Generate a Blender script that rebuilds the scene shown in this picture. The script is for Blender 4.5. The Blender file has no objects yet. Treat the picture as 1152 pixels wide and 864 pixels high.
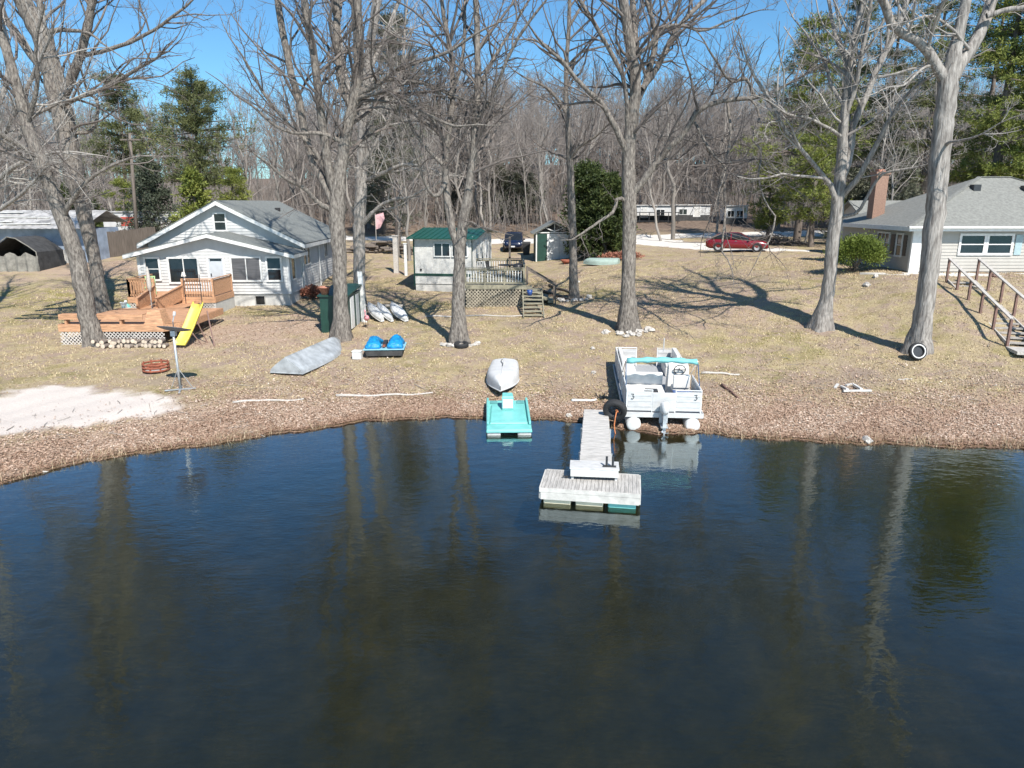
import bpy, math, random
import numpy as np
from mathutils import Vector, Matrix

R = math.radians
random.seed(7)
RNG = np.random.default_rng(11)
scene = bpy.context.scene
COL = scene.collection

# ------------------------------------------------------------------ camera model (metres; lake level z = 0)
CAM_H = 7.0
PITCH = R(14.3)
FPX = 800.0
CP, SP = math.cos(PITCH), math.sin(PITCH)

def ray(u, v):
    a = (u - 576.0) / FPX
    b = (432.0 - v) / FPX
    return Vector((a, CP + b * SP, -SP + b * CP))

def at_y(u, v, Y):
    d = ray(u, v)
    t = Y / d.y
    return Vector((d.x * t, Y, CAM_H + d.z * t))

def at_z(u, v, z):
    d = ray(u, v)
    t = (z - CAM_H) / d.z
    return Vector((d.x * t, d.y * t, z))

# ------------------------------------------------------------------ terrain
_shore_px = [(0, 545), (60, 528), (100, 517), (150, 511), (200, 505), (260, 496), (345, 484), (400, 475.5), (460, 471), (520, 470.5),
             (560, 471.5), (640, 472.5), (672, 477), (700, 484), (745, 488), (790, 487.5), (850, 492.5), (915, 497), (980, 499), (1060, 502), (1152, 505)]
_sp = [at_z(u, v, 0) for u, v in _shore_px]
SX = np.array([-300, -60, -30, -20] + [p.x for p in _sp] + [30, 60, 300])
SY = np.array([5, 8, 12, 14.6] + [p.y for p in _sp] + [18.5, 16, 10])

def shore(x):
    x = np.asarray(x, float)
    return np.interp(x, SX, SY) + 0.09 * np.sin(x * 2.3) + 0.06 * np.sin(x * 5.1 + 1) + 0.04 * np.sin(x * 11.7 + 2) + .025 * np.sin(x * 23.1)

_far = [(95, 4.8), (112, 6.6), (135, 10), (165, 14.5), (200, 17), (400, 22)]
_farL = [(95, 4.6), (115, 6.0), (140, 8.0), (180, 11), (260, 15), (400, 18)]
_prof = {
    -60: [(10, .2), (24, .8), (31, 1.1), (40, 1.7), (50, 2.5), (60, 3.1), (80, 3.7)] + _farL,
    -30: [(14, .2), (24, .7), (31, 1.0), (40, 1.55), (50, 2.45), (60, 3.1), (80, 3.7)] + _farL,
    -14: [(17, .2), (24, .62), (31, 1.0), (40, 1.25), (46, 1.5), (52, 2.1), (60, 2.8), (80, 3.4)] + _far,
    0: [(22, .1), (26, .55), (31, 1.0), (36, 1.3), (44, 1.6), (52, 1.95), (60, 2.25), (67, 2.67), (78, 3.0)] + _far,
    9: [(22, .1), (26, .6), (31, 1.1), (36, 1.7), (42, 2.3), (50, 2.85), (60, 3.05), (78, 3.3)] + _far,
    15: [(20, .1), (24, .7), (28, 1.15), (31.5, 1.6), (35, 2.4), (40, 3.05), (50, 3.2), (60, 3.1), (78, 3.4)] + _far,
    20: [(19.5, .1), (23, .7), (27, 1.4), (30, 2.35), (33, 3.1), (36, 3.35), (40, 3.4), (60, 3.3), (78, 3.5)] + _far,
    60: [(19.5, .1), (23, .7), (27, 1.4), (30, 2.35), (33, 3.1), (36, 3.35), (40, 3.4), (60, 3.3), (78, 3.5)] + _far,
}
_PX = np.array(sorted(_prof))
_YS = np.arange(0, 420, .25)
_ker = np.exp(-np.linspace(-3, 3, 25) ** 2 / 2); _ker /= _ker.sum()
_TAB = []
for k in _PX:
    a = np.array(_prof[int(k)])
    zz = np.interp(_YS, a[:, 0], a[:, 1])
    pad = np.pad(zz, 12, mode='edge')
    _TAB.append(np.convolve(pad, _ker, mode='valid'))
_TAB = np.array(_TAB)

def sstep(a, b, x):
    t = np.clip((x - a) / (b - a), 0, 1)
    return t * t * (3 - 2 * t)

def terrain(x, y):
    x = np.asarray(x, float); y = np.asarray(y, float)
    xc = np.clip(x, _PX[0], _PX[-1] - 1e-6)
    i = np.clip(np.searchsorted(_PX, xc, side='right') - 1, 0, len(_PX) - 2)
    t = (xc - _PX[i]) / (_PX[i + 1] - _PX[i]); t = t * t * (3 - 2 * t)
    fy = np.clip(y, 0, 419) / .25
    j = np.clip(fy.astype(int), 0, len(_YS) - 2); g = fy - j
    za = _TAB[i, j] * (1 - g) + _TAB[i, j + 1] * g
    zb = _TAB[i + 1, j] * (1 - g) + _TAB[i + 1, j + 1] * g
    p = za * (1 - t) + zb * t
    s = y - shore(x)
    bank = np.where(s > 0, .2 * np.maximum(s, 0) ** .8, np.maximum(s * .22, -3.2))
    w = sstep(1.0, 6.0, s)
    z = bank * (1 - w) + p * w
    n = .03 * np.sin(x * .9 + 1.3 * np.sin(y * .5)) * np.sin(y * .8 + .7) + .015 * np.sin(x * 2.7 + y * 1.9) + .012 * np.sin(x * 4.1 - y * 3.3)
    h = .5 * np.sin(x * .11 + .5) * np.sin(y * .09)
    return z + n * sstep(.2, 3, s) + h * sstep(85, 130, y)

def tz(x, y):
    return float(terrain(x, y))

def G(u, v):
    d = ray(u, v)
    o = Vector((0, 0, CAM_H))
    t = 8.0
    prev = t
    while t < 400:
        p = o + d * t
        if p.z < max(tz(p.x, p.y), 0 if p.y < float(shore(p.x)) else -9):
            a, b = prev, t
            for _ in range(14):
                m = (a + b) / 2; p = o + d * m
                if p.z < max(tz(p.x, p.y), 0 if p.y < float(shore(p.x)) else -9): b = m
                else: a = m
            return o + d * b
        prev = t; t += .25
    return o + d * t

def Gx(u, Y):
    """ground point on pixel column u at distance Y"""
    v = 400
    x = (u - 576) / FPX * Y
    for _ in range(4):
        z = tz(x, Y)
        depth = Y * CP + (CAM_H - z) * SP
        x = (u - 576) / FPX * depth
    return Vector((x, Y, tz(x, Y)))

# ------------------------------------------------------------------ object helpers
def props(o, label=None, cat=None, group=None, kind=None):
    if label: o['label'] = label
    if cat: o['category'] = cat
    if group: o['group'] = group
    if kind: o['kind'] = kind
    return o

def thing(name, label, cat, loc=(0, 0, 0), rz=0.0, group=None):
    o = bpy.data.objects.new(name, None)
    COL.objects.link(o)
    o.empty_display_size = .3
    o.location = loc
    o.rotation_euler = (0, 0, rz)
    return props(o, label, cat, group)

def copy_tree(o, parent=None):
    c = o.copy(); COL.objects.link(c)
    if parent is not None: c.parent = parent
    for ch in list(o.children): copy_tree(ch, c)
    return c

class MB:
    def __init__(self):
        self.v = []; self.f = []
    def add(self, vs, fs):
        b = len(self.v)
        self.v.extend([tuple(p) for p in vs])
        self.f.extend([tuple(b + i for i in f) for f in fs])
        return self
    def hexa(self, p):
        return self.add(p, [(0, 3, 2, 1), (4, 5, 6, 7), (0, 1, 5, 4), (1, 2, 6, 5), (2, 3, 7, 6), (3, 0, 4, 7)])
    def box(self, cx, cy, cz, sx, sy, sz, rz=0.0):
        c, s = math.cos(rz), math.sin(rz); P = []
        for z in (-.5, .5):
            for x, y in ((-.5, -.5), (.5, -.5), (.5, .5), (-.5, .5)):
                X, Y = x * sx, y * sy
                P.append((cx + c * X - s * Y, cy + s * X + c * Y, cz + z * sz))
        return self.hexa(P)
    def bx(self, x0, x1, y0, y1, z0, z1):
        return self.hexa([(x0, y0, z0), (x1, y0, z0), (x1, y1, z0), (x0, y1, z0), (x0, y0, z1), (x1, y0, z1), (x1, y1, z1), (x0, y1, z1)])
    def beam(self, a, b, w, h, up=(0, 0, 1)):
        a = Vector(a); b = Vector(b); d = (b - a).normalized(); up = Vector(up)
        if abs(d.dot(up)) > .98: up = Vector((0, 1, 0))
        s = d.cross(up).normalized(); n = s.cross(d).normalized()
        P = []
        for q in (a, b):
            for x, z in ((-.5, -.5), (.5, -.5), (.5, .5), (-.5, .5)):
                P.append(q + s * x * w + n * z * h)
        return self.add(P, [(0, 1, 2, 3), (7, 6, 5, 4), (0, 4, 5, 1), (1, 5, 6, 2), (2, 6, 7, 3), (3, 7, 4, 0)])
    def tube(self, pts, r, n=8, caps=True):
        pts = [Vector(p) for p in pts]; K = len(pts)
        rr = [r] * K if isinstance(r, (int, float)) else list(r)
        ref = None; rings = []
        for i in range(K):
            d = (pts[min(i + 1, K - 1)] - pts[max(i - 1, 0)]).normalized()
            if ref is None: ref = Vector((0, 0, 1)) if abs(d.z) < .9 else Vector((1, 0, 0))
            s = (ref - d * ref.dot(d)).normalized(); t = d.cross(s); ref = s
            rings.append([pts[i] + (s * math.cos(2 * math.pi * k / n) + t * math.sin(2 * math.pi * k / n)) * rr[i] for k in range(n)])
        vs = [p for q in rings for p in q]; fs = []
        for i in range(K - 1):
            for k in range(n):
                fs.append((i * n + k, i * n + (k + 1) % n, (i + 1) * n + (k + 1) % n, (i + 1) * n + k))
        if caps:
            fs.append(tuple(range(n - 1, -1, -1))); fs.append(tuple((K - 1) * n + k for k in range(n)))
        return self.add(vs, fs)
    def loft(self, secs, caps=True):
        n = len(secs[0]); vs = [p for s in secs for p in s]; fs = []
        for i in range(len(secs) - 1):
            for k in range(n):
                fs.append((i * n + k, i * n + (k + 1) % n, (i + 1) * n + (k + 1) % n, (i + 1) * n + k))
        if caps:
            fs.append(tuple(range(n - 1, -1, -1))); fs.append(tuple((len(secs) - 1) * n + k for k in range(n)))
        return self.add(vs, fs)
    def slab(self, p, th):
        """quad p (counter-clockwise from outside) given thickness th inward"""
        p = [Vector(q) for q in p]
        n = (p[1] - p[0]).cross(p[3] - p[0])
        if n.length < 1e-9: n = (p[2] - p[1]).cross(p[3] - p[1])
        n.normalize()
        return self.hexa([q - n * th for q in p] + p)
    def prism(self, poly, a, b, fn):
        """poly of (s,t); fn(s,t,d)->point; extruded from d=a to d=b"""
        n = len(poly)
        vs = [fn(s, t, a) for s, t in poly] + [fn(s, t, b) for s, t in poly]
        fs = [tuple(range(n - 1, -1, -1)), tuple(range(n, 2 * n))]
        for k in range(n): fs.append((k, (k + 1) % n, n + (k + 1) % n, n + k))
        return self.add(vs, fs)
    def wbox(self, F, a0, a1, z0, z1, d0, d1):
        o, ux, nn = F
        P = []
        for d in (d0, d1):
            for a, z in ((a0, z0), (a1, z0), (a1, z1), (a0, z1)):
                P.append(o + ux * a + nn * d + Vector((0, 0, z)))
        return self.hexa(P)
    def siding(self, F, a0, a1, z0, z1, span=None, course=.17, lip=.034):
        o, ux, nn = F; z = z0
        while z < z1 - .02:
            zt = min(z + course, z1)
            s0, s1 = (a0, a1) if span is None else span((z + zt) / 2)
            if s1 - s0 > .05:
                P = []
                for d0, zz in ((0.0, z), (0.0, zt)):
                    pass
                q = lambda a, zz, d: o + ux * a + nn * d + Vector((0, 0, zz))
                P = [q(s0, z, -.01), q(s1, z, -.01), q(s1, z, lip), q(s0, z, lip), q(s0, zt, -.01), q(s1, zt, -.01), q(s1, zt, .004), q(s0, zt, .004)]
                self.hexa(P)
            z = zt
        return self
    def lathe(self, prof, n=24, c=(0, 0, 0), closed=False):
        secs = []
        for k in range(n):
            a = 2 * math.pi * k / n
            secs.append([(c[0] + r * math.cos(a), c[1] + r * math.sin(a), c[2] + z) for r, z in prof])
        m = len(prof); vs = [p for s in secs for p in s]; fs = []
        for k in range(n):
            k2 = (k + 1) % n
            for i in range(m if closed else m - 1):
                j = (i + 1) % m
                fs.append((k * m + i, k2 * m + i, k2 * m + j, k * m + j))
        return self.add(vs, fs)
    def xform(self, M):
        self.v = [tuple(M @ Vector(p)) for p in self.v]; return self
    def build(self, name, mat, parent=None, smooth=False, bevel=0.0, fix=True):
        me = bpy.data.meshes.new(name)
        me.from_pydata(self.v, [], self.f)
        if fix:
            import bmesh
            bm = bmesh.new(); bm.from_mesh(me)
            bmesh.ops.recalc_face_normals(bm, faces=bm.faces)
            bm.to_mesh(me); bm.free()
        me.materials.append(mat)
        if smooth:
            me.polygons.foreach_set('use_smooth', [True] * len(me.polygons))
        o = bpy.data.objects.new(name, me); COL.objects.link(o)
        if parent is not None: o.parent = parent
        if bevel:
            m = o.modifiers.new('b', 'BEVEL'); m.width = bevel; m.segments = 2; m.limit_method = 'ANGLE'; m.angle_limit = R(35)
        return o

def mesh_np(name, V, F, mat, parent=None, smooth=False, rnd=None, k=4):
    """V (n,3) float, F (m,k) int -> one mesh object"""
    V = np.ascontiguousarray(V, dtype=np.float32); F = np.ascontiguousarray(F, dtype=np.int32)
    me = bpy.data.meshes.new(name)
    me.vertices.add(len(V)); me.vertices.foreach_set('co', V.ravel())
    m, k = F.shape
    me.loops.add(m * k); me.loops.foreach_set('vertex_index', F.ravel())
    me.polygons.add(m)
    me.polygons.foreach_set('loop_start', np.arange(0, m * k, k, dtype=np.int32))
    me.polygons.foreach_set('loop_total', np.full(m, k, dtype=np.int32))
    if smooth: me.polygons.foreach_set('use_smooth', np.ones(m, dtype=bool))
    me.update(calc_edges=True)
    if rnd is not None:
        for nm, arr in rnd.items():
            at = me.attributes.new(nm, 'FLOAT', 'POINT'); at.data.foreach_set('value', np.asarray(arr, np.float32))
    me.materials.append(mat)
    o = bpy.data.objects.new(name, me); COL.objects.link(o)
    if parent is not None: o.parent = parent
    return o

# ------------------------------------------------------------------ materials
MATS = {}
def mat(name, col, rough=.7, var=.15, scale=8.0, bump=0.0, bscale=None, metal=0.0, spec=.5, stretch=(1, 1, 1), col2=None, coat=0.0, detail=5):
    if name in MATS: return MATS[name]
    m = bpy.data.materials.new(name); m.use_nodes = True
    nt = m.node_tree; N = nt.nodes; L = nt.links
    b = N['Principled BSDF']
    b.inputs['Roughness'].default_value = rough
    b.inputs['Metallic'].default_value = metal
    b.inputs['Specular IOR Level'].default_value = spec
    if coat: b.inputs['Coat Weight'].default_value = coat; b.inputs['Coat Roughness'].default_value = .05
    tc = N.new('ShaderNodeTexCoord'); mp = N.new('ShaderNodeMapping')
    mp.inputs['Scale'].default_value = stretch
    L.new(tc.outputs['Object'], mp.inputs['Vector'])
    nz = N.new('ShaderNodeTexNoise'); nz.inputs['Scale'].default_value = scale; nz.inputs['Detail'].default_value = detail; nz.inputs['Roughness'].default_value = .6
    L.new(mp.outputs['Vector'], nz.inputs['Vector'])
    rp = N.new('ShaderNodeValToRGB')
    c = np.array(col[:3]); c2 = np.array(col2[:3]) if col2 is not None else None
    lo = c * (1 - var) if c2 is None else c2
    hi = np.minimum(c * (1 + var), .95) if c2 is None else c
    rp.color_ramp.elements[0].position = .32; rp.color_ramp.elements[1].position = .68
    rp.color_ramp.elements[0].color = (*lo, 1); rp.color_ramp.elements[1].color = (*hi, 1)
    L.new(nz.outputs['Fac'], rp.inputs['Fac']); L.new(rp.outputs['Color'], b.inputs['Base Color'])
    if bump:
        n2 = N.new('ShaderNodeTexNoise'); n2.inputs['Scale'].default_value = bscale or scale * 3; n2.inputs['Detail'].default_value = 6
        L.new(mp.outputs['Vector'], n2.inputs['Vector'])
        bp = N.new('ShaderNodeBump'); bp.inputs['Strength'].default_value = min(bump, 1); bp.inputs['Distance'].default_value = .02 * max(bump, 1)
        L.new(n2.outputs['Fac'], bp.inputs['Height']); L.new(bp.outputs['Normal'], b.inputs['Normal'])
    MATS[name] = m
    return m

def attr_mat(name, stops, attr='rnd', rough=.8, transl=0.0, noise=0.0, nscale=.7, spec=.3):
    m = bpy.data.materials.new(name); m.use_nodes = True
    nt = m.node_tree; N = nt.nodes; L = nt.links
    b = N['Principled BSDF']; b.inputs['Roughness'].default_value = rough; b.inputs['Specular IOR Level'].default_value = spec
    a = N.new('ShaderNodeAttribute'); a.attribute_name = attr
    rp = N.new('ShaderNodeValToRGB'); cr = rp.color_ramp
    while len(cr.elements) < len(stops): cr.elements.new(.5)
    for e, (p, c) in zip(cr.elements, stops): e.position = p; e.color = (*c, 1)
    src = a.outputs['Fac']
    if noise:
        tc = N.new('ShaderNodeTexCoord'); nz = N.new('ShaderNodeTexNoise'); nz.inputs['Scale'].default_value = nscale; nz.inputs['Detail'].default_value = 3
        L.new(tc.outputs['Object'], nz.inputs['Vector'])
        mm = N.new('ShaderNodeMath'); mm.operation = 'MULTIPLY_ADD'; mm.inputs[1].default_value = noise; L.new(nz.outputs['Fac'], mm.inputs[0])
        m2 = N.new('ShaderNodeMath'); m2.operation = 'MULTIPLY_ADD'; m2.inputs[1].default_value = 1 - noise * .5; m2.inputs[2].default_value = -noise * .25; L.new(src, m2.inputs[0])
        L.new(m2.outputs[0], mm.inputs[2]); src = mm.outputs[0]
    L.new(src, rp.inputs['Fac']); L.new(rp.outputs['Color'], b.inputs['Base Color'])
    if transl:
        t = N.new('ShaderNodeBsdfTranslucent'); L.new(rp.outputs['Color'], t.inputs['Color'])
        mx = N.new('ShaderNodeMixShader'); mx.inputs['Fac'].default_value = transl
        L.new(b.outputs['BSDF'], mx.inputs[1]); L.new(t.outputs['BSDF'], mx.inputs[2])
        L.new(mx.outputs['Shader'], N['Material Output'].inputs['Surface'])
    return m

WHITE_SIDING = mat('white_siding', (.5, .5, .49), .6, .09, 2.0, stretch=(1, 1, .4))
GREY_SIDING = mat('pale_grey_siding', (.4, .375, .335), .55, .05, 3.0)
WHITE_PAINT = mat('white_paint', (.64, .64, .62), .45, .1, 5.0)
OFFWHITE = mat('weathered_white_paint', (.54, .53, .5), .6, .15, 5.0, .2)
CONCRETE = mat('concrete', (.42, .41, .38), .85, .16, 4.0, .4)
BLOCK = mat('concrete_block', (.5, .49, .46), .85, .12, 3.0, .3)
SHINGLE = mat('grey_shingle', (.17, .18, .17), .9, .25, 9.0, .8, 40)
SHINGLE2 = mat('grey_green_shingle', (.2, .2, .18), .9, .22, 7.0, .8, 40)
GLASS = mat('window_glass', (.016, .019, .022), .06, .3, 1.5, spec=.6)
SCREEN = mat('window_screen', (.09, .09, .095), .45, .35, 4.0, stretch=(.2, 1, 6))
DARK = mat('black_rubber', (.02, .02, .021), .8, .25, 20, .3)
BLACKMETAL = mat('black_metal', (.03, .03, .032), .4, .2, 15)
ORANGEWOOD = mat('orange_stained_wood', (.47, .26, .145), .7, .34, 5.0, .3, stretch=(.5, 3, 3))
LATTICE_W = mat('pale_lattice', (.55, .5, .45), .75, .15, 6)
DOCKWOOD_Y = mat('bleached_float_wood', (.4, .38, .35), .8, .32, 4.0, .4, stretch=(6, .7, 4))
RIM = mat('grey_wheel_rim', (.32, .32, .33), .4, .1, 5)
GREYWOOD = mat('grey_weathered_wood', (.44, .41, .37), .8, .2, 5.0, .4, stretch=(4, .6, 4))
DOCKWOOD = mat('bleached_dock_wood', (.47, .45, .42), .8, .32, 4.0, .4, stretch=(.7, 6, 4))
GREENWOOD = mat('mossy_treated_wood', (.25, .23, .165), .85, .25, 4.0, .4)
DARKWOOD = mat('dark_weathered_wood', (.14, .115, .095), .85, .3, 3.0, .5, stretch=(5, 5, .4))
BROWNWOOD = mat('reddish_brown_wood', (.17, .1, .08), .75, .25, 5.0, .4)
GREENPAINT = mat('dark_green_paint', (.01, .045, .032), .5, .2, 5.0)
GREENROOF = mat('green_metal_roof', (.009, .07, .048), .4, .12, 2.0)
YELLOW = mat('yellow_plastic', (.74, .6, .1), .4, .16, 4.0)
TEAL = mat('teal_plastic', (.17, .5, .46), .4, .12, 3.0)
TEALCLOTH = mat('teal_canvas', (.17, .45, .45), .75, .12, 6.0, .3)
BLUETARP = mat('blue_tarp', (.008, .22, .48), .45, .3, 7.0, 4.0, 6)
ALU = mat('dull_aluminium', (.45, .47, .48), .48, .15, 5.0, .15, metal=.55)
BOATGREY = mat('weathered_boat_skin', (.38, .4, .41), .5, .3, 2.5, .4, metal=.2)
RUST = mat('rusted_steel', (.26, .08, .045), .85, .35, 8.0, .4)
BRICK = mat('chimney_brick', (.27, .165, .12), .9, .25, 14.0, .4, 30)
REDPAINT = mat('red_car_paint', (.17, .006, .012), .25, .08, 2.0, coat=.6)
BLUEPAINT = mat('dark_blue_car_paint', (.007, .011, .032), .25, .08, 2.0, coat=.6)
CHROME = mat('chrome', (.7, .7, .7), .2, .05, 5.0, metal=1.0)
LAMPLENS = mat('headlamp_lens', (.75, .77, .78), .1, .1, 9.0)
STONE = mat('pale_field_stone', (.44, .41, .37), .9, .4, 6.0, .5)
PINK = mat('pink_plastic', (.7, .3, .33), .5, .12, 5)
CANVAS = mat('dark_canvas', (.045, .045, .045), .9, .35, 3.0, .5)
CANVAS2 = mat('olive_grey_canvas', (.2, .19, .165), .9, .35, 3.0, .6)
TARPBLUE = mat('pale_blue_sheeting', (.3, .36, .45), .6, .2, 2.0, .3)
TIN = mat('corrugated_tin', (.42, .405, .385), .6, .45, 1.5, .2, metal=.3)
BLUEBUCKET = mat('blue_bucket_plastic', (.02, .06, .22), .4, .1, 5)
BOATWHITE = mat('boat_white_aluminium', (.5, .5, .49), .5, .14, 3.0, .1, stretch=(1, 1, 2.5))
ORANGE = mat('orange_rope', (.5, .17, .06), .7, .2, 20)
CREAM = mat('cream_float', (.7, .62, .45), .6, .12, 3)
SEATBLUE = mat('blue_vinyl', (.02, .07, .22), .4, .15, 5)
SEATWHITE = mat('cream_vinyl', (.66, .64, .6), .5, .12, 5)
SHADEGREEN = mat('door_green', (.1, .35, .25), .5, .1, 4)
TERRACOTTA = mat('terracotta', (.4, .18, .12), .8, .2, 8)
# ------------------------------------------------------------------ light, sky, camera
SUN_EL, SUN_AZ = R(47), R(24)         # azimuth: to the right of straight behind the camera
w = bpy.data.worlds.new('World'); scene.world = w; w.use_nodes = True
nt = w.node_tree
bg = nt.nodes['Background']
sky = nt.nodes.new('ShaderNodeTexSky'); sky.sky_type = 'NISHITA'; sky.sun_disc = False
sky.sun_elevation = SUN_EL
sky.sun_rotation = math.pi - SUN_AZ
sky.air_density = 1.0; sky.dust_density = .25; sky.ozone_density = 1.8; sky.altitude = 300
tint = nt.nodes.new('ShaderNodeMix'); tint.data_type = 'RGBA'; tint.blend_type = 'MULTIPLY'; tint.inputs[0].default_value = 1.0
tint.inputs[7].default_value = (.62, 1.02, 1.24, 1)
nt.links.new(sky.outputs['Color'], tint.inputs[6]); nt.links.new(tint.outputs[2], bg.inputs['Color'])
bg.inputs['Strength'].default_value = .082
sd = bpy.data.lights.new('sun', 'SUN'); sd.energy = 5.0; sd.angle = R(.53); sd.color = (1, .955, .89)
so = bpy.data.objects.new('sun', sd); COL.objects.link(so)
sdir = Vector((math.sin(SUN_AZ) * math.cos(SUN_EL), -math.cos(SUN_AZ) * math.cos(SUN_EL), math.sin(SUN_EL)))
so.rotation_euler = sdir.to_track_quat('Z', 'Y').to_euler(); so.location = sdir * 60
cd = bpy.data.cameras.new('camera'); cam = bpy.data.objects.new('camera', cd); COL.objects.link(cam)
cam.location = (0, 0, CAM_H); cam.rotation_euler = (math.pi / 2 - PITCH, 0, 0)
cd.sensor_width = 36; cd.lens = 36 * FPX / 1152; cd.clip_start = .2; cd.clip_end = 3000
scene.camera = cam
scene.view_settings.view_transform = 'Standard'; scene.view_settings.look = 'None'
scene.view_settings.gamma = 1; scene.view_settings.exposure = .58
try: scene.view_settings.use_curve_mapping = False
except Exception: pass
scene.cycles.max_bounces = 6; scene.cycles.diffuse_bounces = 2; scene.cycles.transparent_max_bounces = 12

# ------------------------------------------------------------------ ground sheet
def axis(segs):
    out = []
    for a, b, st in segs:
        n = max(1, int(round((b - a) / st))); out += list(np.linspace(a, b, n, endpoint=False))
    return np.array(out + [segs[-1][1]])
gx = axis([(-420, -70, 14), (-70, -26, 1.0), (-26, 26, .2), (26, 70, 1.0), (70, 420, 14)])
gy = axis([(-60, 10, 10), (10, 14, .5), (14, 34, .16), (34, 62, .35), (62, 100, .8), (100, 200, 3), (200, 420, 15)])
GX, GY = np.meshgrid(gx, gy)
GZ = terrain(GX, GY)
nX, nY = len(gx), len(gy)
ii = np.arange((nY - 1) * (nX - 1)); r_ = ii // (nX - 1); c_ = ii % (nX - 1); b0 = r_ * nX + c_
F = np.stack([b0, b0 + 1, b0 + nX + 1, b0 + nX], 1)
xs, ys = GX.ravel(), GY.ravel()
S = ys - shore(xs)

def wob(x, y, f, ph):
    return np.sin(x * f + 1.7 * np.sin(y * f * .7 + ph)) * np.sin(y * f * 1.1 + 1.3 * np.sin(x * f * .6 + ph * 2))
sc_ = G(40, 463)
wb = .22 * wob(xs, ys, 1.1, .3) + .12 * wob(xs, ys, 2.9, 1.3) + .06 * wob(xs, ys, 6.5, 2.3)
sand = 1 - sstep(.6, 1.16, np.sqrt(((xs - sc_.x + .8) / 4.9) ** 2 + ((ys - sc_.y) / 2.6) ** 2) + wb)
bandw = .38 + .62 * sstep(3.0, 9.0, np.abs(xs - .5))
litter = (1 - sstep(1.6, 5.0, S / bandw + 2.2 * wb)) * sstep(-.35, .05, S) * (1 - sand)
lc = G(300, 372)
front_leaf = (1 - sstep(.55, 1.15, np.sqrt(((xs - lc.x) / 4.2) ** 2 + ((ys - lc.y) / 4.2) ** 2) + 1.5 * wb)) * .9
lc2 = G(765, 345)
leaf2 = (1 - sstep(.4, 1.2, np.sqrt(((xs - lc2.x) / 5.5) ** 2 + ((ys - lc2.y) / 4.0) ** 2) + 1.5 * wb)) * .55
lc3 = G(120, 300)
leaf3 = (1 - sstep(.4, 1.1, np.sqrt(((xs - lc3.x) / 8) ** 2 + ((ys - lc3.y) / 5) ** 2) + 1.5 * wb)) * .8
back = sstep(74, 88, ys)
litter = np.clip(np.maximum.reduce([litter, front_leaf, leaf2, leaf3]), 0, 1)
moss = np.zeros_like(xs)
for (u, v, rx, ry, k) in [(60, 335, 7, 3.0, .9), (285, 352, 3.0, 1.0, .9), (480, 345, 4, 1.6, .7), (150, 312, 4, 1.5, .8), (690, 330, 4, 1.8, .5), (840, 385, 3, 1.2, .45), (20, 360, 6, 2, .7),
                          (450, 400, 3, 1.2, .35), (430, 320, 5, 2, .5), (1110, 437, 1.0, .5, .5), (900, 400, 2, .8, .4), (640, 400, 3, 1, .35), (860, 440, 2, .5, .25), (1050, 300, 3, 1, .3)]:
    c = G(u, v)
    moss = np.maximum(moss, k * (1 - sstep(.35, 1.15, np.sqrt(((xs - c.x) / rx) ** 2 + ((ys - c.y) / ry) ** 2) + 1.8 * wb)))
dirt = np.zeros_like(xs)
for (u, v, rx, ry, k) in [(960, 425, 3.5, .9, .8), (800, 435, 2.5, .8, .8), (640, 430, 2.2, .9, .5), (1120, 430, 2, .6, .6), (170, 430, 1.6, .7, .7), (850, 310, 3.2, 3, .5), (590, 365, 1.5, 1.2, .5)]:
    c = G(u, v)
    dirt = np.maximum(dirt, k * (1 - sstep(.3, 1.15, np.sqrt(((xs - c.x) / rx) ** 2 + ((ys - c.y) / ry) ** 2) + 1.6 * wb)))

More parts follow.
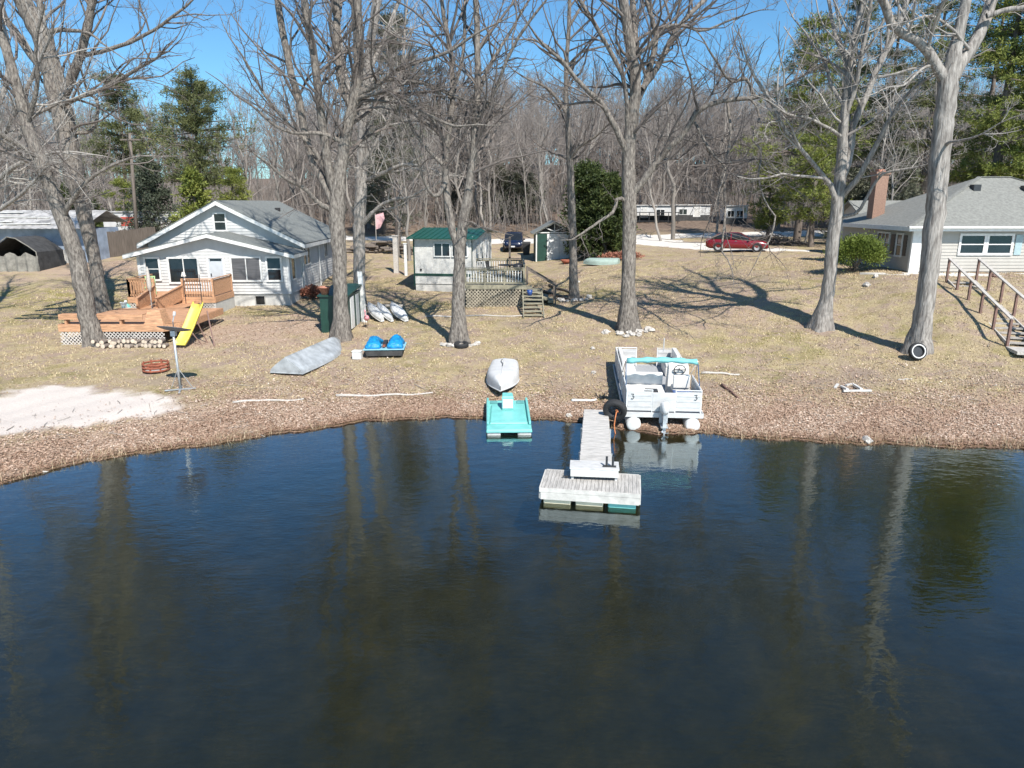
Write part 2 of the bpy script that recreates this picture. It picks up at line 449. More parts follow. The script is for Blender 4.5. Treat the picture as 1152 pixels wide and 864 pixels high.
def ground_material():
    m = bpy.data.materials.new('lakeside_ground'); m.use_nodes = True
    nt = m.node_tree; N = nt.nodes; L = nt.links; b = N['Principled BSDF']
    b.inputs['Roughness'].default_value = .95; b.inputs['Specular IOR Level'].default_value = .15
    tc = N.new('ShaderNodeTexCoord')
    def noise(sc, det=6, ro=.65):
        n = N.new('ShaderNodeTexNoise'); n.inputs['Scale'].default_value = sc; n.inputs['Detail'].default_value = det; n.inputs['Roughness'].default_value = ro
        L.new(tc.outputs['Object'], n.inputs['Vector']); return n.outputs['Fac']
    def ramp(fac, stops):
        r = N.new('ShaderNodeValToRGB')
        while len(r.color_ramp.elements) < len(stops): r.color_ramp.elements.new(.5)
        for e, (p, c) in zip(r.color_ramp.elements, stops): e.position = p; e.color = (*c, 1)
        L.new(fac, r.inputs['Fac']); return r.outputs['Color']
    def mix(fac, a, bb):
        x = N.new('ShaderNodeMix'); x.data_type = 'RGBA'
        if isinstance(fac, float): x.inputs[0].default_value = fac
        else: L.new(fac, x.inputs[0])
        L.new(a, x.inputs[6]); L.new(bb, x.inputs[7]); return x.outputs[2]
    def attr(n):
        a = N.new('ShaderNodeAttribute'); a.attribute_name = n; return a.outputs['Fac']
    def math_(op, a, bb, clamp=True):
        x = N.new('ShaderNodeMath'); x.operation = op; x.use_clamp = clamp
        for i, q in enumerate((a, bb)):
            if isinstance(q, (int, float)): x.inputs[i].default_value = q
            else: L.new(q, x.inputs[i])
        return x.outputs[0]
    fine = noise(14, 8, .75); mid = noise(1.6, 6, .6); big = noise(.35, 4, .5); vf = noise(46, 4, .7)
    grass = ramp(fine, [(.3, (.16, .115, .065)), (.48, (.36, .285, .165)), (.7, (.51, .42, .27))])
    grass2 = ramp(fine, [(.3, (.19, .135, .09)), (.5, (.37, .29, .2)), (.7, (.51, .415, .31))])
    c = mix(ramp(mid, [(.4, (0, 0, 0)), (.62, (1, 1, 1))]), grass, grass2)
    mossc = ramp(fine, [(.3, (.09, .085, .02)), (.5, (.24, .21, .06)), (.72, (.4, .34, .13))])
    mf = math_('MULTIPLY', attr('moss'), ramp(mid, [(.3, (.35, .35, .35)), (.55, (1.0, 1.0, 1.0))]))
    c = mix(mf, c, mossc)
    pinkish = ramp(vf, [(.3, (.16, .11, .085)), (.55, (.36, .27, .215)), (.75, (.52, .42, .35))])
    c = mix(ramp(noise(.75, 7, .75), [(.47, (0, 0, 0)), (.56, (.9, .9, .9))]), c, pinkish)
    straw = ramp(fine, [(.3, (.26, .19, .1)), (.6, (.5, .42, .25))])
    c = mix(ramp(noise(1.05, 7, .75), [(.52, (0, 0, 0)), (.6, (.85, .85, .85))]), c, straw)
    olive = ramp(fine, [(.3, (.1, .095, .03)), (.55, (.26, .235, .09)), (.75, (.38, .33, .15))])
    c = mix(ramp(noise(.55, 7, .78), [(.53, (0, 0, 0)), (.66, (.75, .75, .75))]), c, olive)
    soil = ramp(vf, [(.3, (.14, .1, .075)), (.7, (.3, .235, .185))])
    c = mix(ramp(noise(.9, 7, .8), [(.56, (0, 0, 0)), (.66, (.85, .85, .85))]), c, soil)
    wild = math_('MULTIPLY', ramp(big, [(.52, (0, 0, 0)), (.66, (1, 1, 1))]), ramp(mid, [(.45, (0, 0, 0)), (.6, (.6, .6, .6))]))
    c = mix(wild, c, mossc)
    dirtc = ramp(vf, [(.3, (.2, .15, .115)), (.7, (.38, .3, .24))])
    c = mix(attr('dirt'), c, dirtc)
    lit = ramp(vf, [(.28, (.25, .17, .12)), (.46, (.4, .29, .215)), (.6, (.47, .355, .27)), (.78, (.56, .45, .36))])
    lf = math_('MULTIPLY', attr('litter'), ramp(noise(3.2, 5), [(.25, (.45, .45, .45)), (.55, (1, 1, 1))]))
    c = mix(lf, c, lit)
    wood = ramp(noise(2.5, 8, .75), [(.3, (.07, .05, .038)), (.5, (.17, .125, .095)), (.72, (.28, .215, .165))])
    c = mix(attr('back'), c, wood)
    sandc = ramp(noise(30, 6), [(.3, (.54, .475, .42)), (.7, (.73, .66, .6))])
    sf = ramp(math_('ADD', math_('MULTIPLY', attr('sand'), 1.25), math_('MULTIPLY', math_('SUBTRACT', fine, .5, False), .8, False)), [(.22, (0, 0, 0)), (.85, (1, 1, 1))])
    c = mix(sf, c, sandc)
    bed = ramp(noise(1.1, 7), [(.35, (.05, .05, .018)), (.58, (.11, .1, .032)), (.75, (.2, .16, .06))])
    shal = ramp(noise(9, 6), [(.3, (.09, .06, .03)), (.55, (.22, .145, .075)), (.75, (.36, .25, .14))])
    bed = mix(attr('deep'), shal, bed)
    wetc = ramp(vf, [(.3, (.05, .032, .02)), (.7, (.17, .115, .08))])
    c = mix(attr('wet'), c, wetc)
    c = mix(attr('under'), c, bed)
    L.new(c, b.inputs['Base Color'])
    bp = N.new('ShaderNodeBump'); bp.inputs['Strength'].default_value = .9; bp.inputs['Distance'].default_value = .06
    hh = math_('ADD', math_('MULTIPLY', fine, .7), math_('MULTIPLY', vf, .5))
    L.new(hh, bp.inputs['Height']); L.new(bp.outputs['Normal'], b.inputs['Normal'])
    return m
GROUND = ground_material()
under = 1 - sstep(-.1, .12, S + .25 * wb)
wet = 1 - sstep(.02, .55, S + .9 * wb)
deep = 1 - sstep(-3.6, -.5, S + 1.6 * wb)
o = mesh_np('ground', np.stack([xs, ys, GZ.ravel()], 1), F, GROUND, smooth=True,
            rnd={'back': back, 'wet': wet, 'sand': sand, 'litter': litter, 'moss': moss, 'dirt': dirt, 'under': under, 'deep': deep})
props(o, kind='structure')

def sampler(field):
    fld = field.reshape(nY, nX)
    def f(x, y):
        i = np.clip(np.searchsorted(gx, x) - 1, 0, nX - 2); j = np.clip(np.searchsorted(gy, y) - 1, 0, nY - 2)
        return fld[j, i]
    return f
LITTER = sampler(litter); SANDF = sampler(sand); MOSSF = sampler(moss)

# ------------------------------------------------------------------ lake
def water_material():
    m = bpy.data.materials.new('lake_water'); m.use_nodes = True
    nt = m.node_tree; N = nt.nodes; L = nt.links
    N.remove(N['Principled BSDF']); out = N['Material Output']
    tc = N.new('ShaderNodeTexCoord')
    def wave(sx, sy, sc, det, rot=0.0):
        mp = N.new('ShaderNodeMapping'); mp.inputs['Scale'].default_value = (sx, sy, 1); mp.inputs['Rotation'].default_value = (0, 0, rot)
        L.new(tc.outputs['Object'], mp.inputs['Vector'])
        n = N.new('ShaderNodeTexNoise'); n.inputs['Scale'].default_value = sc; n.inputs['Detail'].default_value = det; n.inputs['Roughness'].default_value = .5
        L.new(mp.outputs['Vector'], n.inputs['Vector']); return n.outputs['Fac']
    a = wave(1, 2.4, 5.0, 3, R(12)); b2 = wave(1, 1.6, 1.5, 2, R(-20)); patch = wave(1, 1, .16, 2)
    pr = N.new('ShaderNodeMapRange'); pr.inputs[1].default_value = .35; pr.inputs[2].default_value = .65; pr.inputs[3].default_value = .35; pr.inputs[4].default_value = 1.0
    L.new(patch, pr.inputs[0])
    ma = N.new('ShaderNodeMath'); ma.operation = 'MULTIPLY'; L.new(a, ma.inputs[0]); L.new(pr.outputs[0], ma.inputs[1])
    mb = N.new('ShaderNodeMath'); mb.operation = 'MULTIPLY_ADD'; mb.inputs[1].default_value = 1.6; L.new(b2, mb.inputs[0]); L.new(ma.outputs[0], mb.inputs[2])
    bp = N.new('ShaderNodeBump'); bp.inputs['Strength'].default_value = 1.0; bp.inputs['Distance'].default_value = .005
    L.new(mb.outputs[0], bp.inputs['Height'])
    fr = N.new('ShaderNodeFresnel'); fr.inputs['IOR'].default_value = 1.37; L.new(bp.outputs['Normal'], fr.inputs['Normal'])
    gl = N.new('ShaderNodeBsdfGlossy'); gl.inputs['Roughness'].default_value = .012; gl.inputs['Color'].default_value = (.82, .95, 1, 1)
    L.new(bp.outputs['Normal'], gl.inputs['Normal'])
    tr = N.new('ShaderNodeBsdfTransparent'); tr.inputs['Color'].default_value = (.62, .62, .46, 1)
    df = N.new('ShaderNodeBsdfDiffuse'); df.inputs['Color'].default_value = (.012, .0145, .008, 1)
    m1 = N.new('ShaderNodeMixShader'); m1.inputs['Fac'].default_value = .4
    L.new(tr.outputs[0], m1.inputs[1]); L.new(df.outputs[0], m1.inputs[2])
    m2 = N.new('ShaderNodeMixShader'); fx = N.new('ShaderNodeMath'); fx.operation = 'MULTIPLY'; fx.use_clamp = True; fx.inputs[1].default_value = 2.15; L.new(fr.outputs[0], fx.inputs[0]); L.new(fx.outputs[0], m2.inputs['Fac']); L.new(m1.outputs[0], m2.inputs[1]); L.new(gl.outputs[0], m2.inputs[2])
    L.new(m2.outputs[0], out.inputs['Surface'])
    return m
mb = MB(); mb.add([(-420, -120, 0), (420, -120, 0), (420, 26, 0), (-420, 26, 0)], [(0, 1, 2, 3)])
props(mb.build('lake_water', water_material()), kind='structure')

# ------------------------------------------------------------------ gravel road and drive (draped strips)
GRAVEL = mat('pale_gravel', (.6, .56, .5), .95, .12, 5.0, .5, 50)
def strip(name, pts, widths, lift=.03, material=GRAVEL, step=.7, across=7):
    P = [Vector((x, y, 0)) for x, y in pts]
    out = []; ww = []
    for i in range(len(P) - 1):
        n = max(1, int((P[i + 1] - P[i]).length / step))
        for k in range(n):
            t = k / n
            p0, p1, p2, p3 = P[max(i - 1, 0)], P[i], P[i + 1], P[min(i + 2, len(P) - 1)]
            out.append(.5 * ((2 * p1) + (p2 - p0) * t + (2 * p0 - 5 * p1 + 4 * p2 - p3) * t * t + (3 * p1 - p0 - 3 * p2 + p3) * t ** 3))
            ww.append(widths[i] * (1 - t) + widths[i + 1] * t)
    out.append(P[-1]); ww.append(widths[-1])
    V = []; Fc = []
    for i, p in enumerate(out):
        d = (out[min(i + 1, len(out) - 1)] - out[max(i - 1, 0)]).normalized(); s = Vector((d.y, -d.x, 0))
        wl = ww[i] * (1 + .08 * math.sin(i * .9)) ; wr = ww[i] * (1 + .08 * math.sin(i * .7 + 2))
        for k in range(across):
            t = k / (across - 1)
            q = p + s * (-wl * (1 - t) + wr * t) * .5
            e = 0 if 0 < k < across - 1 else -.05
            V.append((q.x, q.y, tz(q.x, q.y) + lift + e))
    for i in range(len(out) - 1):
        for k in range(across - 1):
            a = i * across + k; Fc.append((a, a + 1, a + across + 1, a + across))
    o = mesh_np(name, np.array(V), np.array(Fc), material, smooth=True)
    return props(o, kind='structure')
strip('road', [(-60, 80), (-25, 77.5), (0, 77), (12, 77), (30, 80), (60, 84)], [5, 5, 5, 5, 5, 5], .05)
strip('driveway', [(12, 77.5), (13.2, 72), (15.5, 66.5), (18, 61.5), (20.5, 58.5), (23.5, 57)], [9, 7.5, 5.2, 4.2, 3.8, 3.2], .04)

# ------------------------------------------------------------------ fallen leaves, dry grass
def scatter_leaves():
    X = []; Y = []
    x = RNG.uniform(-17, 18, 210000); s = RNG.exponential(1.9, 210000) * (.42 + .58 * sstep(3, 9, np.abs(x - .5))) - .1
    y = shore(x) + s
    k = (RNG.random(len(x)) > np.clip(SANDF(x, y) * 1.5, 0, .96)) & (RNG.random(len(x)) < .45 + .9 * (wob(x, y, 2.1, .6) > -.25) * (wob(x, y, 5.3, 1.9) > -.6))
    k &= (s < 7)
    X.append(x[k]); Y.append(y[k])
    x = RNG.uniform(-30, 30, 330000); y = RNG.uniform(20, 60, 330000)
    k = (RNG.random(len(x)) < np.clip(LITTER(x, y) * .8 + .06 + .10 * (wob(x, y, .8, 1.0) > .25), 0, 1)) & (np.abs(x) < y * .75 + 1) & (y > shore(x)) & (SANDF(x, y) < .4)
    X.append(x[k]); Y.append(y[k])
    x = np.concatenate(X); y = np.concatenate(Y); n = len(x)
    z = terrain(x, y); z = np.maximum(z, 0.004)
    a = RNG.uniform(0, 2 * np.pi, n); L = .014 + .034 * RNG.random(n) ** 2; W = L * RNG.uniform(.5, .8, n)
    tx = RNG.normal(0, .2, n); ty = RNG.normal(0, .2, n)
    land = terrain(x, y) > .02
    tx *= land; ty *= land
    ca, sa = np.cos(a), np.sin(a)
    V = np.zeros((n, 4, 3))
    for i, (p, q) in enumerate([(-1, 0), (0, -.6), (1, 0), (0, .6)]):
        dx = p * L; dy = q * W * 1.4
        V[:, i, 0] = x + ca * dx - sa * dy; V[:, i, 1] = y + sa * dx + ca * dy
        V[:, i, 2] = z + .02 * land + tx * dx + ty * dy + (.012 if i % 2 else 0) * land + RNG.uniform(0, .02, n) * land
    Fq = np.arange(4 * n).reshape(n, 4)
    rv = RNG.random(n) * (.3 + .7 * sstep(.0, .5, y - shore(x) + RNG.normal(0, .12, n))) * (.72 + .28 * (wob(x, y, .9, 2.2) > -.1)); rv = np.repeat(rv, 4)
    m = attr_mat('fallen_leaves', [(0, (.2, .115, .075)), (.2, (.38, .25, .175)), (.55, (.5, .36, .27)), (.85, (.59, .46, .36)), (1, (.72, .62, .52))], rough=.75)
    o = mesh_np('fallen_leaves', V.reshape(-1, 3), Fq, m, rnd={'rnd': rv})
    props(o, 'tan and brown fallen leaves strewn over the bank and lawn', 'leaves', kind='stuff')
scatter_leaves()

def scatter_grass():
    n = 130000
    x = RNG.uniform(-28, 28, n); y = RNG.uniform(20, 50, n)
    k = (np.abs(x) < y * .75 + 1) & (y > shore(x) + .5) & (SANDF(x, y) < .2) & (RNG.random(n) < .3 + .7 * (wob(x, y, 1.3, 2.0) > -.1)) & (LITTER(x, y) < .75)
    x = x[k]; y = y[k]; n = len(x); z = terrain(x, y)
    h = RNG.uniform(.03, .085, n); w_ = RNG.uniform(.012, .03, n); a = RNG.uniform(0, np.pi, n); lx = RNG.normal(0, .6, n) * h; ly = RNG.normal(0, .6, n) * h
    V = np.zeros((n, 3, 3))
    V[:, 0] = np.stack([x - np.cos(a) * w_, y - np.sin(a) * w_, z - .01], 1)
    V[:, 1] = np.stack([x + np.cos(a) * w_, y + np.sin(a) * w_, z - .01], 1)
    V[:, 2] = np.stack([x + lx, y + ly, z + h], 1)
    ms = MOSSF(x, y)
    rv = np.clip(RNG.random(n) * .62 + .38 * ms * (RNG.random(n) < .8), 0, 1)
    m = attr_mat('dry_lawn_grass', [(0, (.24, .17, .1)), (.3, (.49, .39, .235)), (.6, (.57, .47, .295)), (.75, (.34, .31, .11)), (1, (.2, .2, .055))], rough=.8)
    o = mesh_np('dry_grass', V.reshape(-1, 3), np.arange(3 * n).reshape(n, 3), m, rnd={'rnd': np.repeat(rv, 3)})
    props(o, 'short dry straw coloured grass of the lawn with mossy green patches', 'grass', kind='stuff')
scatter_grass()

def scatter_twigs():
    n = 700
    x = RNG.uniform(-20, 22, n); y = shore(x) + np.abs(RNG.normal(0, 5.0, n)) * (RNG.random(n) ** .5) + .1
    z = terrain(x, y); a = RNG.uniform(0, 2 * np.pi, n); L_ = RNG.uniform(.12, .6, n)
    P = np.zeros((n, 3, 3))
    for i, t in enumerate((-.5, 0, .5)):
        P[:, i, 0] = x + np.cos(a) * L_ * t + RNG.normal(0, .02, n); P[:, i, 1] = y + np.sin(a) * L_ * t + RNG.normal(0, .02, n); P[:, i, 2] = terrain(P[:, i, 0], P[:, i, 1]) + .025
    V, F_ = tubes_np(P, np.full((n, 1), .0) + RNG.uniform(.005, .016, (n, 1)) * np.array([[1, .9, .6]]), 4)
    o = mesh_np('fallen_twigs', V, F_, mat('dead_twig_wood', (.3, .26, .22), .9, .4, 3))
    props(o, 'small dead sticks and twigs dropped over the bank and lawn', 'twigs', kind='stuff')
    # dead weeds along the water edge
    n = 5200
    cx = RNG.uniform(-17, 18, 260); ci = RNG.integers(0, 260, n)
    keep = np.array([(-13.5 < c < -7) or (4.5 < c < 16) or RNG.random() < .35 for c in cx])
    x = cx[ci] + RNG.normal(0, .14, n); y = shore(x) + RNG.normal(.12, .16, n); k = keep[ci]; x = x[k]; y = y[k]; n = len(x)
    z = np.maximum(terrain(x, y), -.05); h = RNG.uniform(.06, .26, n); w_ = RNG.uniform(.004, .009, n); a = RNG.uniform(0, np.pi, n)
    V = np.zeros((n, 3, 3)); lx = RNG.normal(0, .4, n) * h; ly = RNG.normal(0, .4, n) * h
    V[:, 0] = np.stack([x - np.cos(a) * w_, y - np.sin(a) * w_, z], 1); V[:, 1] = np.stack([x + np.cos(a) * w_, y + np.sin(a) * w_, z], 1); V[:, 2] = np.stack([x + lx, y + ly, z + h], 1)
    m = attr_mat('dead_weed_stems', [(0, (.16, .09, .055)), (.5, (.36, .25, .15)), (1, (.6, .5, .34))])
    o = mesh_np('dead_weeds', V.reshape(-1, 3), np.arange(3 * n).reshape(n, 3), m, rnd={'rnd': np.repeat(RNG.random(n), 3)})
    props(o, 'thin dead weed stems along the water edge', 'weeds', kind='stuff')
# ------------------------------------------------------------------ trees
BARK = mat('grey_furrowed_bark', (.28, .248, .212), .9, .3, 6.0, 3.0, 8, stretch=(2.4, 2.4, .7), col2=(.06, .049, .042))
BARK_PALE = mat('pale_grey_bark', (.38, .35, .315), .9, .3, 4.0, 2.2, 7, stretch=(2.6, 2.6, .42), col2=(.12, .105, .092))
BARK_FAR = mat('woodland_bark', (.35, .32, .285), .9, .3, .35, 0, stretch=(1, 1, .2), col2=(.12, .105, .09))
TWIG = mat('grey_brown_twigs', (.2, .17, .15), .9, .3, .8, 0, col2=(.075, .062, .055))
TWIG_PALE = mat('pale_lichened_twigs', (.4, .37, .33), .9, .3, .8, 0, col2=(.2, .18, .165))
TWIG_FAR = mat('woodland_twigs', (.31, .275, .25), .95, .3, .22, 0, col2=(.15, .13, .115))
PINEBARK = mat('pine_bark', (.2, .165, .14), .9, .3, 2.0, .6, 9, stretch=(2, 2, .5), col2=(.09, .072, .06))

def nrm(a):
    return a / np.maximum(np.linalg.norm(a, axis=-1, keepdims=True), 1e-9)

def tubes_np(P, Rr, n, rough=0.0, rng=None, mul=None):
    """P (N,K,3), Rr (N,K) -> verts, quads"""
    N_, K, _ = P.shape
    T = np.empty_like(P); T[:, 1:-1] = P[:, 2:] - P[:, :-2]; T[:, 0] = P[:, 1] - P[:, 0]; T[:, -1] = P[:, -1] - P[:, -2]
    T = nrm(T)
    D = nrm(P[:, -1] - P[:, 0])
    ref = np.where(np.abs(D[:, 2:3]) < .8, np.array([[0, 0, 1.0]]), np.array([[1.0, 0, 0]]))[:, None, :]
    s = nrm(ref - T * np.sum(T * ref, -1, keepdims=True)); t = np.cross(T, s)
    a = np.arange(n) * 2 * np.pi / n
    rr = Rr[:, :, None] * np.ones(n)
    if mul is not None: rr = rr * mul
    if rough: rr = rr * (1 + rough * rng.normal(0, 1, rr.shape))
    V = P[:, :, None, :] + rr[..., None] * (np.cos(a)[None, None, :, None] * s[:, :, None, :] + np.sin(a)[None, None, :, None] * t[:, :, None, :])
    base = (np.arange(N_) * K * n)[:, None, None]; i = np.arange(K - 1)[None, :, None] * n; k = np.arange(n)[None, None, :]
    k2 = (k + 1) % n
    Fq = np.stack([base + i + k, base + i + k2, base + i + n + k2, base + i + n + k], -1).reshape(-1, 4)
    return V.reshape(-1, 3), Fq

def merge(parts):
    V = []; F = []; b = 0
    for v, f in parts:
        V.append(v); F.append(f + b); b += len(v)
    return np.concatenate(V), np.concatenate(F)

def resample(pts, rad, K, rng=None, wig=0.0):
    P = np.array([tuple(p) for p in pts], float); rad = np.array(rad, float)
    if len(P) > 2:                                   # Catmull-Rom
        Q = np.vstack([2 * P[0] - P[1], P, 2 * P[-1] - P[-2]]); out = []; ro = []
        for i in range(len(P) - 1):
            for t in np.linspace(0, 1, 8, endpoint=False):
                p0, p1, p2, p3 = Q[i:i + 4]
                out.append(.5 * (2 * p1 + (p2 - p0) * t + (2 * p0 - 5 * p1 + 4 * p2 - p3) * t * t + (3 * p1 - p0 - 3 * p2 + p3) * t ** 3)); ro.append(rad[i] * (1 - t) + rad[i + 1] * t)
        out.append(P[-1]); ro.append(rad[-1]); P = np.array(out); rad = np.array(ro)
    d = np.r_[0, np.cumsum(np.linalg.norm(np.diff(P, axis=0), axis=1))]
    s = np.linspace(0, d[-1], K)
    O = np.stack([np.interp(s, d, P[:, c]) for c in range(3)], 1); r = np.interp(s, d, rad)
    if wig and rng is not None:
        w_ = rng.normal(0, 1, (K, 3)) * wig; w_[0] = 0; w_[-1] = 0
        O = O + w_ * r[:, None]
    return O, r

def children(P, Rr, rng, dens, t0, t1, lenf, lmin, lmax, ang, up, rf, K=5, wig=.1, droop=0.0, rmin=.006, taper=.3):
    """spawn side branches from every polyline of P (N,K,3)"""
    N_, K0, _ = P.shape
    seg = np.linalg.norm(np.diff(P, axis=1), axis=2); Ln = seg.sum(1)
    cnt = np.maximum(rng.poisson(np.maximum(Ln * dens, .01)), 0)
    idx = np.repeat(np.arange(N_), cnt); M = len(idx)
    if M == 0: return np.zeros((0, K, 3)), np.zeros((0, K))
    t = rng.uniform(t0, t1, M); f = t * (K0 - 1); i = np.clip(f.astype(int), 0, K0 - 2); g = (f - i)[:, None]
    p = P[idx, i] * (1 - g) + P[idx, i + 1] * g
    r = Rr[idx, i] * (1 - g[:, 0]) + Rr[idx, i + 1] * g[:, 0]
    tan = nrm(P[idx, i + 1] - P[idx, i])
    rv = rng.normal(0, 1, (M, 3)); side = nrm(rv - tan * np.sum(rv * tan, 1, keepdims=True))
    a = np.radians(rng.normal(ang, 14, M))[:, None]
    d = nrm(tan * np.cos(a) + side * np.sin(a) + np.array([0, 0, 1]) * up)
    L_ = np.clip(Ln[idx] * lenf * (1.15 - .75 * t) * rng.uniform(.55, 1.35, M), lmin, lmax)
    r0 = np.maximum(np.minimum(r * .62, L_ * rf * rng.uniform(.8, 1.2, M)), rmin)
    out = np.zeros((M, K, 3)); out[:, 0] = p; cur = d
    st = (L_ / (K - 1))[:, None]
    for k in range(1, K):
        cur = nrm(cur + rng.normal(0, wig, (M, 3)) + np.array([0, 0, 1]) * (up * .25 - droop))
        out[:, k] = out[:, k - 1] + cur * st
    rr = r0[:, None] * np.linspace(1, taper, K)[None, :]
    return out, np.maximum(rr, rmin * .6)

def bare_tree(name, label, limbs, base, seed, bark=BARK, twig=TWIG, dens=(1.0, 1.6, 2.2), group=None, twigr=.0075, lenf=(.42, .47, .52), extend=True, crown_t0=.35, sides=22, cat='tree', l1max=4.2, noside=()):
    """limbs: list of (points, radii); the first is the trunk"""
    rng = np.random.default_rng(seed)
    root = thing(name, label, cat, tuple(base), 0, group)
    B = np.array(tuple(base))
    parts = []; mains = []
    for li, (pts, rad) in enumerate(limbs):
        pts = [np.array(tuple(p)) for p in pts]
        rad = list(rad)
        if extend and rad[-1] > .05 and li not in noside:       # carry a cut-off limb on upward and outward until it thins out
            d = (pts[-1] - pts[-2]); d /= np.linalg.norm(d)
            L_ = min(7.0, rad[-1] * 55)
            c = pts[-1]
            for q in range(4):
                d = d + rng.normal(0, .12, 3) + np.array([0, 0, .12]); d /= np.linalg.norm(d)
                c = c + d * L_ / 4; pts.append(c); rad.append(rad[len(rad) - 1] * .72)
        if li in noside:                                        # a side limb ends in a thin drooping tip
            d = (pts[-1] - pts[-2]); d /= np.linalg.norm(d); c = pts[-1]; r9 = rad[-1]
            for q in range(3):
                d = d + rng.normal(0, .2, 3); d /= np.linalg.norm(d); c = c + d * .75; pts.append(c); rad.append(r9 * (.7, .45, .2)[q])
        K = 64 if li == 0 else 18
        O, r = resample(pts, rad, K, rng, .05 if li == 0 else .12)
        if li == 0:
            O[0, 2] -= .25
            h = O[:, 2] - B[2]; r = r * (1 + .3 * np.exp(-np.maximum(h, 0) / .4))
        mul = None
        if li == 0:                                              # root buttresses, long hollows and a few knots
            th = np.arange(sides) * 2 * np.pi / sides; hh = np.maximum(O[:, 2] - B[2], 0)[:, None]
            ph = rng.uniform(0, 6.28, 3)
            mul = 1 + .3 * np.exp(-hh / .45) * np.maximum(np.cos(th * 5 + ph[0] + .5 * np.cos(th * 2)), -.4)[None] + .05 * np.cos(th * 3 + ph[1] + hh * .35) + .035 * np.cos(th * 7 + ph[2] - hh * .5)
            for q in range(5):
                hk, tk = rng.uniform(1.5, 9), rng.uniform(0, 6.28); mul = mul + .22 * np.exp(-((hh - hk) / .22) ** 2) * np.exp(-(np.angle(np.exp(1j * (th - tk)))[None] / .35) ** 2)
            mul = mul[None]
        parts.append(tubes_np(O[None], r[None], sides if li == 0 else 9, .03 if li == 0 else .05, rng, mul))
        O2, r2 = resample(pts, rad, 14)
        mains.append((O2, r2))
    V, F = merge(parts)
    mesh_np('trunk', V - B, F, bark, root, smooth=True)
    P0 = np.array([m[0] for m in mains[1:]] or [mains[0][0]]); R0 = np.array([m[1] for m in mains[1:]] or [mains[0][1]])
    tr, trr = children(mains[0][0][None], mains[0][1][None], rng, dens[0] * .9, crown_t0, 1, .25, .6, 3.5, 60, .25, .02, 7, .18)
    a, ar = children(P0, R0, rng, dens[0] * 1.35, .12, 1, lenf[0], .8, l1max, 50, .25, .014, 7, .2)
    if len(tr): a = np.concatenate([a, tr]); ar = np.concatenate([ar, trr])
    b, br = children(a, ar, rng, dens[1] * 1.35, .1, 1, lenf[1], .4, 2.2, 48, .15, .011, 6, .2)
    kb = (b[:, 0, 2] < 13) | (rng.random(len(b)) < .6); b, br = b[kb], br[kb]
    c, cr = children(b, br, rng, dens[2] * 1.4, .1, 1, lenf[2], .3, 1.2, 45, .1, .009, 5, .2, rmin=twigr)
    kc = (c[:, 0, 2] < 13) | (rng.random(len(c)) < .5); c, cr = c[kc], cr[kc]
    e, er = children(c, cr, rng, 2.6, .2, 1, .6, .22, .7, 42, .08, .01, 4, .15, rmin=twigr * .75)
    ps = [tubes_np(a, ar, 6), tubes_np(b, br, 4)]
    if len(c): ps.append(tubes_np(c, cr, 3))
    if len(e): ps.append(tubes_np(e, er, 3))
    V, F = merge(ps)
    mesh_np('crown', V - B, F, twig, root)
    return root

def limb(Y, pts, dy=0.0, end=None):
    """pixel polyline [(u,v,width_px)] standing about Y metres away, leaning dy metres towards/away along its length"""
    out = []; rad = []
    n = len(pts); pts = [(u_, v_, w_ * .9) for u_, v_, w_ in pts]
    for i, (u, v, w_) in enumerate(pts):
        y = Y + dy * (i / max(n - 1, 1))
        p = at_y(u, v, y); out.append(p)
        rad.append(w_ / 2 * (y * CP + (CAM_H - p.z) * SP) / FPX)
    return out, rad

def trunk_from(base, Y, pts, w0):
    o, r = limb(Y, pts)
    k = w0 * .92 / 2 * (Y * CP + (CAM_H - base.z) * SP) / FPX
    return [base] + o, [k] + r

# --- the big lakeside trees, each limb traced
b = G(108, 388); Y = b.y
bare_tree('bare_tree', 'grey leaning tree trunk rising in front of the orange deck', [
    trunk_from(b, Y, [(97, 345, 20), (89, 300, 19), (76, 260, 18), (62, 225, 17), (49, 190, 16), (33, 150, 14), (22, 110, 12), (8, 60, 11), (-8, 10, 9)], 22),
    limb(Y, [(70, 245, 8), (88, 215, 6), (110, 195, 4), (140, 180, 3)], -1),
    limb(Y, [(45, 180, 8), (25, 165, 6), (0, 150, 5), (-30, 120, 4)], -2),
    limb(Y, [(30, 140, 7), (42, 95, 5), (40, 50, 4), (50, 5, 3)], -1.5)], b, 1, dens=(1.1, 1.7, 2.2), noside=(1, 2))
b = G(118, 357); Y = b.y
bare_tree('bare_tree', 'thick grey forked tree standing behind the bench of the orange deck', [
    trunk_from(b, Y, [(108, 300, 14.5), (99, 258, 16), (87, 212, 20), (77, 165, 23), (68, 122, 24), (60, 88, 23), (50, 50, 22), (36, 20, 21), (22, -10, 19), (10, -60, 15)], 17),
    limb(Y, [(72, 105, 14), (80, 88, 12), (88, 70, 11), (95, 47, 10), (100, 22, 10), (106, -5, 9)], -.5),
    limb(Y, [(47, 48, 9), (46, 20, 8), (45, -5, 7)], 1),
    limb(Y, [(55, 124, 6), (85, 112, 5), (120, 98, 4.5), (150, 80, 4), (175, 66, 3)], -3),
    limb(Y, [(94, 62, 6), (125, 55, 5), (160, 41, 4), (190, 22, 3.5), (215, 2, 2.5)], -1.5),
    limb(Y, [(50, 40, 7), (62, 34, 6), (90, 35, 4), (105, 40, 3)], -1),
    limb(Y, [(82, 150, 5), (105, 145, 4), (110, 115, 4), (103, 108, 3)], 1),
    limb(Y, [(60, 90, 12), (42, 70, 10), (20, 40, 9), (2, 15, 8)], 1.5)], b, 2, dens=(1.25, 1.7, 2.2), noside=(3, 4, 5, 6))
b = G(384, 382); Y = b.y
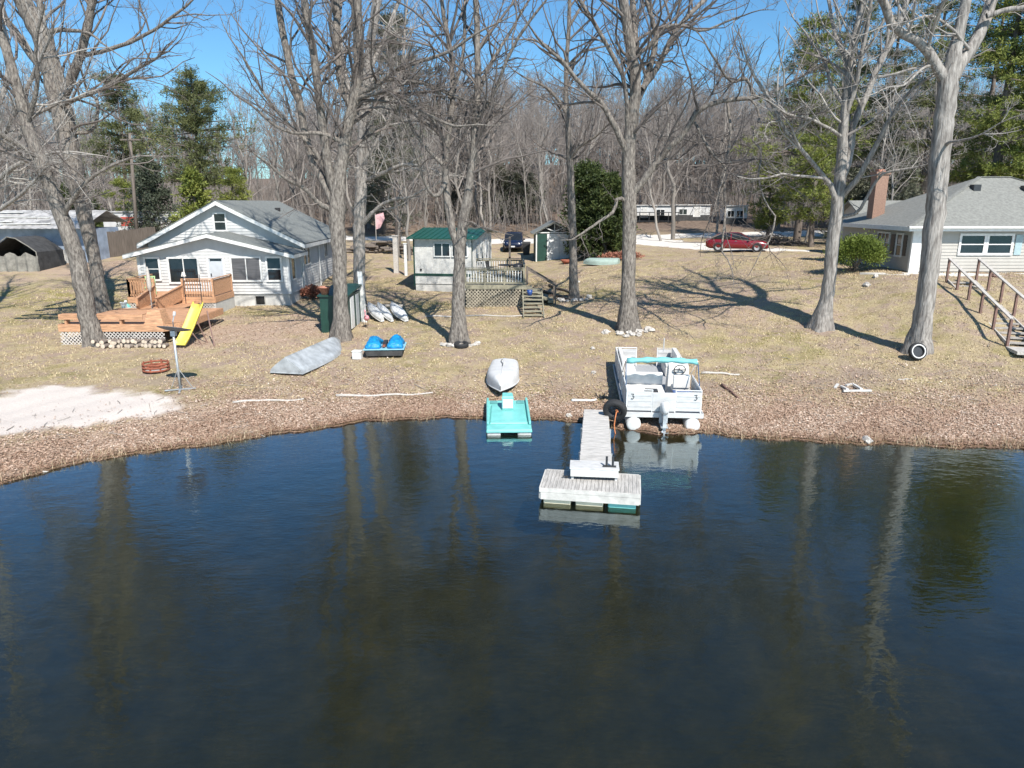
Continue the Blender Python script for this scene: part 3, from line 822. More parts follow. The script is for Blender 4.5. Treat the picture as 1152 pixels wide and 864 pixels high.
bare_tree('bare_tree', 'many stemmed grey tree in front of the dark green locker', [
    trunk_from(b, Y, [(383, 340, 17), (382, 300, 17), (380, 262, 18), (379, 232, 20), (381, 205, 17), (386, 172, 14), (392, 139, 13), (399, 108, 13), (404, 60, 13), (401, 0, 13)], 23),
    limb(Y, [(376, 228, 13), (364, 205, 10), (351, 180, 10), (345, 160, 9.5), (338, 118, 9), (329, 88, 9), (321, 50, 8.5), (312, 0, 8.5)], .8),
    limb(Y, [(380, 225, 13), (370, 190, 11), (366, 160, 11), (359, 110, 10), (355, 70, 10), (347, 38, 10), (343, 0, 9)], -.8),
    limb(Y, [(395, 120, 10), (386, 100, 9), (380, 62, 9), (378, 30, 9), (379, 0, 8.5)], 1.0),
    limb(Y, [(375, 236, 8), (358, 228, 6), (345, 213, 5.5), (330, 205, 5), (318, 199, 4)], -1.5),
    limb(Y, [(400, 108, 7), (425, 95, 6), (445, 80, 5), (470, 70, 4.5), (505, 58, 4), (535, 38, 3)], -2),
    limb(Y, [(400, 105, 7), (428, 92, 6), (455, 90, 5), (485, 96, 4.5), (510, 108, 4)], -1),
    limb(Y, [(400, 112, 6), (430, 104, 5), (455, 114, 4.5), (480, 128, 4), (512, 142, 3)], -2.5),
    limb(Y, [(388, 160, 6), (360, 150, 5), (335, 150, 4), (310, 142, 3.5), (285, 120, 3)], -2),
    limb(Y, [(372, 200, 6), (350, 165, 5), (325, 140, 4), (300, 110, 3.5), (283, 80, 3)], -1.2)], b, 3, dens=(1.5, 1.8, 2.3), noside=(4, 5, 6, 7, 8, 9))
b = G(404, 345); Y = b.y
bare_tree('bare_tree', 'straight pale grey tree just behind the dark green locker', [
    trunk_from(b, Y, [(404, 300, 14), (404, 255, 14.5), (407, 200, 14), (409, 150, 13), (412, 90, 12), (418, 40, 11), (424, 0, 10), (428, -60, 8)], 15),
    limb(Y, [(405, 255, 7), (420, 238, 5), (440, 225, 4), (462, 222, 3)], -1.5),
    limb(Y, [(408, 180, 7), (425, 160, 6), (440, 130, 5), (450, 90, 4), (455, 50, 3.5)], 0),
    limb(Y, [(410, 140, 6), (395, 110, 5), (385, 60, 4.5), (380, 10, 4)], 2),
    limb(Y, [(408, 205, 6), (430, 195, 5), (455, 185, 4), (485, 190, 3)], -2),
    limb(Y, [(413, 80, 7), (430, 50, 6), (445, 10, 5)], 1)], b, 4, bark=BARK_PALE, twig=TWIG_PALE, dens=(1.6, 1.8, 2.2), noside=(1, 4))
b = G(517, 386); Y = b.y
bare_tree('bare_tree', 'twin stemmed grey tree with a ring of rocks and a tyre at its foot', [
    trunk_from(b, Y, [(516, 345, 16), (517, 310, 14), (518, 278, 14), (521, 250, 13), (526, 225, 11), (529, 198, 9), (533, 171, 8.5), (534, 139, 8), (537, 104, 8), (537, 58, 7.5), (535, 0, 7)], 20),
    limb(Y, [(516, 282, 10), (510, 262, 10), (505, 240, 10), (501, 215, 9), (500, 190, 8.5), (504, 150, 8), (510, 112, 7), (509, 92, 6.5), (507, 58, 6), (500, 23, 5.5), (496, -5, 5)], .8),
    limb(Y, [(536, 136, 5), (548, 118, 4.5), (559, 98, 4.5), (566, 78, 4), (580, 48, 4), (600, 18, 3.5)], -1.5),
    limb(Y, [(538, 108, 5), (548, 80, 4.5), (560, 58, 4), (572, 40, 3.5), (595, 0, 3)], 1.5),
    limb(Y, [(505, 110, 5), (517, 80, 4.5), (522, 50, 4), (523, 0, 4)], 1),
    limb(Y, [(500, 110, 5), (480, 95, 4), (465, 92, 3.5)], -1.5),
    limb(Y, [(502, 205, 6), (490, 222, 5), (478, 205, 4), (470, 180, 3.5), (462, 160, 3)], -1.5),
    limb(Y, [(519, 262, 4), (530, 250, 3), (538, 255, 2.5)], -1),
    limb(Y, [(498, 185, 5), (478, 165, 4.5), (462, 140, 4), (455, 110, 3)], 1)], b, 5, dens=(1.5, 1.8, 2.2), noside=(2, 3, 5, 6, 7, 8))
b = G(646, 337); Y = b.y
bare_tree('bare_tree', 'slender straight grey tree right of the wooden side steps, with rocks at its foot', [
    trunk_from(b, Y, [(645, 290, 9.5), (643, 235, 9.5), (641, 180, 8), (638, 130, 6.5), (637, 80, 5.5), (640, 30, 5), (642, -30, 4)], 12),
    limb(Y, [(641, 180, 5), (652, 165, 4), (668, 155, 3)], -1),
    limb(Y, [(638, 128, 4), (622, 105, 3.5), (608, 95, 3), (596, 90, 2.5)], -1),
    limb(Y, [(637, 85, 4), (650, 62, 3), (668, 55, 2.5)], 1),
    limb(Y, [(637, 75, 4), (620, 55, 3), (600, 45, 2.5)], .5),
    limb(Y, [(640, 30, 4), (655, 5, 3)], 0)], b, 6, dens=(1.5, 1.9, 2.2), noside=(1, 2, 3, 4))
b = G(706, 371); Y = b.y
bare_tree('bare_tree', 'broad forked tree behind the pontoon boat with a ring of white rocks at its foot', [
    trunk_from(b, Y, [(707, 320, 17), (708, 270, 17), (708, 225, 17.5), (707, 190, 16), (708, 160, 15), (713, 125, 14), (715, 92, 13.5), (711, 60, 13), (706, 30, 12.5), (700, -5, 12)], 23),
    limb(Y, [(706, 178, 9), (700, 160, 8), (690, 140, 7.5), (678, 118, 7), (660, 101, 6), (645, 85, 5), (635, 70, 4.5), (620, 58, 4)], -1.5),
    limb(Y, [(713, 75, 9), (715, 45, 8), (713, 20, 8), (711, -5, 8)], 1.5),
    limb(Y, [(707, 150, 6), (705, 118, 6), (700, 84, 5.5), (684, 54, 5.5), (668, 25, 5), (652, 0, 5)], -1),
    limb(Y, [(709, 165, 9), (712, 140, 8.5), (718, 112, 8), (728, 88, 7.5), (735, 62, 7), (738, 40, 6), (731, 12, 5), (726, -5, 5)], 1),
    limb(Y, [(722, 100, 7), (740, 76, 7), (752, 50, 6.5), (762, 33, 6), (778, 14, 6), (797, -5, 5.5)], 2),
    limb(Y, [(709, 218, 12), (724, 202, 9), (745, 175, 8), (765, 155, 7.5), (779, 135, 7), (786, 121, 6.5), (802, 117, 6), (822, 112, 5.5), (848, 110, 5), (870, 103, 4), (886, 95, 3.5)], -1.5),
    limb(Y, [(717, 62, 5), (735, 48, 4.5), (748, 32, 4), (765, 28, 3.5), (790, 35, 3), (815, 25, 2.5)], -1),
    limb(Y, [(782, 138, 4), (792, 158, 3.5), (803, 175, 3), (816, 188, 2.5), (812, 205, 2)], -2.2),
    limb(Y, [(843, 110, 3.5), (855, 128, 3), (846, 155, 3), (857, 171, 2.6), (853, 199, 2.4), (862, 230, 2.2), (872, 240, 2.2), (867, 268, 2)], -2.5),
    limb(Y, [(818, 114, 3.5), (822, 150, 3), (815, 200, 3), (816, 240, 2.6), (812, 280, 2.2)], -2.5),
    limb(Y, [(709, 232, 6), (696, 222, 4.5), (690, 238, 4), (676, 248, 3.5), (663, 257, 3)], -1.2),
    limb(Y, [(850, 110, 4), (838, 88, 3.5), (822, 92, 3), (800, 60, 2.5)], -1.5)], b, 7, bark=BARK, dens=(1.2, 1.7, 2.2), noside=(1, 6, 7, 8, 9, 10, 11, 12))
b = G(923, 369); Y = b.y
bare_tree('bare_tree', 'pale grey tree with many spreading limbs on the slope in front of the green shrub', [
    trunk_from(b, Y, [(930, 335, 15), (935, 295, 15), (939, 255, 15.5), (944, 215, 15), (947, 180, 13), (949, 140, 11), (953, 104, 10), (956, 70, 9), (962, 38, 8.5), (972, 0, 8)], 24),
    limb(Y, [(946, 205, 10), (957, 175, 9), (960, 140, 8.5), (977, 102, 8), (991, 68, 7.5), (1004, 45, 7), (1015, 18, 6.5), (1022, -5, 6)], 1),
    limb(Y, [(941, 232, 8), (936, 212, 7), (915, 185, 5.5), (895, 160, 5), (880, 140, 5), (865, 110, 4.5), (852, 92, 4)], -1.5),
    limb(Y, [(950, 135, 7), (962, 100, 6), (970, 60, 5.5), (978, 15, 5)], -1),
    limb(Y, [(947, 220, 8), (965, 200, 7), (985, 165, 6), (1002, 132, 5), (1022, 105, 4)], -2),
    limb(Y, [(948, 155, 5), (925, 140, 4), (905, 132, 3.5), (885, 128, 3)], -2),
    limb(Y, [(950, 120, 5), (935, 95, 4.5), (928, 70, 4), (915, 50, 3)], 1),
    limb(Y, [(943, 245, 5), (965, 238, 4), (990, 198, 3.5), (1012, 192, 3)], -1.5),
    limb(Y, [(955, 75, 5), (940, 40, 4.5), (932, 0, 4)], 1)], b, 8, bark=BARK_PALE, twig=TWIG_PALE, dens=(1.4, 1.7, 2.0), noside=(2, 4, 5, 7))
b = G(1032, 396); Y = b.y
bare_tree('bare_tree', 'thick straight grey trunk with a whitewall tyre leaning at its foot', [
    trunk_from(b, Y, [(1038, 360, 22), (1044, 315, 21.5), (1049, 265, 22), (1054, 215, 22.5), (1058, 170, 23), (1063, 125, 23), (1067, 88, 23), (1073, 62, 17), (1079, 36, 13), (1088, -5, 12)], 27),
    limb(Y, [(1064, 92, 14), (1052, 73, 12), (1042, 54, 12), (1028, 44, 11.5), (1008, 34, 11), (1001, 20, 10.5), (990, -5, 10)], -1),
    limb(Y, [(1072, 88, 17), (1083, 68, 16), (1096, 47, 15), (1105, 32, 14), (1110, 16, 13.5), (1117, -5, 13)], .6),
    limb(Y, [(1110, 18, 7), (1132, 11, 6.5), (1152, 8, 6), (1180, 0, 5)], -.5),
    limb(Y, [(1060, 168, 5), (1068, 160, 4), (1080, 158, 3)], -1),
    limb(Y, [(1040, 52, 4), (1048, 20, 3.5), (1058, 5, 3)], -1),
    limb(Y, [(1052, 72, 4), (1036, 78, 3), (1018, 95, 2.5), (1000, 98, 2)], -1.5),
    limb(Y, [(1090, 55, 4), (1068, 30, 3.5), (1046, 18, 3), (1020, 25, 2.5)], -1.5)], b, 9, bark=BARK_PALE, twig=TWIG_PALE, dens=(1.6, 1.9, 2.3), noside=(3, 4, 5, 6, 7), crown_t0=.8)
# gnarled pale tree at the far left edge
b = Vector((-27.0, 32, tz(-27.0, 32))); Y = b.y
bare_tree('bare_tree', 'gnarled pale tree at the far left edge with a tangle of twisted limbs', [
    ([b, b + Vector((.4, 0, 3)), b + Vector((1.2, 0, 6)), b + Vector((1.6, -.3, 9)), b + Vector((1.4, 0, 14))], [.4, .34, .3, .24, .12]),
    limb(Y, [(-20, 190, 8), (10, 140, 6), (35, 90, 5), (48, 60, 4)], -1),
    limb(Y, [(-25, 230, 8), (0, 200, 6), (30, 180, 5), (60, 172, 4)], -1.5),
    limb(Y, [(-20, 150, 7), (5, 100, 6), (10, 50, 5), (-5, 10, 4)], 1),
    limb(Y, [(-28, 250, 7), (5, 232, 5), (28, 215, 4), (50, 190, 3)], -2),
    limb(Y, [(-18, 170, 7), (12, 165, 6), (38, 130, 5), (62, 118, 4)], 0)], b, 10, bark=BARK_PALE, twig=TWIG_PALE, dens=(1.4, 1.7, 2.0), noside=(1, 2, 4, 5))

# --- generic bare trees of the wood behind
def wood_tree_arrays(seed, H=15.0, r0=.15, fine=True, low=.3, twr=.014):
    rng = np.random.default_rng(seed)
    K = 10; z = np.linspace(0, H, K)
    lean = rng.normal(0, .045, 2)
    P = np.stack([lean[0] * z + np.cumsum(rng.normal(0, .24, K)), lean[1] * z + np.cumsum(rng.normal(0, .24, K)), z], 1); P[0, :2] = 0; P[0, 2] = -.4
    r = r0 * np.linspace(1.1, .14, K)
    mains = [(P, r)]
    if rng.random() < .75:                            # a fork
        k = rng.integers(3, 6); Q = P[k:].copy(); d = rng.normal(0, 1, 2); d /= np.linalg.norm(d)
        Q[:, :2] += d * np.linspace(0, 1, len(Q))[:, None] * rng.uniform(1, 2.4)
        mains.append((Q, r[k:] * .8))
    tr = [tubes_np(m[0][None], m[1][None], 6) for m in mains]
    P0 = np.array([resample(m[0], m[1], 10)[0] for m in mains]); R0 = np.array([resample(m[0], m[1], 10)[1] for m in mains])
    a, ar = children(P0, R0, rng, 1.5, low, 1, .3, .8, 5.0, 52, .3, .016, 5, .2, rmin=twr)
    b_, br = children(a, ar, rng, 2.0, .15, 1, .5, .5, 2.4, 46, .2, .01, 4, .2, rmin=twr)
    ps = [tubes_np(a, ar, 4), tubes_np(b_, br, 3)]
    if fine:
        c, cr = children(b_, br, rng, 2.0, .15, 1, .55, .35, 1.3, 38, .2, .009, 4, .14, rmin=twr * .8)
        ps.append(tubes_np(c, cr, 3))
    return merge(tr), merge(ps)

VAR = []
for s in range(9):
    t_, c_ = wood_tree_arrays(100 + s, H=13 + 5 * ((s * 37) % 9) / 9, r0=.1 + .03 * (s % 5), low=.18 + .05 * (s % 4))
    VAR.append((t_, c_))
WOODGROUP = 'bare trees of the wood behind the houses'
PROTO = []
BLOCKED = [  # x0, x1, y0, y1: houses, drive, yards kept clear
    (-29, 40, 70, 84), (8, 26, 55, 94), (-26, -9, 36, 60), (17, 40, 30, 62), (-8, 8, 36, 72), (-45, -27, 40, 66)]
def blocked(x, y, m=0.0):
    return any(a - m < x < b_ + m and c - m < y < d + m for a, b_, c, d in BLOCKED)
spots = []
rs = np.random.default_rng(5)
tries = 0
while len(spots) < 235 and tries < 20000:
    tries += 1
    y = rs.uniform(82, 118); x = rs.uniform(-.78, .78) * y
    if blocked(x, y) or (-.62 < x / y < -.3 and rs.random() < .7): continue
    if any((x - p[0]) ** 2 + (y - p[1]) ** 2 < 3.2 for p in spots): continue
    if 8 < x < 30 and y < 99: continue
    spots.append((x, y))
def wood_tree(i, x, y, label, group, sc=1.0, v=None):
    v = v if v is not None else int(rs.integers(0, len(VAR)))
    if v < len(PROTO) and PROTO[v] is not None: o = copy_tree(PROTO[v])
    else:
        o = thing('woodland_tree', '', 'tree')
        mesh_np('trunk', VAR[v][0][0], VAR[v][0][1], BARK_FAR, o, smooth=True); mesh_np('crown', VAR[v][1][0], VAR[v][1][1], TWIG_FAR, o)
        while len(PROTO) <= v: PROTO.append(None)
        PROTO[v] = o
    o.location = (x, y, tz(x, y)); o.rotation_euler = (0, 0, rs.uniform(0, 6.28)); k = sc * rs.uniform(.8, 1.08); o.scale = (k, k, k)
    props(o, label, 'tree', group)
    return o
for i, (x, y) in enumerate(spots):
    wood_tree(i, x, y, 'slender leafless tree in the grey wood that closes the view behind the yards', WOODGROUP)
# nearer bare trees between the yards, told apart one by one
for (u, Y_, sc, v, lab) in [
    (449, 60, .95, 0, 'bare tree with a pale bark trunk standing left of the green roofed cabin'),
    (461, 58, .8, 3, 'thin bare tree close beside the left corner of the green roofed cabin'),
    (474, 63, .95, 5, 'bare tree rising behind the roof of the green roofed cabin'),
    (745, 72, .95, 1, 'bare tree in front of the long white mobile home, nearest its middle'),
    (757, 74, 1.0, 4, 'dark trunked bare tree at the edge of the gravel drive'),
    (806, 80, 1.0, 2, 'bare tree between the mobile home and the white camper'),
    (610, 78, .95, 6, 'bare tree standing behind the small gabled garden shed'),
    (548, 86, 1.0, 7, 'bare tree behind the road, above the right end of the green roof'),
    (112, 60, .8, 8, 'small bare tree in front of the dark board fence'),
    (318, 66, .85, 2, 'bare tree rising behind the roof of the white house'),
    (285, 72, .9, 5, 'bare tree behind the white house, left of its roof ridge end'),
    (905, 66, .9, 6, 'bare tree behind the pale limbed tree, beside the tall pine'),
    (20, 62, .9, 7, 'bare tree behind the tin roofed lean-to at the left edge')]:
    p = Gx(u, Y_); wood_tree(0, p.x, p.y, lab, None, sc, v)
# the far wood: one mass
def far_wood():
    lite = [wood_tree_arrays(300 + s, H=12.5 + 2 * (s % 3), r0=.15, fine=(s < 4), twr=.018) for s in range(5)]
    parts = []; rg = np.random.default_rng(9); n = 0
    while n < 1000:
        y = rg.uniform(106, 185); x = rg.uniform(-.85, .85) * y
        t_, c_ = lite[int(rg.integers(0, 5))]; a = rg.uniform(0, 6.28); k = rg.uniform(.85, 1.2)
        if -.62 < x / y < -.3 and rg.random() < .75: continue
        ca, sa = math.cos(a) * k, math.sin(a) * k; M = np.array([[ca, -sa, 0], [sa, ca, 0], [0, 0, k]])
        for q in (t_, c_): parts.append((q[0] @ M.T + np.array([x, y, tz(x, y)]), q[1]))
        n += 1
    V, F = merge(parts)
    o = mesh_np('far_wood', V, F, TWIG_FAR)
    props(o, 'grey leafless wood on the hillside filling the far background', 'wood', kind='stuff')
far_wood()
def underbrush():
    rg = np.random.default_rng(19); n = 15000
    y = rg.uniform(80, 150, n); x = rg.uniform(-.8, .8, n) * y
    k = ~((y < 96) & (x > 6) & (x < 30)) & ~((y < 84) & (x > -30))
    x = x[k]; y = y[k]; n = len(x); z = terrain(x, y)
    h = rg.uniform(1.2, 6.5, n) * rg.uniform(.6, 1, n)
    P = np.zeros((n, 4, 3)); l = rg.normal(0, .16, (n, 2)) * h[:, None]
    for i in range(4):
        t = i / 3; P[:, i, 0] = x + l[:, 0] * t + rg.normal(0, .06, n) * (i > 0); P[:, i, 1] = y + l[:, 1] * t; P[:, i, 2] = z - .1 + h * t
    R_ = (.012 + .005 * h)[:, None] * np.array([[1, .8, .6, .3]])
    a, ar = children(P, R_, rg, 1.1, .25, 1, .45, .4, 2.0, 38, .3, .01, 4, .12, rmin=.012)
    V, F = merge([tubes_np(P, R_, 3), tubes_np(a, ar, 3)])
    o = mesh_np('underbrush', V, F, TWIG_FAR)
    props(o, 'grey leafless saplings and brush between the trunks of the wood', 'underbrush', kind='stuff')
underbrush()

# ------------------------------------------------------------------ evergreens
def needle_mat(name, dark, mid, lite):
    return attr_mat(name, [(0, dark), (.45, mid), (1, lite)], rough=.6, transl=.2, noise=.7, nscale=.45)
PINE = needle_mat('white_pine_needles', (.05, .065, .03), (.11, .125, .05), (.22, .22, .085))
PINE_Y = needle_mat('sunny_pine_needles', (.06, .085, .02), (.16, .19, .04), (.32, .32, .08))
SPRUCE = needle_mat('spruce_needles', (.04, .055, .035), (.075, .09, .06), (.13, .14, .095))
CEDAR = needle_mat('cedar_foliage', (.016, .028, .012), (.045, .065, .02), (.14, .16, .04))
BUSHY = needle_mat('juniper_foliage', (.06, .09, .015), (.13, .17, .03), (.24, .28, .06))
GREYPINE = needle_mat('greyish_pine_needles', (.06, .07, .045), (.11, .115, .08), (.18, .18, .12))

def conifer(name, label, x, y, H, Rw, nm, seed, z0=.15, shape='cone', nbr=110, tufts=14, tl=.32, tw=.1, droop=.0, trunk_r=.2, group=None, cat='pine tree', per=9, upang=.15):
    rng = np.random.default_rng(seed); bz = tz(x, y)
    root = thing(name, label, cat, (x, y, bz), rng.uniform(0, 6.28), group)
    K = 10; z = np.linspace(-.4, H, K)
    P = np.stack([np.cumsum(rng.normal(0, .06, K)), np.cumsum(rng.normal(0, .06, K)), z], 1); P[0, :2] = 0
    tv = tubes_np(P[None], (trunk_r * np.linspace(1.1, .12, K))[None], 8)
    h = z0 + (1 - z0) * rng.random(nbr) ** .9
    if shape == 'pine': per, tl, tw = 17, tl * .66, tw * .5
    if shape == 'pine': h = z0 + (1 - z0) * (np.floor(rng.random(nbr) * 13) + rng.normal(0, .12, nbr)) / 13
    h = np.clip(h, z0, .995)
    if shape == 'cone': rad = (1 - h) ** .85 / (1 - z0) ** .85
    elif shape == 'column': rad = np.clip(np.sqrt(np.maximum(1 - ((h - .35) / .66) ** 2, 0.02)), .15, 1)
    else: rad = np.clip(1.05 - (np.abs(h - .45) / .62) ** 1.8, .15, 1) * rng.uniform(.45, 1.15, nbr)
    L_ = Rw * rad * rng.uniform(.75, 1.15, nbr)
    a = rng.uniform(0, 2 * np.pi, nbr)
    if shape == 'pine': L_ *= (.75 + .35 * np.sin(a * 2 + h * 9))
    base = np.stack([np.interp(h * H, z, P[:, 0]), np.interp(h * H, z, P[:, 1]), h * H], 1)
    d = np.stack([np.cos(a), np.sin(a), upang + rng.normal(0, .1, nbr)], 1)
    B = np.zeros((nbr, 5, 3))
    for k in range(5):
        t = k / 4
        B[:, k] = base + d * (L_ * t)[:, None] + np.array([0, 0, -1]) * (droop * L_ * t * t)[:, None] + rng.normal(0, .05, (nbr, 3)) * t
    bv = tubes_np(B, (.018 + .012 * L_)[:, None] * np.linspace(1, .3, 5)[None], 3)
    V, F = merge([tv, bv]); mesh_np('trunk', V, F, PINEBARK, root, smooth=True)
    n = nbr * tufts
    bi = np.repeat(np.arange(nbr), tufts); t = rng.uniform(.25 if shape != 'column' else .35, 1.0, n) ** .75
    f = t * 4; i = np.clip(f.astype(int), 0, 3); g = (f - i)[:, None]
    c = B[bi, i] * (1 - g) + B[bi, i + 1] * g
    ld = d[bi] * np.array([1, 1, .2]); spread = (.14 + .2 * L_[bi] * (1 - .5 * t))
    c = c + rng.normal(0, 1, (n, 3)) * np.stack([spread, spread, spread * (.35 if shape == 'pine' else .6)], 1)
    tone = np.clip(.5 + rng.normal(0, .12, nbr)[bi] + rng.normal(0, .12, n), 0, 1)
    c = np.repeat(c, per, 0); ldr = np.repeat(nrm(ld), per, 0); M = len(c); tone = np.repeat(tone, per)
    dd = nrm(ldr * .7 + rng.normal(0, .75, (M, 3)) + np.array([0, 0, .25])); ll = tl * rng.uniform(.6, 1.25, M); ww = tw * rng.uniform(.6, 1.2, M)
    sd_ = nrm(np.cross(dd, rng.normal(0, 1, (M, 3))))
    c = c + rng.normal(0, tl * .35, (M, 3))
    V = np.stack([c - sd_ * (ww * .5)[:, None], c + dd * (ll * .55)[:, None] - sd_ * (ww * .55)[:, None], c + dd * ll[:, None], c + dd * (ll * .5)[:, None] + sd_ * (ww * .6)[:, None]], 1).reshape(-1, 3)
    mesh_np('crown', V, np.arange(4 * M).reshape(M, 4), nm, root, rnd={'rnd': np.repeat(np.clip(tone + rng.normal(0, .07, M), 0, 1), 4)})
    return root

def con(u, Y_, vtop, Rw, *a, **k):
    p = Gx(u, Y_); top = at_y(u, vtop, Y_)
    return conifer(k.pop('name', 'pine_tree'), a[0], p.x, p.y, top.z - p.z, Rw, *a[1:], **k)
con(150, 74, 80, 4.4, 'tall ragged pine with bare lower trunk, farthest left of the pines behind the fence', PINE, 21, z0=.4, shape='pine', nbr=110, tufts=11, tl=.5, tw=.12, trunk_r=.24)
con(235, 70, 76, 5.2, 'tall spreading pine standing behind the white house', PINE, 22, z0=.34, shape='pine', nbr=150, tufts=12, tl=.5, tw=.12, trunk_r=.26)
con(176, 66, 178, 2.9, 'grey green spruce, cone shaped, behind the dark board fence', SPRUCE, 23, z0=.04, nbr=170, tufts=8, tl=.32, tw=.09, name='spruce_tree', cat='spruce')
con(226, 64, 190, 2.2, 'bright green young pine close behind the left roof slope of the white house', PINE_Y, 24, z0=.05, nbr=90, tufts=9, tl=.38, tw=.11)
con(268, 68, 188, 2.6, 'bright green bushy pine peeping over the ridge of the white house', PINE_Y, 25, z0=.1, shape='pine', nbr=70, tufts=10, tl=.4, tw=.11)
con(145, 70, 198, 1.8, 'small yellowish pine beside the utility pole', PINE_Y, 26, z0=.2, shape='pine', nbr=50, tufts=8, tl=.38, tw=.1)
con(98, 68, 190, 2.4, 'dark green evergreen behind the forked tree at the left', CEDAR, 27, z0=.05, nbr=110, tufts=8, tl=.36, tw=.11, name='evergreen_tree', cat='evergreen')
con(448, 70, 8, 5.0, 'very tall greyish pine behind the straight pale tree, upper centre left', GREYPINE, 28, z0=.3, shape='pine', nbr=150, tufts=13, tl=.5, tw=.11, trunk_r=.28)
con(432, 82, 150, 3.4, 'dark low pine behind the road, seen through the left branches', GREYPINE, 29, z0=.08, nbr=110, tufts=8, tl=.45, tw=.11)
con(590, 92, 175, 3.4, 'greyish green cedar behind the parked blue car', GREYPINE, 30, z0=.03, nbr=130, tufts=8, tl=.42, tw=.11, name='cedar_tree', cat='cedar')
con(560, 94, 182, 3.2, 'greyish green cedar behind the road, left of the parked blue car', GREYPINE, 31, z0=.03, nbr=130, tufts=8, tl=.42, tw=.11, name='cedar_tree', cat='cedar')
con(520, 96, 200, 3.2, 'greyish green cedar behind the green cabin roof', GREYPINE, 32, z0=.03, nbr=120, tufts=8, tl=.42, tw=.11, name='cedar_tree', cat='cedar')
con(660, 57, 188, 1.5, 'dark columnar cedar right beside the garden shed', CEDAR, 33, z0=.02, shape='column', nbr=190, tufts=11, tl=.3, tw=.1, name='cedar_tree', cat='cedar', upang=.5)
con(678, 55.5, 200, 1.4, 'dark columnar cedar between the slender tree and the broad forked tree', CEDAR, 34, z0=.02, shape='column', nbr=180, tufts=11, tl=.3, tw=.1, name='cedar_tree', cat='cedar', upang=.5)
con(692, 57, 226, 1.1, 'lower green cedar half hidden behind the broad forked tree', CEDAR, 35, z0=.02, shape='column', nbr=130, tufts=10, tl=.3, tw=.1, name='cedar_tree', cat='cedar', upang=.5)
con(896, 68, 12, 5.2, 'tall pine with a dark trunk behind the red car', PINE_Y, 36, z0=.22, shape='pine', nbr=170, tufts=12, tl=.5, tw=.12, trunk_r=.34)
con(862, 74, 175, 3.2, 'bright yellow green young pine beyond the red car', PINE_Y, 37, z0=.12, shape='pine', nbr=70, tufts=10, tl=.45, tw=.12)
con(912, 62, 150, 3.4, 'sunny green pine whose boughs hang left of the brick chimney', PINE_Y, 38, z0=.25, shape='pine', nbr=70, tufts=10, tl=.45, tw=.12, trunk_r=.25)
con(940, 78, -60, 5.0, 'very tall dark pine behind the grey hip roofed house, left of the chimney', PINE, 39, z0=.22, shape='pine', nbr=130, tufts=10, tl=.55, tw=.13, trunk_r=.36)
con(985, 72, -40, 4.6, 'very tall dark pine directly behind the brick chimney', PINE, 40, z0=.2, shape='pine', nbr=130, tufts=10, tl=.55, tw=.13, trunk_r=.34)
con(1030, 76, -80, 5.0, 'very tall dark pine behind the hip roof, seen left of the thick straight trunk', PINE, 41, z0=.2, shape='pine', nbr=130, tufts=10, tl=.55, tw=.13, trunk_r=.34)
con(1105, 60, -140, 5.2, 'big green pine with drooping boughs behind the hip roof, right of the thick trunk', PINE_Y, 42, z0=.16, shape='pine', nbr=170, tufts=14, tl=.5, tw=.13, trunk_r=.4)
con(1150, 58, -120, 4.8, 'big green pine at the right edge behind the hip roofed house', PINE_Y, 43, z0=.16, shape='pine', nbr=170, tufts=14, tl=.5, tw=.13, trunk_r=.4)
con(1090, 74, -60, 5.4, 'dark pine farther back between the two big green pines at the right', CEDAR, 44, z0=.08, shape='pine', nbr=140, tufts=11, tl=.55, tw=.14, trunk_r=.36)
con(1005, 60, 170, 3.0, 'scraggly greyish pine low behind the brick chimney', GREYPINE, 45, z0=.05, nbr=110, tufts=8, tl=.42, tw=.1)
con(958, 64, 196, 2.6, 'low greyish evergreen behind the garage roof', GREYPINE, 46, z0=.05, nbr=100, tufts=8, tl=.4, tw=.1, name='evergreen_tree', cat='evergreen')
# bare scrub seen right of the pale limbed tree
for (u, Y_, sc, v, lab) in [(1000, 56, .8, 2, 'reddish bare tree behind the brick chimney'), (975, 58, .85, 6, 'bare tree with fine twigs behind the garage roof'), (1040, 62, .85, 4, 'bare tree half hidden behind the thick straight trunk')]:
    p = Gx(u, Y_); wood_tree(0, p.x, p.y, lab, None, sc, v)

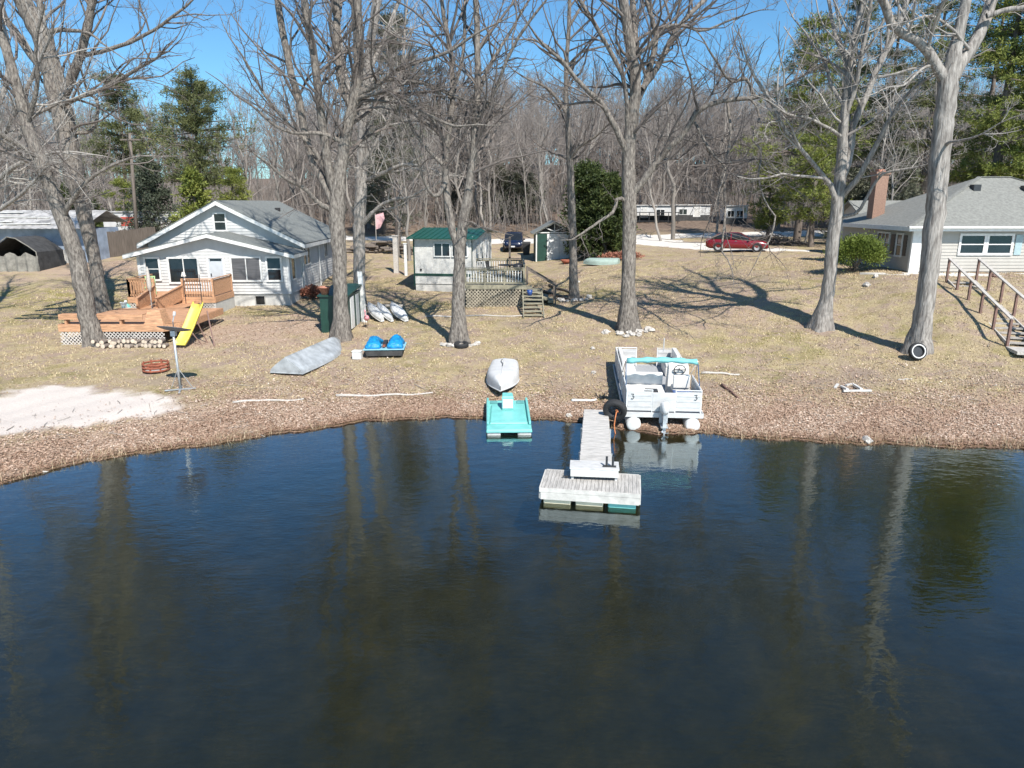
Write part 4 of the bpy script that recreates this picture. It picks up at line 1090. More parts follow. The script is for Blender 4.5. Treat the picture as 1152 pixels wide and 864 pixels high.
def shrub(name, label, x, y, rx, ry, h, nm, seed, n=9000, tl=.1, tw=.05, cat='shrub'):
    rng = np.random.default_rng(seed); bz = tz(x, y)
    root = thing(name, label, cat, (x, y, bz))
    m = 26; a = rng.uniform(0, 6.28, m); e = rng.uniform(.35, 1.4, m)
    d = np.stack([np.cos(a) * np.cos(e), np.sin(a) * np.cos(e), np.sin(e)], 1)
    Bp = np.zeros((m, 4, 3))
    for k in range(4): Bp[:, k] = d * np.array([rx, ry, h]) * .85 * k / 3 + rng.normal(0, .03, (m, 3)) * k
    V, F = tubes_np(Bp, np.full((m, 1), .02) * np.linspace(1, .4, 4)[None], 4); mesh_np('stem', V, F, PINEBARK, root)
    nc = 70; ca = rng.uniform(0, 6.28, nc); ce = np.arcsin(rng.uniform(-.1, 1, nc)); rr = rng.uniform(.62, 1.0, nc)
    cc = np.stack([np.cos(ca) * np.cos(ce), np.sin(ca) * np.cos(ce), np.sin(ce)], 1) * rr[:, None] * np.array([rx, ry, h * .62]) + np.array([0, 0, h * .42])
    ci = rng.integers(0, nc, n); tone = np.clip(.5 + rng.normal(0, .16, nc)[ci] + rng.normal(0, .1, n), 0, 1)
    c = cc[ci] + rng.normal(0, 1, (n, 3)) * np.array([rx * .17, ry * .17, h * .1]); c[:, 2] = np.maximum(c[:, 2], .04)
    out = nrm(c - np.array([0, 0, h * .3]))
    dd = nrm(out + rng.normal(0, .6, (n, 3)) + np.array([0, 0, .3])); sdv = nrm(np.cross(dd, rng.normal(0, 1, (n, 3))))
    ll = tl * rng.uniform(.6, 1.3, n); ww = tw * rng.uniform(.7, 1.2, n)
    V = np.stack([c, c + dd * (ll * .5)[:, None] - sdv * (ww * .5)[:, None], c + dd * ll[:, None], c + dd * (ll * .5)[:, None] + sdv * (ww * .5)[:, None]], 1).reshape(-1, 3)
    mesh_np('foliage', V, np.arange(4 * n).reshape(n, 4), nm, root, rnd={'rnd': np.repeat(tone, 4)})
    return root
p = G(968, 308); shrub('juniper_shrub', 'bright green rounded shrub beside the concrete walk of the grey house', p.x, p.y + .8, 1.3, 1.1, 1.75, BUSHY, 51, n=12000, tl=.14, tw=.06)
DEADLEAF = attr_mat('dead_shrub_leaves', [(0, (.16, .06, .04)), (.5, (.32, .13, .085)), (1, (.5, .26, .18))], rough=.8)
for (u, v, r, h, lab, sd_) in [(352, 336, .7, .7, 'rusty brown dead leaved bush against the side foundation of the white house', 52), (90, 290, .9, 1.3, 'rusty leaved bush beside the pale sheeted lean-to', 53),
                               (700, 292, 1.3, .5, 'low reddish brush pile to the left of the drive', 54)]:
    p = G(u, v); shrub('dead_bush', lab, p.x, p.y, r, r * .8, h, DEADLEAF, sd_, n=2500, tl=.14, tw=.08, cat='bush')

scatter_twigs()
# ------------------------------------------------------------------ buildings
V3 = Vector
def frame_xy(o, ang):
    """wall frame: origin o, running along angle ang, outward normal to the right-hand side of travel"""
    ux = V3((math.cos(ang), math.sin(ang), 0)); nn = V3((math.sin(ang), -math.cos(ang), 0))
    return (V3(o), ux, nn)

def window(parent, Fm, a0, a1, z0, z1, cols=1, rows=1, t=.09, fm=WHITE_PAINT, pm=None, proud=.03, name='window', bar=.05):
    f = MB()
    f.wbox(Fm, a0 - t, a1 + t, z1, z1 + t, 0, proud + .045); f.wbox(Fm, a0 - t, a1 + t, z0 - t, z0, 0, proud + .06)
    f.wbox(Fm, a0 - t, a0, z0, z1, 0, proud + .04); f.wbox(Fm, a1, a1 + t, z0, z1, 0, proud + .04)
    for c in range(1, cols):
        a = a0 + (a1 - a0) * c / cols; f.wbox(Fm, a - bar / 2, a + bar / 2, z0, z1, 0, proud + .03)
    for r in range(1, rows):
        z = z0 + (z1 - z0) * r / rows; f.wbox(Fm, a0, a1, z - bar / 2, z + bar / 2, 0, proud + .026)
    w_ = f.build(name, fm, parent)
    p = MB().wbox(Fm, a0, a1, z0, z1, .0, proud + .004); p.build('pane', pm or GLASS, w_)
    return w_

def door(parent, Fm, a0, a1, z0, z1, dm=WHITE_PAINT, glass=None, fm=WHITE_PAINT, proud=.03):
    d = MB().wbox(Fm, a0, a1, z0, z1, 0, proud + .012)
    d.wbox(Fm, a0 + .12, a1 - .12, z0 + .15, z0 + .75, 0, proud + .026)
    if not glass:
        d.wbox(Fm, a0 + .12, a1 - .12, z0 + .95, z1 - .15, 0, proud + .026)
    dd = d.build('door', dm, parent)
    f = MB(); f.wbox(Fm, a0 - .1, a0, z0, z1 + .1, 0, proud + .05); f.wbox(Fm, a1, a1 + .1, z0, z1 + .1, 0, proud + .05); f.wbox(Fm, a0, a1, z1, z1 + .1, 0, proud + .05)
    f.build('door_frame', fm, dd)
    h = MB().wbox(Fm, a0 + .07, a0 + .12, z0 + .95, z0 + 1.1, proud, proud + .07); h.build('handle', BLACKMETAL, dd)
    if glass:
        g = MB().wbox(Fm, a0 + .2, a1 - .2, z0 + glass[0], z0 + glass[1], 0, proud + .03); g.build('pane', GLASS, dd)
    return dd

# ================= white house with the low front porch gable
Yf = 40.3
ox = -20.95
HW = thing('white_house', 'white sided house with two low front gables and grey shingle roof behind the orange deck', 'house', (ox, Yf, tz(ox + 4, Yf)), R(1.5))
gz = HW.location.z
W = 8.35; PD = 2.6; MD = 11.5
zf = .72; ze = 3.02                       # foundation top, front wall eave
X0, X1 = 0.0, W
Ff = (V3((0, 0, 0)), V3((1, 0, 0)), V3((0, -1, 0)))
mb = MB()
mb.bx(.06, W - .06, .06, PD, -1, zf)
mb.bx(-.15, W - .02, PD, PD + MD, -1, zf - .02)
mb.build('foundation', BLOCK, HW)
pk = W / 2 - .05; zp = ze + .92
def porch_top(a): return ze + (zp - ze) * (1 - abs(a - pk) / (W / 2 + .1))
def porch_span(z):
    if z <= ze: return (0.0, W)
    h = (W / 2 + .1) * (1 - (z - ze) / (zp - ze)); return (max(0, pk - h), min(W, pk + h))
mb = MB()
mb.bx(0.02, W - .02, .02, PD, zf, ze - .03)
mb.prism([(0.02, ze - .03), (W - .02, ze - .03), (W - .02, porch_top(W) - .05), (pk, zp - .05), (.02, porch_top(0) - .05)], .02, .2, lambda s, t, d: V3((s, d, t)))
mb.siding((V3((0, .02, 0)), V3((1, 0, 0)), V3((0, -1, 0))), 0, W, zf, zp - .1, porch_span)
Fr = (V3((W - .02, 0, 0)), V3((0, 1, 0)), V3((1, 0, 0)))
mb.siding(Fr, 0, PD, zf, ze - .02)
mxl, mxr = -.55, W - .02                                      # main body
zm = 3.55; mpk = (mxl + mxr) / 2 - .1; zr = 5.72
mb.bx(mxl, mxr, PD + .02, PD + MD, zf - .02, zm - .05)
halfm = (mxr - mxl) / 2 + .1
def main_span(z):
    if z <= zm: return (mxl, mxr)
    h = halfm * (1 - (z - zm) / (zr - zm)); return (max(mxl, mpk - h), min(mxr, mpk + h))
for yy in (PD + .02, PD + MD - .2):
    mb.prism([(mxl, zm - .05), (mxr, zm - .05), (mpk, zr - .08)], yy, yy + .18, lambda s, t, d: V3((s, d, t)))
Fg = (V3((0, PD + .02, 0)), V3((1, 0, 0)), V3((0, -1, 0)))
mb.siding(Fg, mxl, mxr, ze - .1, zr - .15, main_span)
mb.siding((V3((mxr, PD + .02, 0)), V3((0, 1, 0)), V3((1, 0, 0))), 0, MD - .05, zf, zm - .05)
mb.siding((V3((mxl, PD + MD, 0)), V3((0, -1, 0)), V3((-1, 0, 0))), 0, MD - .05, zf, zm - .05)
mb.build('wall', WHITE_SIDING, HW)
# corner trims
mb = MB()
MB().bx(-.05, .1, -.04, .06, zf, ze).build('corner_trim', WHITE_PAINT, HW); MB().bx(W - .1, W + .045, -.04, .1, zf, ze).build('corner_trim', WHITE_PAINT, HW); MB().bx(W - .02, W + .05, PD - .02, PD + .12, zf, zm - .1).build('corner_trim', WHITE_PAINT, HW)
def gable_roof(parent, name, xl, xr, xp, zl, zp_, y0, y1, th, m, fascia_m, fh=.2):
    r = MB()
    r.slab([(xl, y0, zl), (xp, y0, zp_), (xp, y1, zp_), (xl, y1, zl)][::-1], th)
    r.slab([(xp, y0, zp_), (xr, y0, zl), (xr, y1, zl), (xp, y1, zp_)][::-1], th)
    ro = r.build(name, m, parent)
    f = MB()
    for (xa, za, xb, zb) in ((xl, zl, xp, zp_), (xp, zp_, xr, zl)):
        for y_a, y_b in ((y0 - .03, y0 + .003), (y1 - .003, y1 + .03)):
            f.hexa([(xa, y_a, za - fh), (xb, y_a, zb - fh), (xb, y_b, zb - fh), (xa, y_b, za - fh), (xa, y_a, za + .02), (xb, y_a, zb + .02), (xb, y_b, zb + .02), (xa, y_b, za + .02)])
    for xa, sg in ((xl, -1), (xr, 1)):
        f.bx(min(xa, xa + sg * .03), max(xa, xa + sg * .03), y0, y1, zl - fh, zl + .015)
    f.build('fascia', fascia_m, ro)
    return ro
ov = .45
sl = (zp - ze) / (W / 2 + .1)
gable_roof(HW, 'porch_roof', -ov - .1, W + ov, pk, ze - .1 + .0, zp + .12, -.5, PD + .0, .07, SHINGLE, WHITE_PAINT, .17)
gable_roof(HW, 'roof', mxl - .45, mxr + .42, mpk, zm - .2, zr + .1, PD - .42, PD + MD + .4, .09, SHINGLE, WHITE_PAINT, .2)
# soffits and rake shadow boards are the fascia; ridge vent and a small roof vent
mb = MB().bx(mpk + 1.2, mpk + 1.5, PD + 7, PD + 7.3, zr - .75, zr - .3); mb.build('roof_vent', BLACKMETAL, HW)
# windows
window(HW, Ff, .42, 1.12, 1.58, 2.72, 1, 2, .1)
window(HW, Ff, 1.72, 3.28, 1.42, 2.72, 2, 1, .1)
door(HW, Ff, 3.92, 4.72, .8, 2.74, dm=mat('pale_blue_grey_door', (.46, .49, .52), .5, .06, 4))
MB().wbox(Ff, 4.0, 4.64, 2.58, 2.72, .02, .06).build('door_top_shade', GLASS, HW)  # dark strip standing in for the shading across the door top
window(HW, Ff, 5.2, 6.75, 1.52, 2.74, 2, 1, .1, pm=SCREEN)
window(HW, Ff, 7.18, 7.9, 1.52, 2.74, 1, 2, .1)
window(HW, Fg, mpk - .3, mpk + .32, 4.2, 5.12, 1, 2, .09)
window(HW, Fr, .5, 1.2, 1.5, 2.7, 1, 1, .08)
Fr2 = (V3((mxr, PD, 0)), V3((0, 1, 0)), V3((1, 0, 0)))
window(HW, Fr2, .7, 1.3, 2.1, 3.1, 1, 1, .07); window(HW, Fr2, 1.55, 2.15, 2.1, 3.1, 1, 1, .07)
window(HW, Fr2, 6.2, 7.0, 2.2, 3.1, 2, 1, .07)
window(HW, (V3((0, .06, 0)), V3((1, 0, 0)), V3((0, -1, 0))), 6.35, 6.85, .12, .6, 1, 1, .04, fm=CONCRETE, name='foundation_window')
mb = MB().tube([(W + .1, PD + .1, zf + 2.3), (W + .1, PD + .1, .2), (W + .45, PD + .1, .05)], .045, 6); mb.build('downpipe', WHITE_PAINT, HW)
mb = MB().tube([(mxr + .1, PD + 4.4, zm - .3), (mxr + .1, PD + 4.4, .3)], .045, 6); mb.build('downpipe', WHITE_PAINT, HW)
# lamp behind the left picture window is a thing of its own
lp = thing('table_lamp', 'small white shaded lamp seen in the left picture window of the white house', 'lamp', HW.matrix_basis @ V3((2.45, -.04, 1.46)))
MB().lathe([(.0, 0), (.1, .0), (.03, .06), (.03, .3), (.0, .3)], 10).build('base', WHITE_PAINT, lp, True)
MB().lathe([(.14, .28), (.07, .52), (.0, .52)], 12).build('lamp_shade', SEATWHITE, lp, True)

# ================= orange deck
DK = thing('wooden_deck', 'two level orange stained wooden deck with railings and lattice skirt before the white house', 'deck', (-17, 36, 0))
def d2(b): return b.xform(Matrix.Translation((17, -36, 0)))
uz = 2.16; ux0, ux1 = -20.3, -15.75; uy0, uy1 = 37.6, 40.2
lz = 1.86; lx0, lx1 = -19.7, -15.15; ly0, ly1 = 30.6, 35.6
def boards(m_, x0, x1, y0, y1, z, wd=.14, along='x'):
    if along == 'x':
        y = y0
        while y < y1 - .02: m_.bx(x0, x1, y + .004, min(y + wd, y1) - .004, z - .03, z); y += wd
    else:
        x = x0
        while x < x1 - .02: m_.bx(x + .004, min(x + wd, x1) - .004, y0, y1, z - .03, z); x += wd
mb = MB(); boards(mb, ux0, ux1, uy0, uy1, uz); d2(mb).build('deck_boards', ORANGEWOOD, DK)
mb = MB(); boards(mb, lx0, lx1, ly0, ly1, lz)
boards(mb, -18.8, -16.6, ly1, uy0, lz)                               # link to the upper level
for k in range(5): mb.hexa([(lx1, ly0 + .5 + k * .9, lz - .03), (lx1 + .55 - .02 * k, ly0 + 1.1 + k * .8, lz - .03), (lx1 + .55, ly0 + 1.95 + k * .8, lz - .03), (lx1, ly0 + 1.38 + k * .9, lz - .03), (lx1, ly0 + .5 + k * .9, lz), (lx1 + .55 - .02 * k, ly0 + 1.1 + k * .8, lz), (lx1 + .55, ly0 + 1.95 + k * .8, lz), (lx1, ly0 + 1.38 + k * .9, lz)])
d2(mb).build('deck_boards', ORANGEWOOD, DK)
mb = MB()
mb.bx(ux0 - .03, ux1 + .03, uy0 - .05, uy0 - .005, uz - .3, uz + .01); mb.bx(ux1 + .005, ux1 + .05, uy0, uy1, uz - .3, uz + .01); mb.bx(ux0 - .05, ux0 - .005, uy0, uy1, uz - .3, uz + .01)
mb.bx(lx0 - .03, lx1 + .02, ly0 - .05, ly0 - .005, lz - .3, lz + .012); mb.bx(lx0 - .05, lx0 - .005, ly0, ly1, lz - .3, lz + .012)
mb.beam((lx1, ly0, lz - .145), (lx1 + .6, ly0 + .75, lz - .145), .045, .3); mb.beam((lx1 + .6, ly0 + .75, lz - .145), (lx1 + .6, ly1, lz - .145), .045, .3)
d2(mb).build('fascia_board', ORANGEWOOD, DK)
def lattice(x0, x1, y, z0, z1, step=.16, wd=.035, axis_='x', c=0):
    m_ = MB(); L_ = x1 - x0; H = z1 - z0
    def pt(a, z, d): return V3((x0 + a, y + d, z0 + z)) if axis_ == 'x' else V3((y + d, x0 + a, z0 + z))
    for sg in (1, -1):
        a = -H
        while a < L_:
            p0, p1 = (a, 0), (a + H, H)
            if p0[0] < 0: p0 = (0, -a)
            if p1[0] > L_: p1 = (L_, L_ - a)
            if p1[0] - p0[0] > .03:
                q0, q1 = (p0, p1) if sg == 1 else ((L_ - p0[0], p0[1]), (L_ - p1[0], p1[1]))
                m_.beam(pt(q0[0], q0[1], .006 * sg), pt(q1[0], q1[1], .006 * sg), .01, wd, up=(0, -1, 0) if axis_ == 'x' else (1, 0, 0)) if False else m_.beam(pt(q0[0], q0[1], .006 * sg), pt(q1[0], q1[1], .006 * sg), .01, wd)
            a += step
    return m_
d2(lattice(lx0, lx1, ly0 - .02, .85, lz - .3)).build('lattice', LATTICE_W, DK)
d2(lattice(ux0, ux1, uy0 - .02, 1.0, uz - .3)).build('lattice', LATTICE_W, DK)
mb = MB().bx(ux1 - .06, ux1 + .03, uy0, uy1, 1.0, uz - .3); d2(mb).build('end_skirt', BLOCK, DK)
# bench along the front of the lower level
mb = MB()
mb.bx(lx0, lx1 - .9, ly0 + .03, ly0 + .2, lz + .4, lz + .44); mb.bx(lx0, lx1 - .9, ly0 + .22, ly0 + .39, lz + .4, lz + .44); mb.bx(lx0, lx1 - .9, ly0 + .02, ly0 + .06, lz + .22, lz + .395)
for k in range(4):
    x = lx0 + .2 + k * 1.2; mb.bx(x, x + .09, ly0 + .08, ly0 + .34, lz, lz + .4)
d2(mb).build('bench', ORANGEWOOD, DK)
mb = MB()                                                            # corner planter box with sloped sides
mb.hexa([(lx1 - .85, ly0 + .02, lz), (lx1 - .02, ly0 + .02, lz), (lx1 - .02, ly0 + .8, lz), (lx1 - .85, ly0 + .8, lz), (lx1 - .7, ly0 + .14, lz + .62), (lx1 - .17, ly0 + .14, lz + .62), (lx1 - .17, ly0 + .66, lz + .62), (lx1 - .7, ly0 + .66, lz + .62)])
d2(mb).build('planter_box', ORANGEWOOD, DK)
def railing(m_, a, b, z, h=.95, solid=False, gap=.13):
    a = V3(a); b = V3(b); L_ = (b - a).length; d = (b - a) / L_
    def P(t, zz): return V3((a.x + d.x * t, a.y + d.y * t, z + zz))
    sl_ = (b.z - a.z) / L_ if len(a) == 3 else 0
    def Q(t, zz): return V3((a.x + d.x * t, a.y + d.y * t, z + zz + (b.z - a.z) * t / L_))
    m_.beam(Q(0, h), Q(L_, h), .12, .04); m_.beam(Q(0, h - .1), Q(L_, h - .1), .04, .08); m_.beam(Q(0, .1), Q(L_, .1), .04, .08)
    n = max(1, int(L_ / gap)) if not solid else max(1, int(L_ / .145))
    for k in range(n + 1):
        t = L_ * k / n; m_.beam(Q(t, .06), Q(t, h - .06), .04 if not solid else .02, .04 if not solid else .14, up=(-d.y, d.x, 0)) if not solid else m_.beam(Q(t, .06), Q(t, h - .06), .14, .02, up=(-d.y, d.x, 0))
    for t in (0, L_): m_.beam(Q(t, -.25), Q(t, h + .02), .09, .09)
mb = MB(); railing(mb, (ux0 + .05, uy0 + .05, 0), (-18.9, uy0 + .05, 0), uz); railing(mb, (ux0 + .05, uy0 + .05, 0), (ux0 + .05, uy1, 0), uz)
d2(mb).build('railing', ORANGEWOOD, DK)
mb = MB(); railing(mb, (-17.4, uy0 + .05, 0), (ux1 - .05, uy0 + .05, 0), uz); d2(mb).build('railing', ORANGEWOOD, DK)
mb = MB(); railing(mb, (ux1 - .05, uy0 + .1, 0), (ux1 - .05, uy1, 0), uz, solid=True); d2(mb).build('railing', ORANGEWOOD, DK)
mb = MB()
for xs_ in (-18.85, -17.4):
    railing(mb, (xs_, uy0 - .05, .12), (xs_ + (.25 if xs_ < -18 else -.25), ly1 - .4, -.25), lz + .12, solid=True, h=.8)
d2(mb).build('stair_railing', ORANGEWOOD, DK)
mb = MB(); mb.bx(-18.7, -17.5, uy0 - .38, uy0 - .06, lz, lz + .16); d2(mb).build('step', ORANGEWOOD, DK)
mb = MB()
for x in np.arange(lx0 + .1, lx1, 1.5):
    for y in (ly0 + .1, ly1 - .2): mb.bx(x, x + .1, y, y + .1, .3, lz - .035)
for x in np.arange(ux0 + .1, ux1, 1.4): mb.bx(x, x + .1, uy0 + .1, uy0 + .2, .6, uz - .035)
d2(mb).build('post', GREYWOOD, DK)
# garden arch / metal frame on the deck and white plastic chair
AR = thing('plant_trellis', 'thin grey metal frame standing on the upper orange deck by the door', 'trellis', (-17.15, uy0 - .3, lz))
MB().tube([(0, 0, 0), (0, 0, 1.5), (.85, 0, 1.5), (.85, 0, 0)], .022, 6).build('frame', BLACKMETAL, AR)
MB().tube([(0, 0, .8), (.85, 0, .8)], .015, 6).build('crossbar', BLACKMETAL, AR)
SO = thing('sun_umbrella', 'closed grey parasol on a thin pole standing on the lower orange deck', 'parasol', (-17.9, 35.2, lz))
MB().tube([(0, 0, 0), (0, 0, 2.1)], .025, 8).build('pole', GREYWOOD, SO)
MB().lathe([(.03, 2.1), (.07, 1.9), (.11, 1.2), (.08, .95), (.02, .9)], 10).build('canopy', GREYWOOD, SO, True)
def patio_chair(label, x, y, z, rz, m):
    t = thing('patio_chair', label, 'chair', (x, y, z), rz)
    s = MB(); [s.bx(-.25 + k * .1, -.17 + k * .1, -.24, .24, .4, .425) for k in range(5)]; s.build('seat', m, t)
    b = MB(); [b.beam((-.22 + k * .11, .24, .44), (-.22 + k * .11, .34, .95), .06, .02) for k in range(5)]; b.beam((-.26, .34, .95), (.26, .34, .95), .04, .06); b.build('backrest', m, t)
    for sx in (-.24, .24):
        for sy in (-.22, .22): MB().beam((sx, sy, 0), (sx, sy, .4), .04, .04).build('leg', m, t)
        MB().beam((sx * 1.08, -.24, .64), (sx * 1.08, .28, .64), .05, .03).build('armrest', m, t)
    return t
patio_chair('white slatted chair on the ground left of the deck stairs', -19.35, 35.9, tz(-19.3, 35.9) + .02, 2.6, WHITE_PAINT)
patio_chair('pale green chair on the upper orange deck', -19.6, 38.6, uz, .3, mat('pale_green_plastic', (.35, .5, .25), .5, .1, 4))
bt = thing('gas_bottle', 'small teal and white bottle standing by the left corner of the upper deck', 'bottle', (-20.1, 36.9, tz(-20.1, 36.9)))
MB().lathe([(0, 0), (.2, 0), (.22, .1), (.22, .55), (.12, .68), (0, .7)], 14).build('body', TEAL, bt, True)
MB().lathe([(.0, .7), (.07, .7), (.07, .86), (0, .86)], 10).build('collar', WHITE_PAINT, bt, True)

# ================= white cabin with green roof
b0 = G(467, 327)
CB = thing('green_roofed_cabin', 'small white cabin with a green metal roof and green trim, behind the twin stemmed tree', 'cabin', (b0.x, b0.y, b0.z), R(-9))
cw, cdp, ch = 3.7, 6.5, 3.3
mb = MB(); mb.bx(0, cw, 0, cdp, .45, ch)
Fc = (V3((0, 0, 0)), V3((1, 0, 0)), V3((0, -1, 0))); Fs = (V3((cw, 0, 0)), V3((0, 1, 0)), V3((1, 0, 0)))
mb.prism([(0, ch), (cdp, ch), (cdp * .55, ch + .4)], 0.005, .15, lambda s, t, d: V3((cw - d, s, t))); mb.prism([(0, ch), (cdp, ch), (cdp * .55, ch + .4)], 0.005, .15, lambda s, t, d: V3((d, s, t)))
x = .0
while x < cw - .05: mb.wbox(Fc, x, x + .018, .45, ch - .02, -.001, .012); x += .41
x = .2
while x < cdp: mb.wbox(Fs, x, x + .03, .45, ch + .1, -.001, .02); x += .3
mb.build('wall', OFFWHITE, CB)
mb = MB().bx(.05, cw - .05, .05, cdp - .05, -1, .45); mb.build('foundation', BLOCK, CB)
mb = MB().wbox(Fc, -.02, cw + .02, .95, 1.1, 0, .03); mb.wbox(Fc, -.04, .05, .3, ch, .0, .026); mb.wbox(Fs, -.03, .06, .45, ch, 0, .03); mb.build('trim', GREENPAINT, CB)
r = MB()
zr_ = ch + .5
r.slab([(-.35, -.4, ch - .02), (cw + .4, -.4, ch - .02), (cw + .4, cdp * .55, zr_), (-.35, cdp * .55, zr_)], .05); r.slab([(-.35, cdp * .55, zr_), (cw + .4, cdp * .55, zr_), (cw + .4, cdp + .4, ch + .1), (-.35, cdp + .4, ch + .1)], .05)
for k in range(12):
    x = -.3 + k * .38; r.beam((x, -.4, ch + .0), (x, cdp * .55, zr_ + .015), .03, .03)
r.build('roof', GREENROOF, CB)
window(CB, Fc, 1.35, 2.3, 2.2, 2.95, 2, 1, .06); window(CB, Fc, 2.5, 3.4, 2.2, 2.95, 1, 1, .06)
window(CB, Fs, 1.5, 2.0, 1.7, 2.8, 1, 2, .06); window(CB, Fs, 2.8, 3.3, 1.7, 2.8, 1, 2, .06); door(CB, Fs, 4.2, 5.0, .9, 2.9)
MB().wbox(Fc, .38, .5, 1.28, 1.4, .02, .06).build('outlet', BLACKMETAL, CB)
# --- its mossy deck
pA = G(526, 344); dz = 2.62
DX0, DX1, DY0, DY1 = -2.55, .75, 39.2, 46.0
D2 = thing('mossy_deck', 'mossy wooden deck with white balusters and lattice skirt beside the green roofed cabin', 'deck', (DX0, DY0, 0))
def dd2(b): return b.xform(Matrix.Translation((-DX0, -DY0, 0)))
mb = MB(); boards(mb, DX0, DX1, DY0, DY1, dz, along='y'); dd2(mb).build('deck_boards', GREENWOOD, D2)
mb = MB().bx(DX0, DX1 + .04, DY0 - .05, DY0 - .004, dz - .22, dz + .01); mb.bx(DX1 + .004, DX1 + .05, DY0, DY1, dz - .22, dz + .01); dd2(mb).build('fascia_board', GREENWOOD, D2)
dd2(lattice(DX0, DX1, DY0 - .02, 1.3, dz - .24, .19, .05)).build('lattice', mat('stained_lattice', (.34, .3, .23), .85, .3, 4), D2)
mb = MB().bx(DX0, DX1, DY0 + .25, DY0 + .3, 1.0, dz - .24); dd2(mb).build('skirt_backing', mat('dark_backing_sheet', (.1, .085, .06), .9, .2, 3), D2)  # dark sheet set behind the lattice so its slats show
for (a, b_) in (((DX0, DY0 + .05, 0), (DX1 - .1, DY0 + .05, 0)), ((DX1 - .05, DY0 + 1.7, 0), (DX1 - .05, DY1, 0)), ((DX0 + .2, DY1 - .1, 0), (DX1, DY1 - .1, 0))):
    mb = MB(); a = V3(a); b_ = V3(b_); L_ = (b_ - a).length; d = (b_ - a).normalized()
    mb.beam(a + V3((0, 0, dz + .92)), b_ + V3((0, 0, dz + .92)), .13, .04); mb.beam(a + V3((0, 0, dz + .12)), b_ + V3((0, 0, dz + .12)), .05, .09); mb.beam(a + V3((0, 0, dz + .82)), b_ + V3((0, 0, dz + .82)), .04, .08)
    for k in range(4): mb.beam(a + d * L_ * k / 3 + V3((0, 0, dz - .2)), a + d * L_ * k / 3 + V3((0, 0, dz + .95)), .09, .09)
    rl = dd2(mb).build('railing', GREENWOOD, D2)
    mb = MB(); n = int(L_ / .15)
    for k in range(1, n): mb.beam(a + d * L_ * k / n + V3((0, 0, dz + .1)), a + d * L_ * k / n + V3((0, 0, dz + .82)), .04, .04)
    dd2(mb).build('balusters', WHITE_PAINT, rl)
mb = MB()
for x in (DX0 + .05, -1.0, DX1 - .1):
    for y in (DY0 + .08, 42.5, DY1 - .15): mb.bx(x, x + .1, y, y + .1, 1.0, dz - .035)
dd2(mb).build('post', GREENWOOD, D2)
mb = MB()
for y in (DY1 - 2.2, DY1 - .15): mb.bx(-.2, -.08, y, y + .12, dz, dz + 2.3)
mb.bx(-.2, -.08, DY1 - 2.2, DY1, dz + 1.1, dz + 1.2); dd2(mb).build('porch_post', DARKWOOD, D2)
# front stairs
ST = thing('front_steps', 'mossy wooden steps leading down from the cabin deck towards the lake', 'steps', (1.0, 37, 0))
def s2(b): return b.xform(Matrix.Translation((-1.0, -37, 0)))
sx0, sx1 = .62, 1.6; n = 8
zb = tz(1.1, 36.0)
for k in range(n):
    y = DY0 - .15 - k * .4; z = dz - .02 - (k + 1) * (dz - zb - .1) / (n + .3)
    MB_ = MB().bx(sx0, sx1, y - .17, y + .17, z - .045, z)
    s2(MB_).build('tread', GREENWOOD, ST)
mb = MB()
for x in (sx0 - .03, sx1 + .03): mb.beam((x, DY0, dz - .25), (x, DY0 - .2 - n * .4, zb - .03), .05, .24)
s2(mb).build('stringer', GREENWOOD, ST)
SS = thing('side_steps', 'dark weathered side steps with a sloping handrail at the right of the mossy deck', 'steps', (1.2, 41, 0))
def s3(b): return b.xform(Matrix.Translation((-1.2, -41, 0)))
for k in range(5):
    z = dz - .02 - (k + 1) * .17; s3(MB().bx(DX1 + .05 + k * .3, DX1 + .37 + k * .3, DY0 + .2, DY0 + 1.5, z - .16, z)).build('tread', GREENWOOD, SS)
mb = MB()
for y in (DY0 + .15, DY0 + 1.55):
    mb.beam((DX1 + .1, y, dz + .85), (DX1 + 1.75, y, dz - .1), .06, .09); mb.beam((DX1 + 1.65, y, dz - 1.3), (DX1 + 1.65, y, dz - .05), .08, .08); mb.beam((DX1 + .1, y, dz), (DX1 + .1, y, dz + .9), .08, .08)
s3(mb).build('handrail', DARKWOOD, SS)
bk = thing('bucket', 'small blue bucket standing on the front steps of the mossy deck', 'bucket', (.95, DY0 - .95, dz - .02 - 3 * (dz - zb - .1) / (n + .3)))
MB().lathe([(0, 0), (.12, 0), (.16, .3), (.14, .3), (.11, .03), (0, .03)], 14).build('body', BLUEBUCKET, bk, True)
MB().tube([(.15 * math.cos(a), 0, .29 + .12 * math.sin(a)) for a in np.linspace(0, math.pi, 9)], .006, 5).build('handle', BLACKMETAL, bk)
tb = thing('patio_table', 'dark patio table on the mossy deck', 'table', (-.3, 43.6, dz))
MB().lathe([(0, .7), (.55, .7), (.55, .74), (0, .74)], 20).build('tabletop', BLACKMETAL, tb)
for a in range(4): MB().beam((.1 * math.cos(a * 1.57), .1 * math.sin(a * 1.57), .7), (.42 * math.cos(a * 1.57), .42 * math.sin(a * 1.57), 0), .03, .03).build('leg', BLACKMETAL, tb)
patio_chair('dark patio chair left of the table on the mossy deck', -1.2, 43.2, dz, 1.2, BLACKMETAL)
patio_chair('dark patio chair right of the table on the mossy deck', .3, 42.9, dz, -1.0, BLACKMETAL)
gr = thing('barbecue_grill', 'dark round barbecue grill near the right corner of the mossy deck', 'grill', (.35, 41.6, dz))
MB().lathe([(0, .55), (.2, .58), (.3, .75), (.3, .8), (.22, .95), (0, 1.0)], 18).build('bowl', BLACKMETAL, gr, True)
